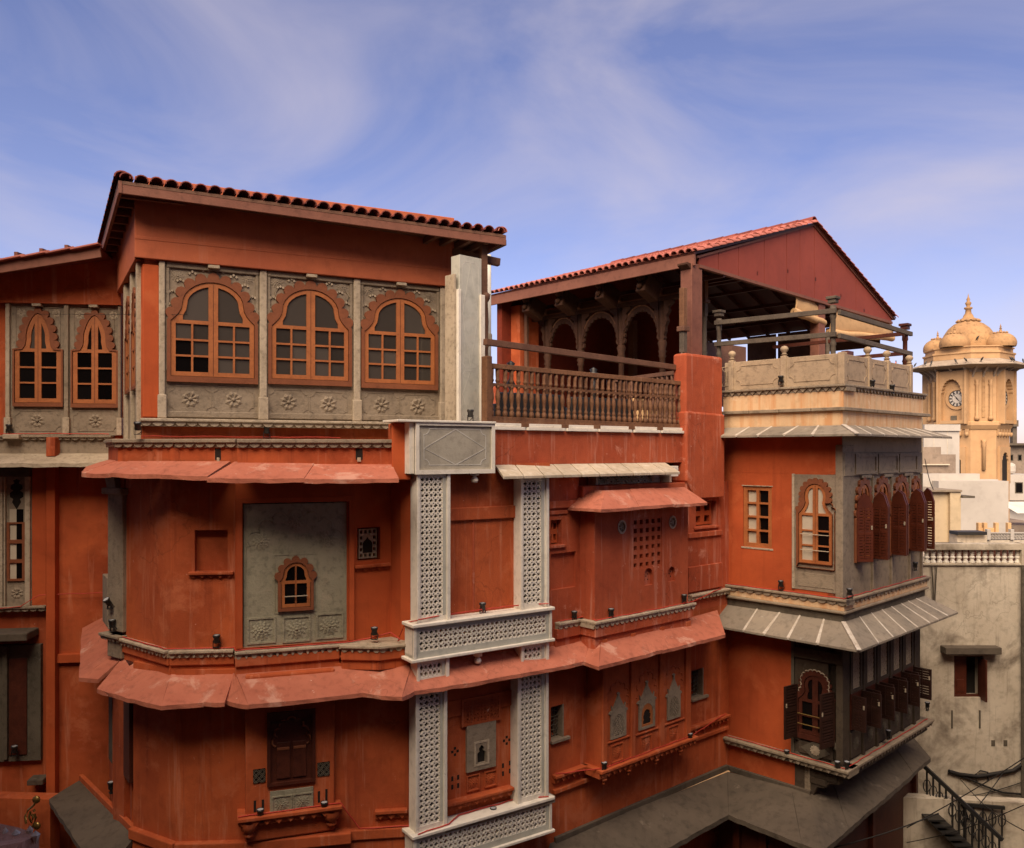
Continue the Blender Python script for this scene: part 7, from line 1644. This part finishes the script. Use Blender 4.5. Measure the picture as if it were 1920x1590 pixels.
# red rope lights laid along the ledges
def rope(label, pts, r=.011, m='cable'):
    pp_ = []
    for a, b_ in zip(pts[:-1], pts[1:]):
        n_ = max(2, int((b_-a).length/.18))
        for k in range(n_): pp_.append(a.lerp(b_, k/n_)+Vector((random.uniform(-.012, .012), random.uniform(-.012, .012), random.uniform(0, .012))))
    pp_.append(pts[-1]); o = MB().tube(pp_, r, 5).build('rope_light' if m == 'cable' else 'cable', M[m]); return tag(o, label, 'rope light' if m == 'cable' else 'cable')
zr = ZL+.014
rope('thin red rope light along the dentil ledge of the bowed bay', [Fa.w(0, zr, .08), Fa.w(Fa.L, zr, .09), Fb.w(Fb.L, zr, .09), PN.w(0, zr, .10), PN.w(PN.s(640), zr, .09), Fl1.w(.2, zr, -.25), Fl1.w(.75, zr+.12, -.35), Fl1.w(.95, zr+.05, -.2), Fl2.w(.35, zr, -.12), Fl2.w(.45, zr+.3, -.05), W.w(0.0, ZB1+.06, .03)])
rope('thin red rope light along the upper marble beam', [W.w(.02, ZB1+.06, .02), W.w(.3, ZB1+.07, -.03), W.w(.7, ZB1+.06, -.1), W.w(1.4, ZB1+.07, -.13), W.w(2.2, ZB1+.06, -.12), W.w(2.6, ZB1+.06, .02)])
rope('thin red rope light along the ledge of the rose bay', [RW.w(.2, zr, .07), RW.w(s107, zr, .07), RB.w(sb0-.05, zr, .07), RB.w(sb1+.05, zr, .07), RW.w(sE-.2, zr+.06, .07)])
rope('thin red rope light along the lower marble beam', [W.w(.0, -6.125, .03), W.w(.6, -6.12, -.0), W.w(.9, -6.12, -.2), W.w(2.1, -6.12, -.2), W.w(2.6, -6.12, .02)])
rope('thin red rope light along the ledge under the three domed niches', [RW.w(.1, zlb+.04, .05), RB.w(q0, zlb+.04, .05), RB.w(q1, zlb+.04, .05), RW.w(sE, zlb+.04, .05)])
rope('thin red rope light along the middle tower ledge', [TL.w(sl0, zm+.012, .07), TL.w(LT+.06, zm+.012, .07), TR.w(LR+.1, zm+.012, .07)])
rope('red rope light along the lower tower ledge', [TL.w(sl0, zq0+.012, .11), TL.w(LT+.12, zq0+.012, .11), TR.w(LR+.1, zq0+.012, .11)])
rope('red rope light along the ledge under the carved door', [Lp.w(-.1, zlp+.04, .08), Lp.w(Lp.L+.08, zlp+.04, .08), Ld.w(.4, -6.12, .08), Ld.w(Ld.L, -6.12, .08)])
rope('thin red cable strung across the left wing wall', [Lw.w(Lw.s(5), Lw.px(5, 1138)[1], .16), Lw.w(Lw.s(45), Lw.px(45, 1135)[1], .16), Lw.w(Lw.s(80), Lw.px(80, 1114)[1], .17), Lw.w(Lw.s(110), Lw.px(110, 1114)[1], .05), Lw.w(Lw.s(160), Lw.px(160, 1112)[1], .05), Lw.w(Lw.s(200), Lw.px(200, 1110)[1], .05)], .008)
rope('thin red rope light along the sill of the left wing', [Lw.w(Lw.s(0), Lw.px(0, 815)[1]+.01, .11), Lw.w(Lw.s(208), Lw.px(208, 815)[1]+.01, .11)], .009)
rope('thin red rope light below the top-floor windows', [T.w(.0, .225, .05), T.w(3.2, .225, .05)], .008)
# wires
def wire(label, a, b_, sag=.1, r=.008):
    pts = [a.lerp(b_, k/16)-Vector((0, 0, sag*math.sin(math.pi*k/16))) for k in range(17)]; return tag(MB().tube(pts, r, 5).build('cable', M['black_cable']), label, 'cable')
wire('thin dark wire crossing in front of the left wing windows', wpt(72, 16.0, zz(589, 16.0)), wpt(352, 13.2, zz(590, 13.2)), .0, .004)
SHn = lambda u, v, n=.06: SH.w(*SH.px(u, v, n), n)
tag(MB().tube([SHn(1779, 1446), SHn(1800, 1452), SHn(1835, 1456), SHn(1870, 1450), SHn(1900, 1445), SHn(1935, 1420)], .05, 6).build('cable', M['black_cable']), 'thick bundle of black cables sagging along the foot of the stained wall', 'cable')
tag(MB().tube([SHn(1782, 1449), SHn(1820, 1462), SHn(1850, 1475), SHn(1880, 1486), SHn(1930, 1490)], .025, 6).build('cable', M['black_cable']), 'black cable drooping from the bundle to the right edge', 'cable')
tag(MB().tube([SHn(1831, 1465), SHn(1829, 1452), SHn(1838, 1445), SHn(1852, 1448), SHn(1853, 1462)], .022, 6).build('cable', M['black_cable']), 'loop of black cable hanging below the bundle', 'cable')
wire('taut pale wire rising to the right edge past the iron stair', wpt(1700, 18, zz(1552, 18)), wpt(1960, 17, zz(1395, 17)), .05, .012)
wire('dark wire crossing in front of the peeling stair wall', wpt(1560, 17, zz(1590, 17)), wpt(1760, 17.5, zz(1525, 17.5)), .05, .015)
wire('dark wire dropping from the bundle to the stair rail', wpt(1880, 20.5, zz(1450, 20.5)), wpt(1835, 19.8, zz(1510, 19.8)), .02, .012)
wire('dark wire from the foot of the stained wall to the bottom right corner', SHn(1800, 1460), wpt(1925, 15, zz(1560, 15)), .15, .01)
wire('dark wire slanting low across the iron stair', wpt(1700, 18.5, zz(1580, 18.5)), wpt(1930, 16.5, zz(1505, 16.5)), .1, .009)
wire('dark wire running level beneath the cable bundle', SHn(1740, 1500), SHn(1930, 1462), .12, .012)
wire('thin wire hanging across the beige block', wpt(1734, 30.5, zz(860, 30.5)), wpt(1750, 30.5, zz(918, 30.5)), .15, .015)
for u, lb in ((1747, 'left of two thin cords hanging from the balustrade behind the eave'), (1756, 'right of two thin cords hanging from the balustrade behind the eave')): tag(MB().tube([SHn(u, 1060), SHn(u*.4+1752*.6, 1110), SHn(1752, 1140)], .018, 5).build('cord', M['stone_dark']), lb, 'cord')
# saffron flag
fg = thing('flag', wpt(1672, 30, zz(690, 30)), 'small orange pennant showing behind the tower parapet', 'flag'); M['saffron'] = material('saffron_cloth', (0.75, 0.13, 0.02), grime=.1, bump=0)
FF = FP(1666, 30, 1686, 30)
MB().tube([FF.w(*FF.px(1679.5, 740)), FF.w(*FF.px(1680, 676))], .02, 6).build('staff', M['grey_wood'], fg)
b = MB(); g = [[FF.w(*FF.px(1679.5-9*i/5, lerp(678, 692, i/5)+j*(16-12*(1-i/5)*.0)*(.2+.8*i/5)/3), .04*math.sin(i*1.4+j)) for j in range(4)] for i in range(6)]
b.grid(g)
o = b.build('pennant', M['saffron'], fg); o.modifiers.new('thick', 'SOLIDIFY').thickness = .01
# birds on the clock tower
bm = MB(); bm.lathe([(0, -.16), (.03, -.14), (.075, -.02), (.085, .06), (.05, .14), (.055, .18), (.05, .22), (0, .25)], Matrix.Rotation(R(35), 4, 'X'), 8, False); bm.beam((0, .08, -.12), (0, .26, -.24), .07, .02); bm.beam((0, -.14, .20), (0, -.22, .19), .02, .02); bm.tube([(.03, 0, -.1), (.03, 0, -.22)], .01, 4); bm.tube([(-.03, 0, -.1), (-.03, 0, -.22)], .01, 4)
BME = bm.mesh('bird'); BME.materials.append(M['black'])
def bird(p, rot, label, grp=None, s=.8): tag(inst(BME, 'bird', None, Matrix.Translation(p) @ Matrix.Rotation(rot, 4, 'Z') @ Matrix.Diagonal((s, s, s, 1))), label, 'bird', grp)
GB_ = 'birds on the clock tower'
ORD = ['first', 'second', 'third', 'fourth', 'fifth', 'sixth', 'seventh', 'eighth', 'ninth']
for ib_, phi in enumerate((-64, -44, -38, -12, -2, 12, 40, 44, 68)):
    # stand on the eave edge: radius of the octagon in that direction
    k = max(i for i in range(-8, 8) if (-49+90*(i//2)+52*(i % 2)) <= phi); a0 = -49+90*(k//2)+52*(k % 2); a1 = -49+90*((k+1)//2)+52*((k+1) % 2); mid = (a0+a1)/2
    rad = RC*1.50*math.cos(R((a1-a0)/2))/math.cos(R(phi-mid)); bird(cp(phi, rad, zc(689.5)+.20), R(random.uniform(0, 360)), '%s black bird from the left on the clock tower eave' % ORD[ib_], GB_)
bird(cp(18, 46/FPX*YC*1.0, zc(648)+.3), R(40), 'black bird perched on the main dome of the clock tower'); bird(TR.w(TR.s(1706), 2.28, .0) if False else cp(-88, RC*1.50, zc(690)+.3), R(100), 'black bird at the left tip of the clock tower eave')
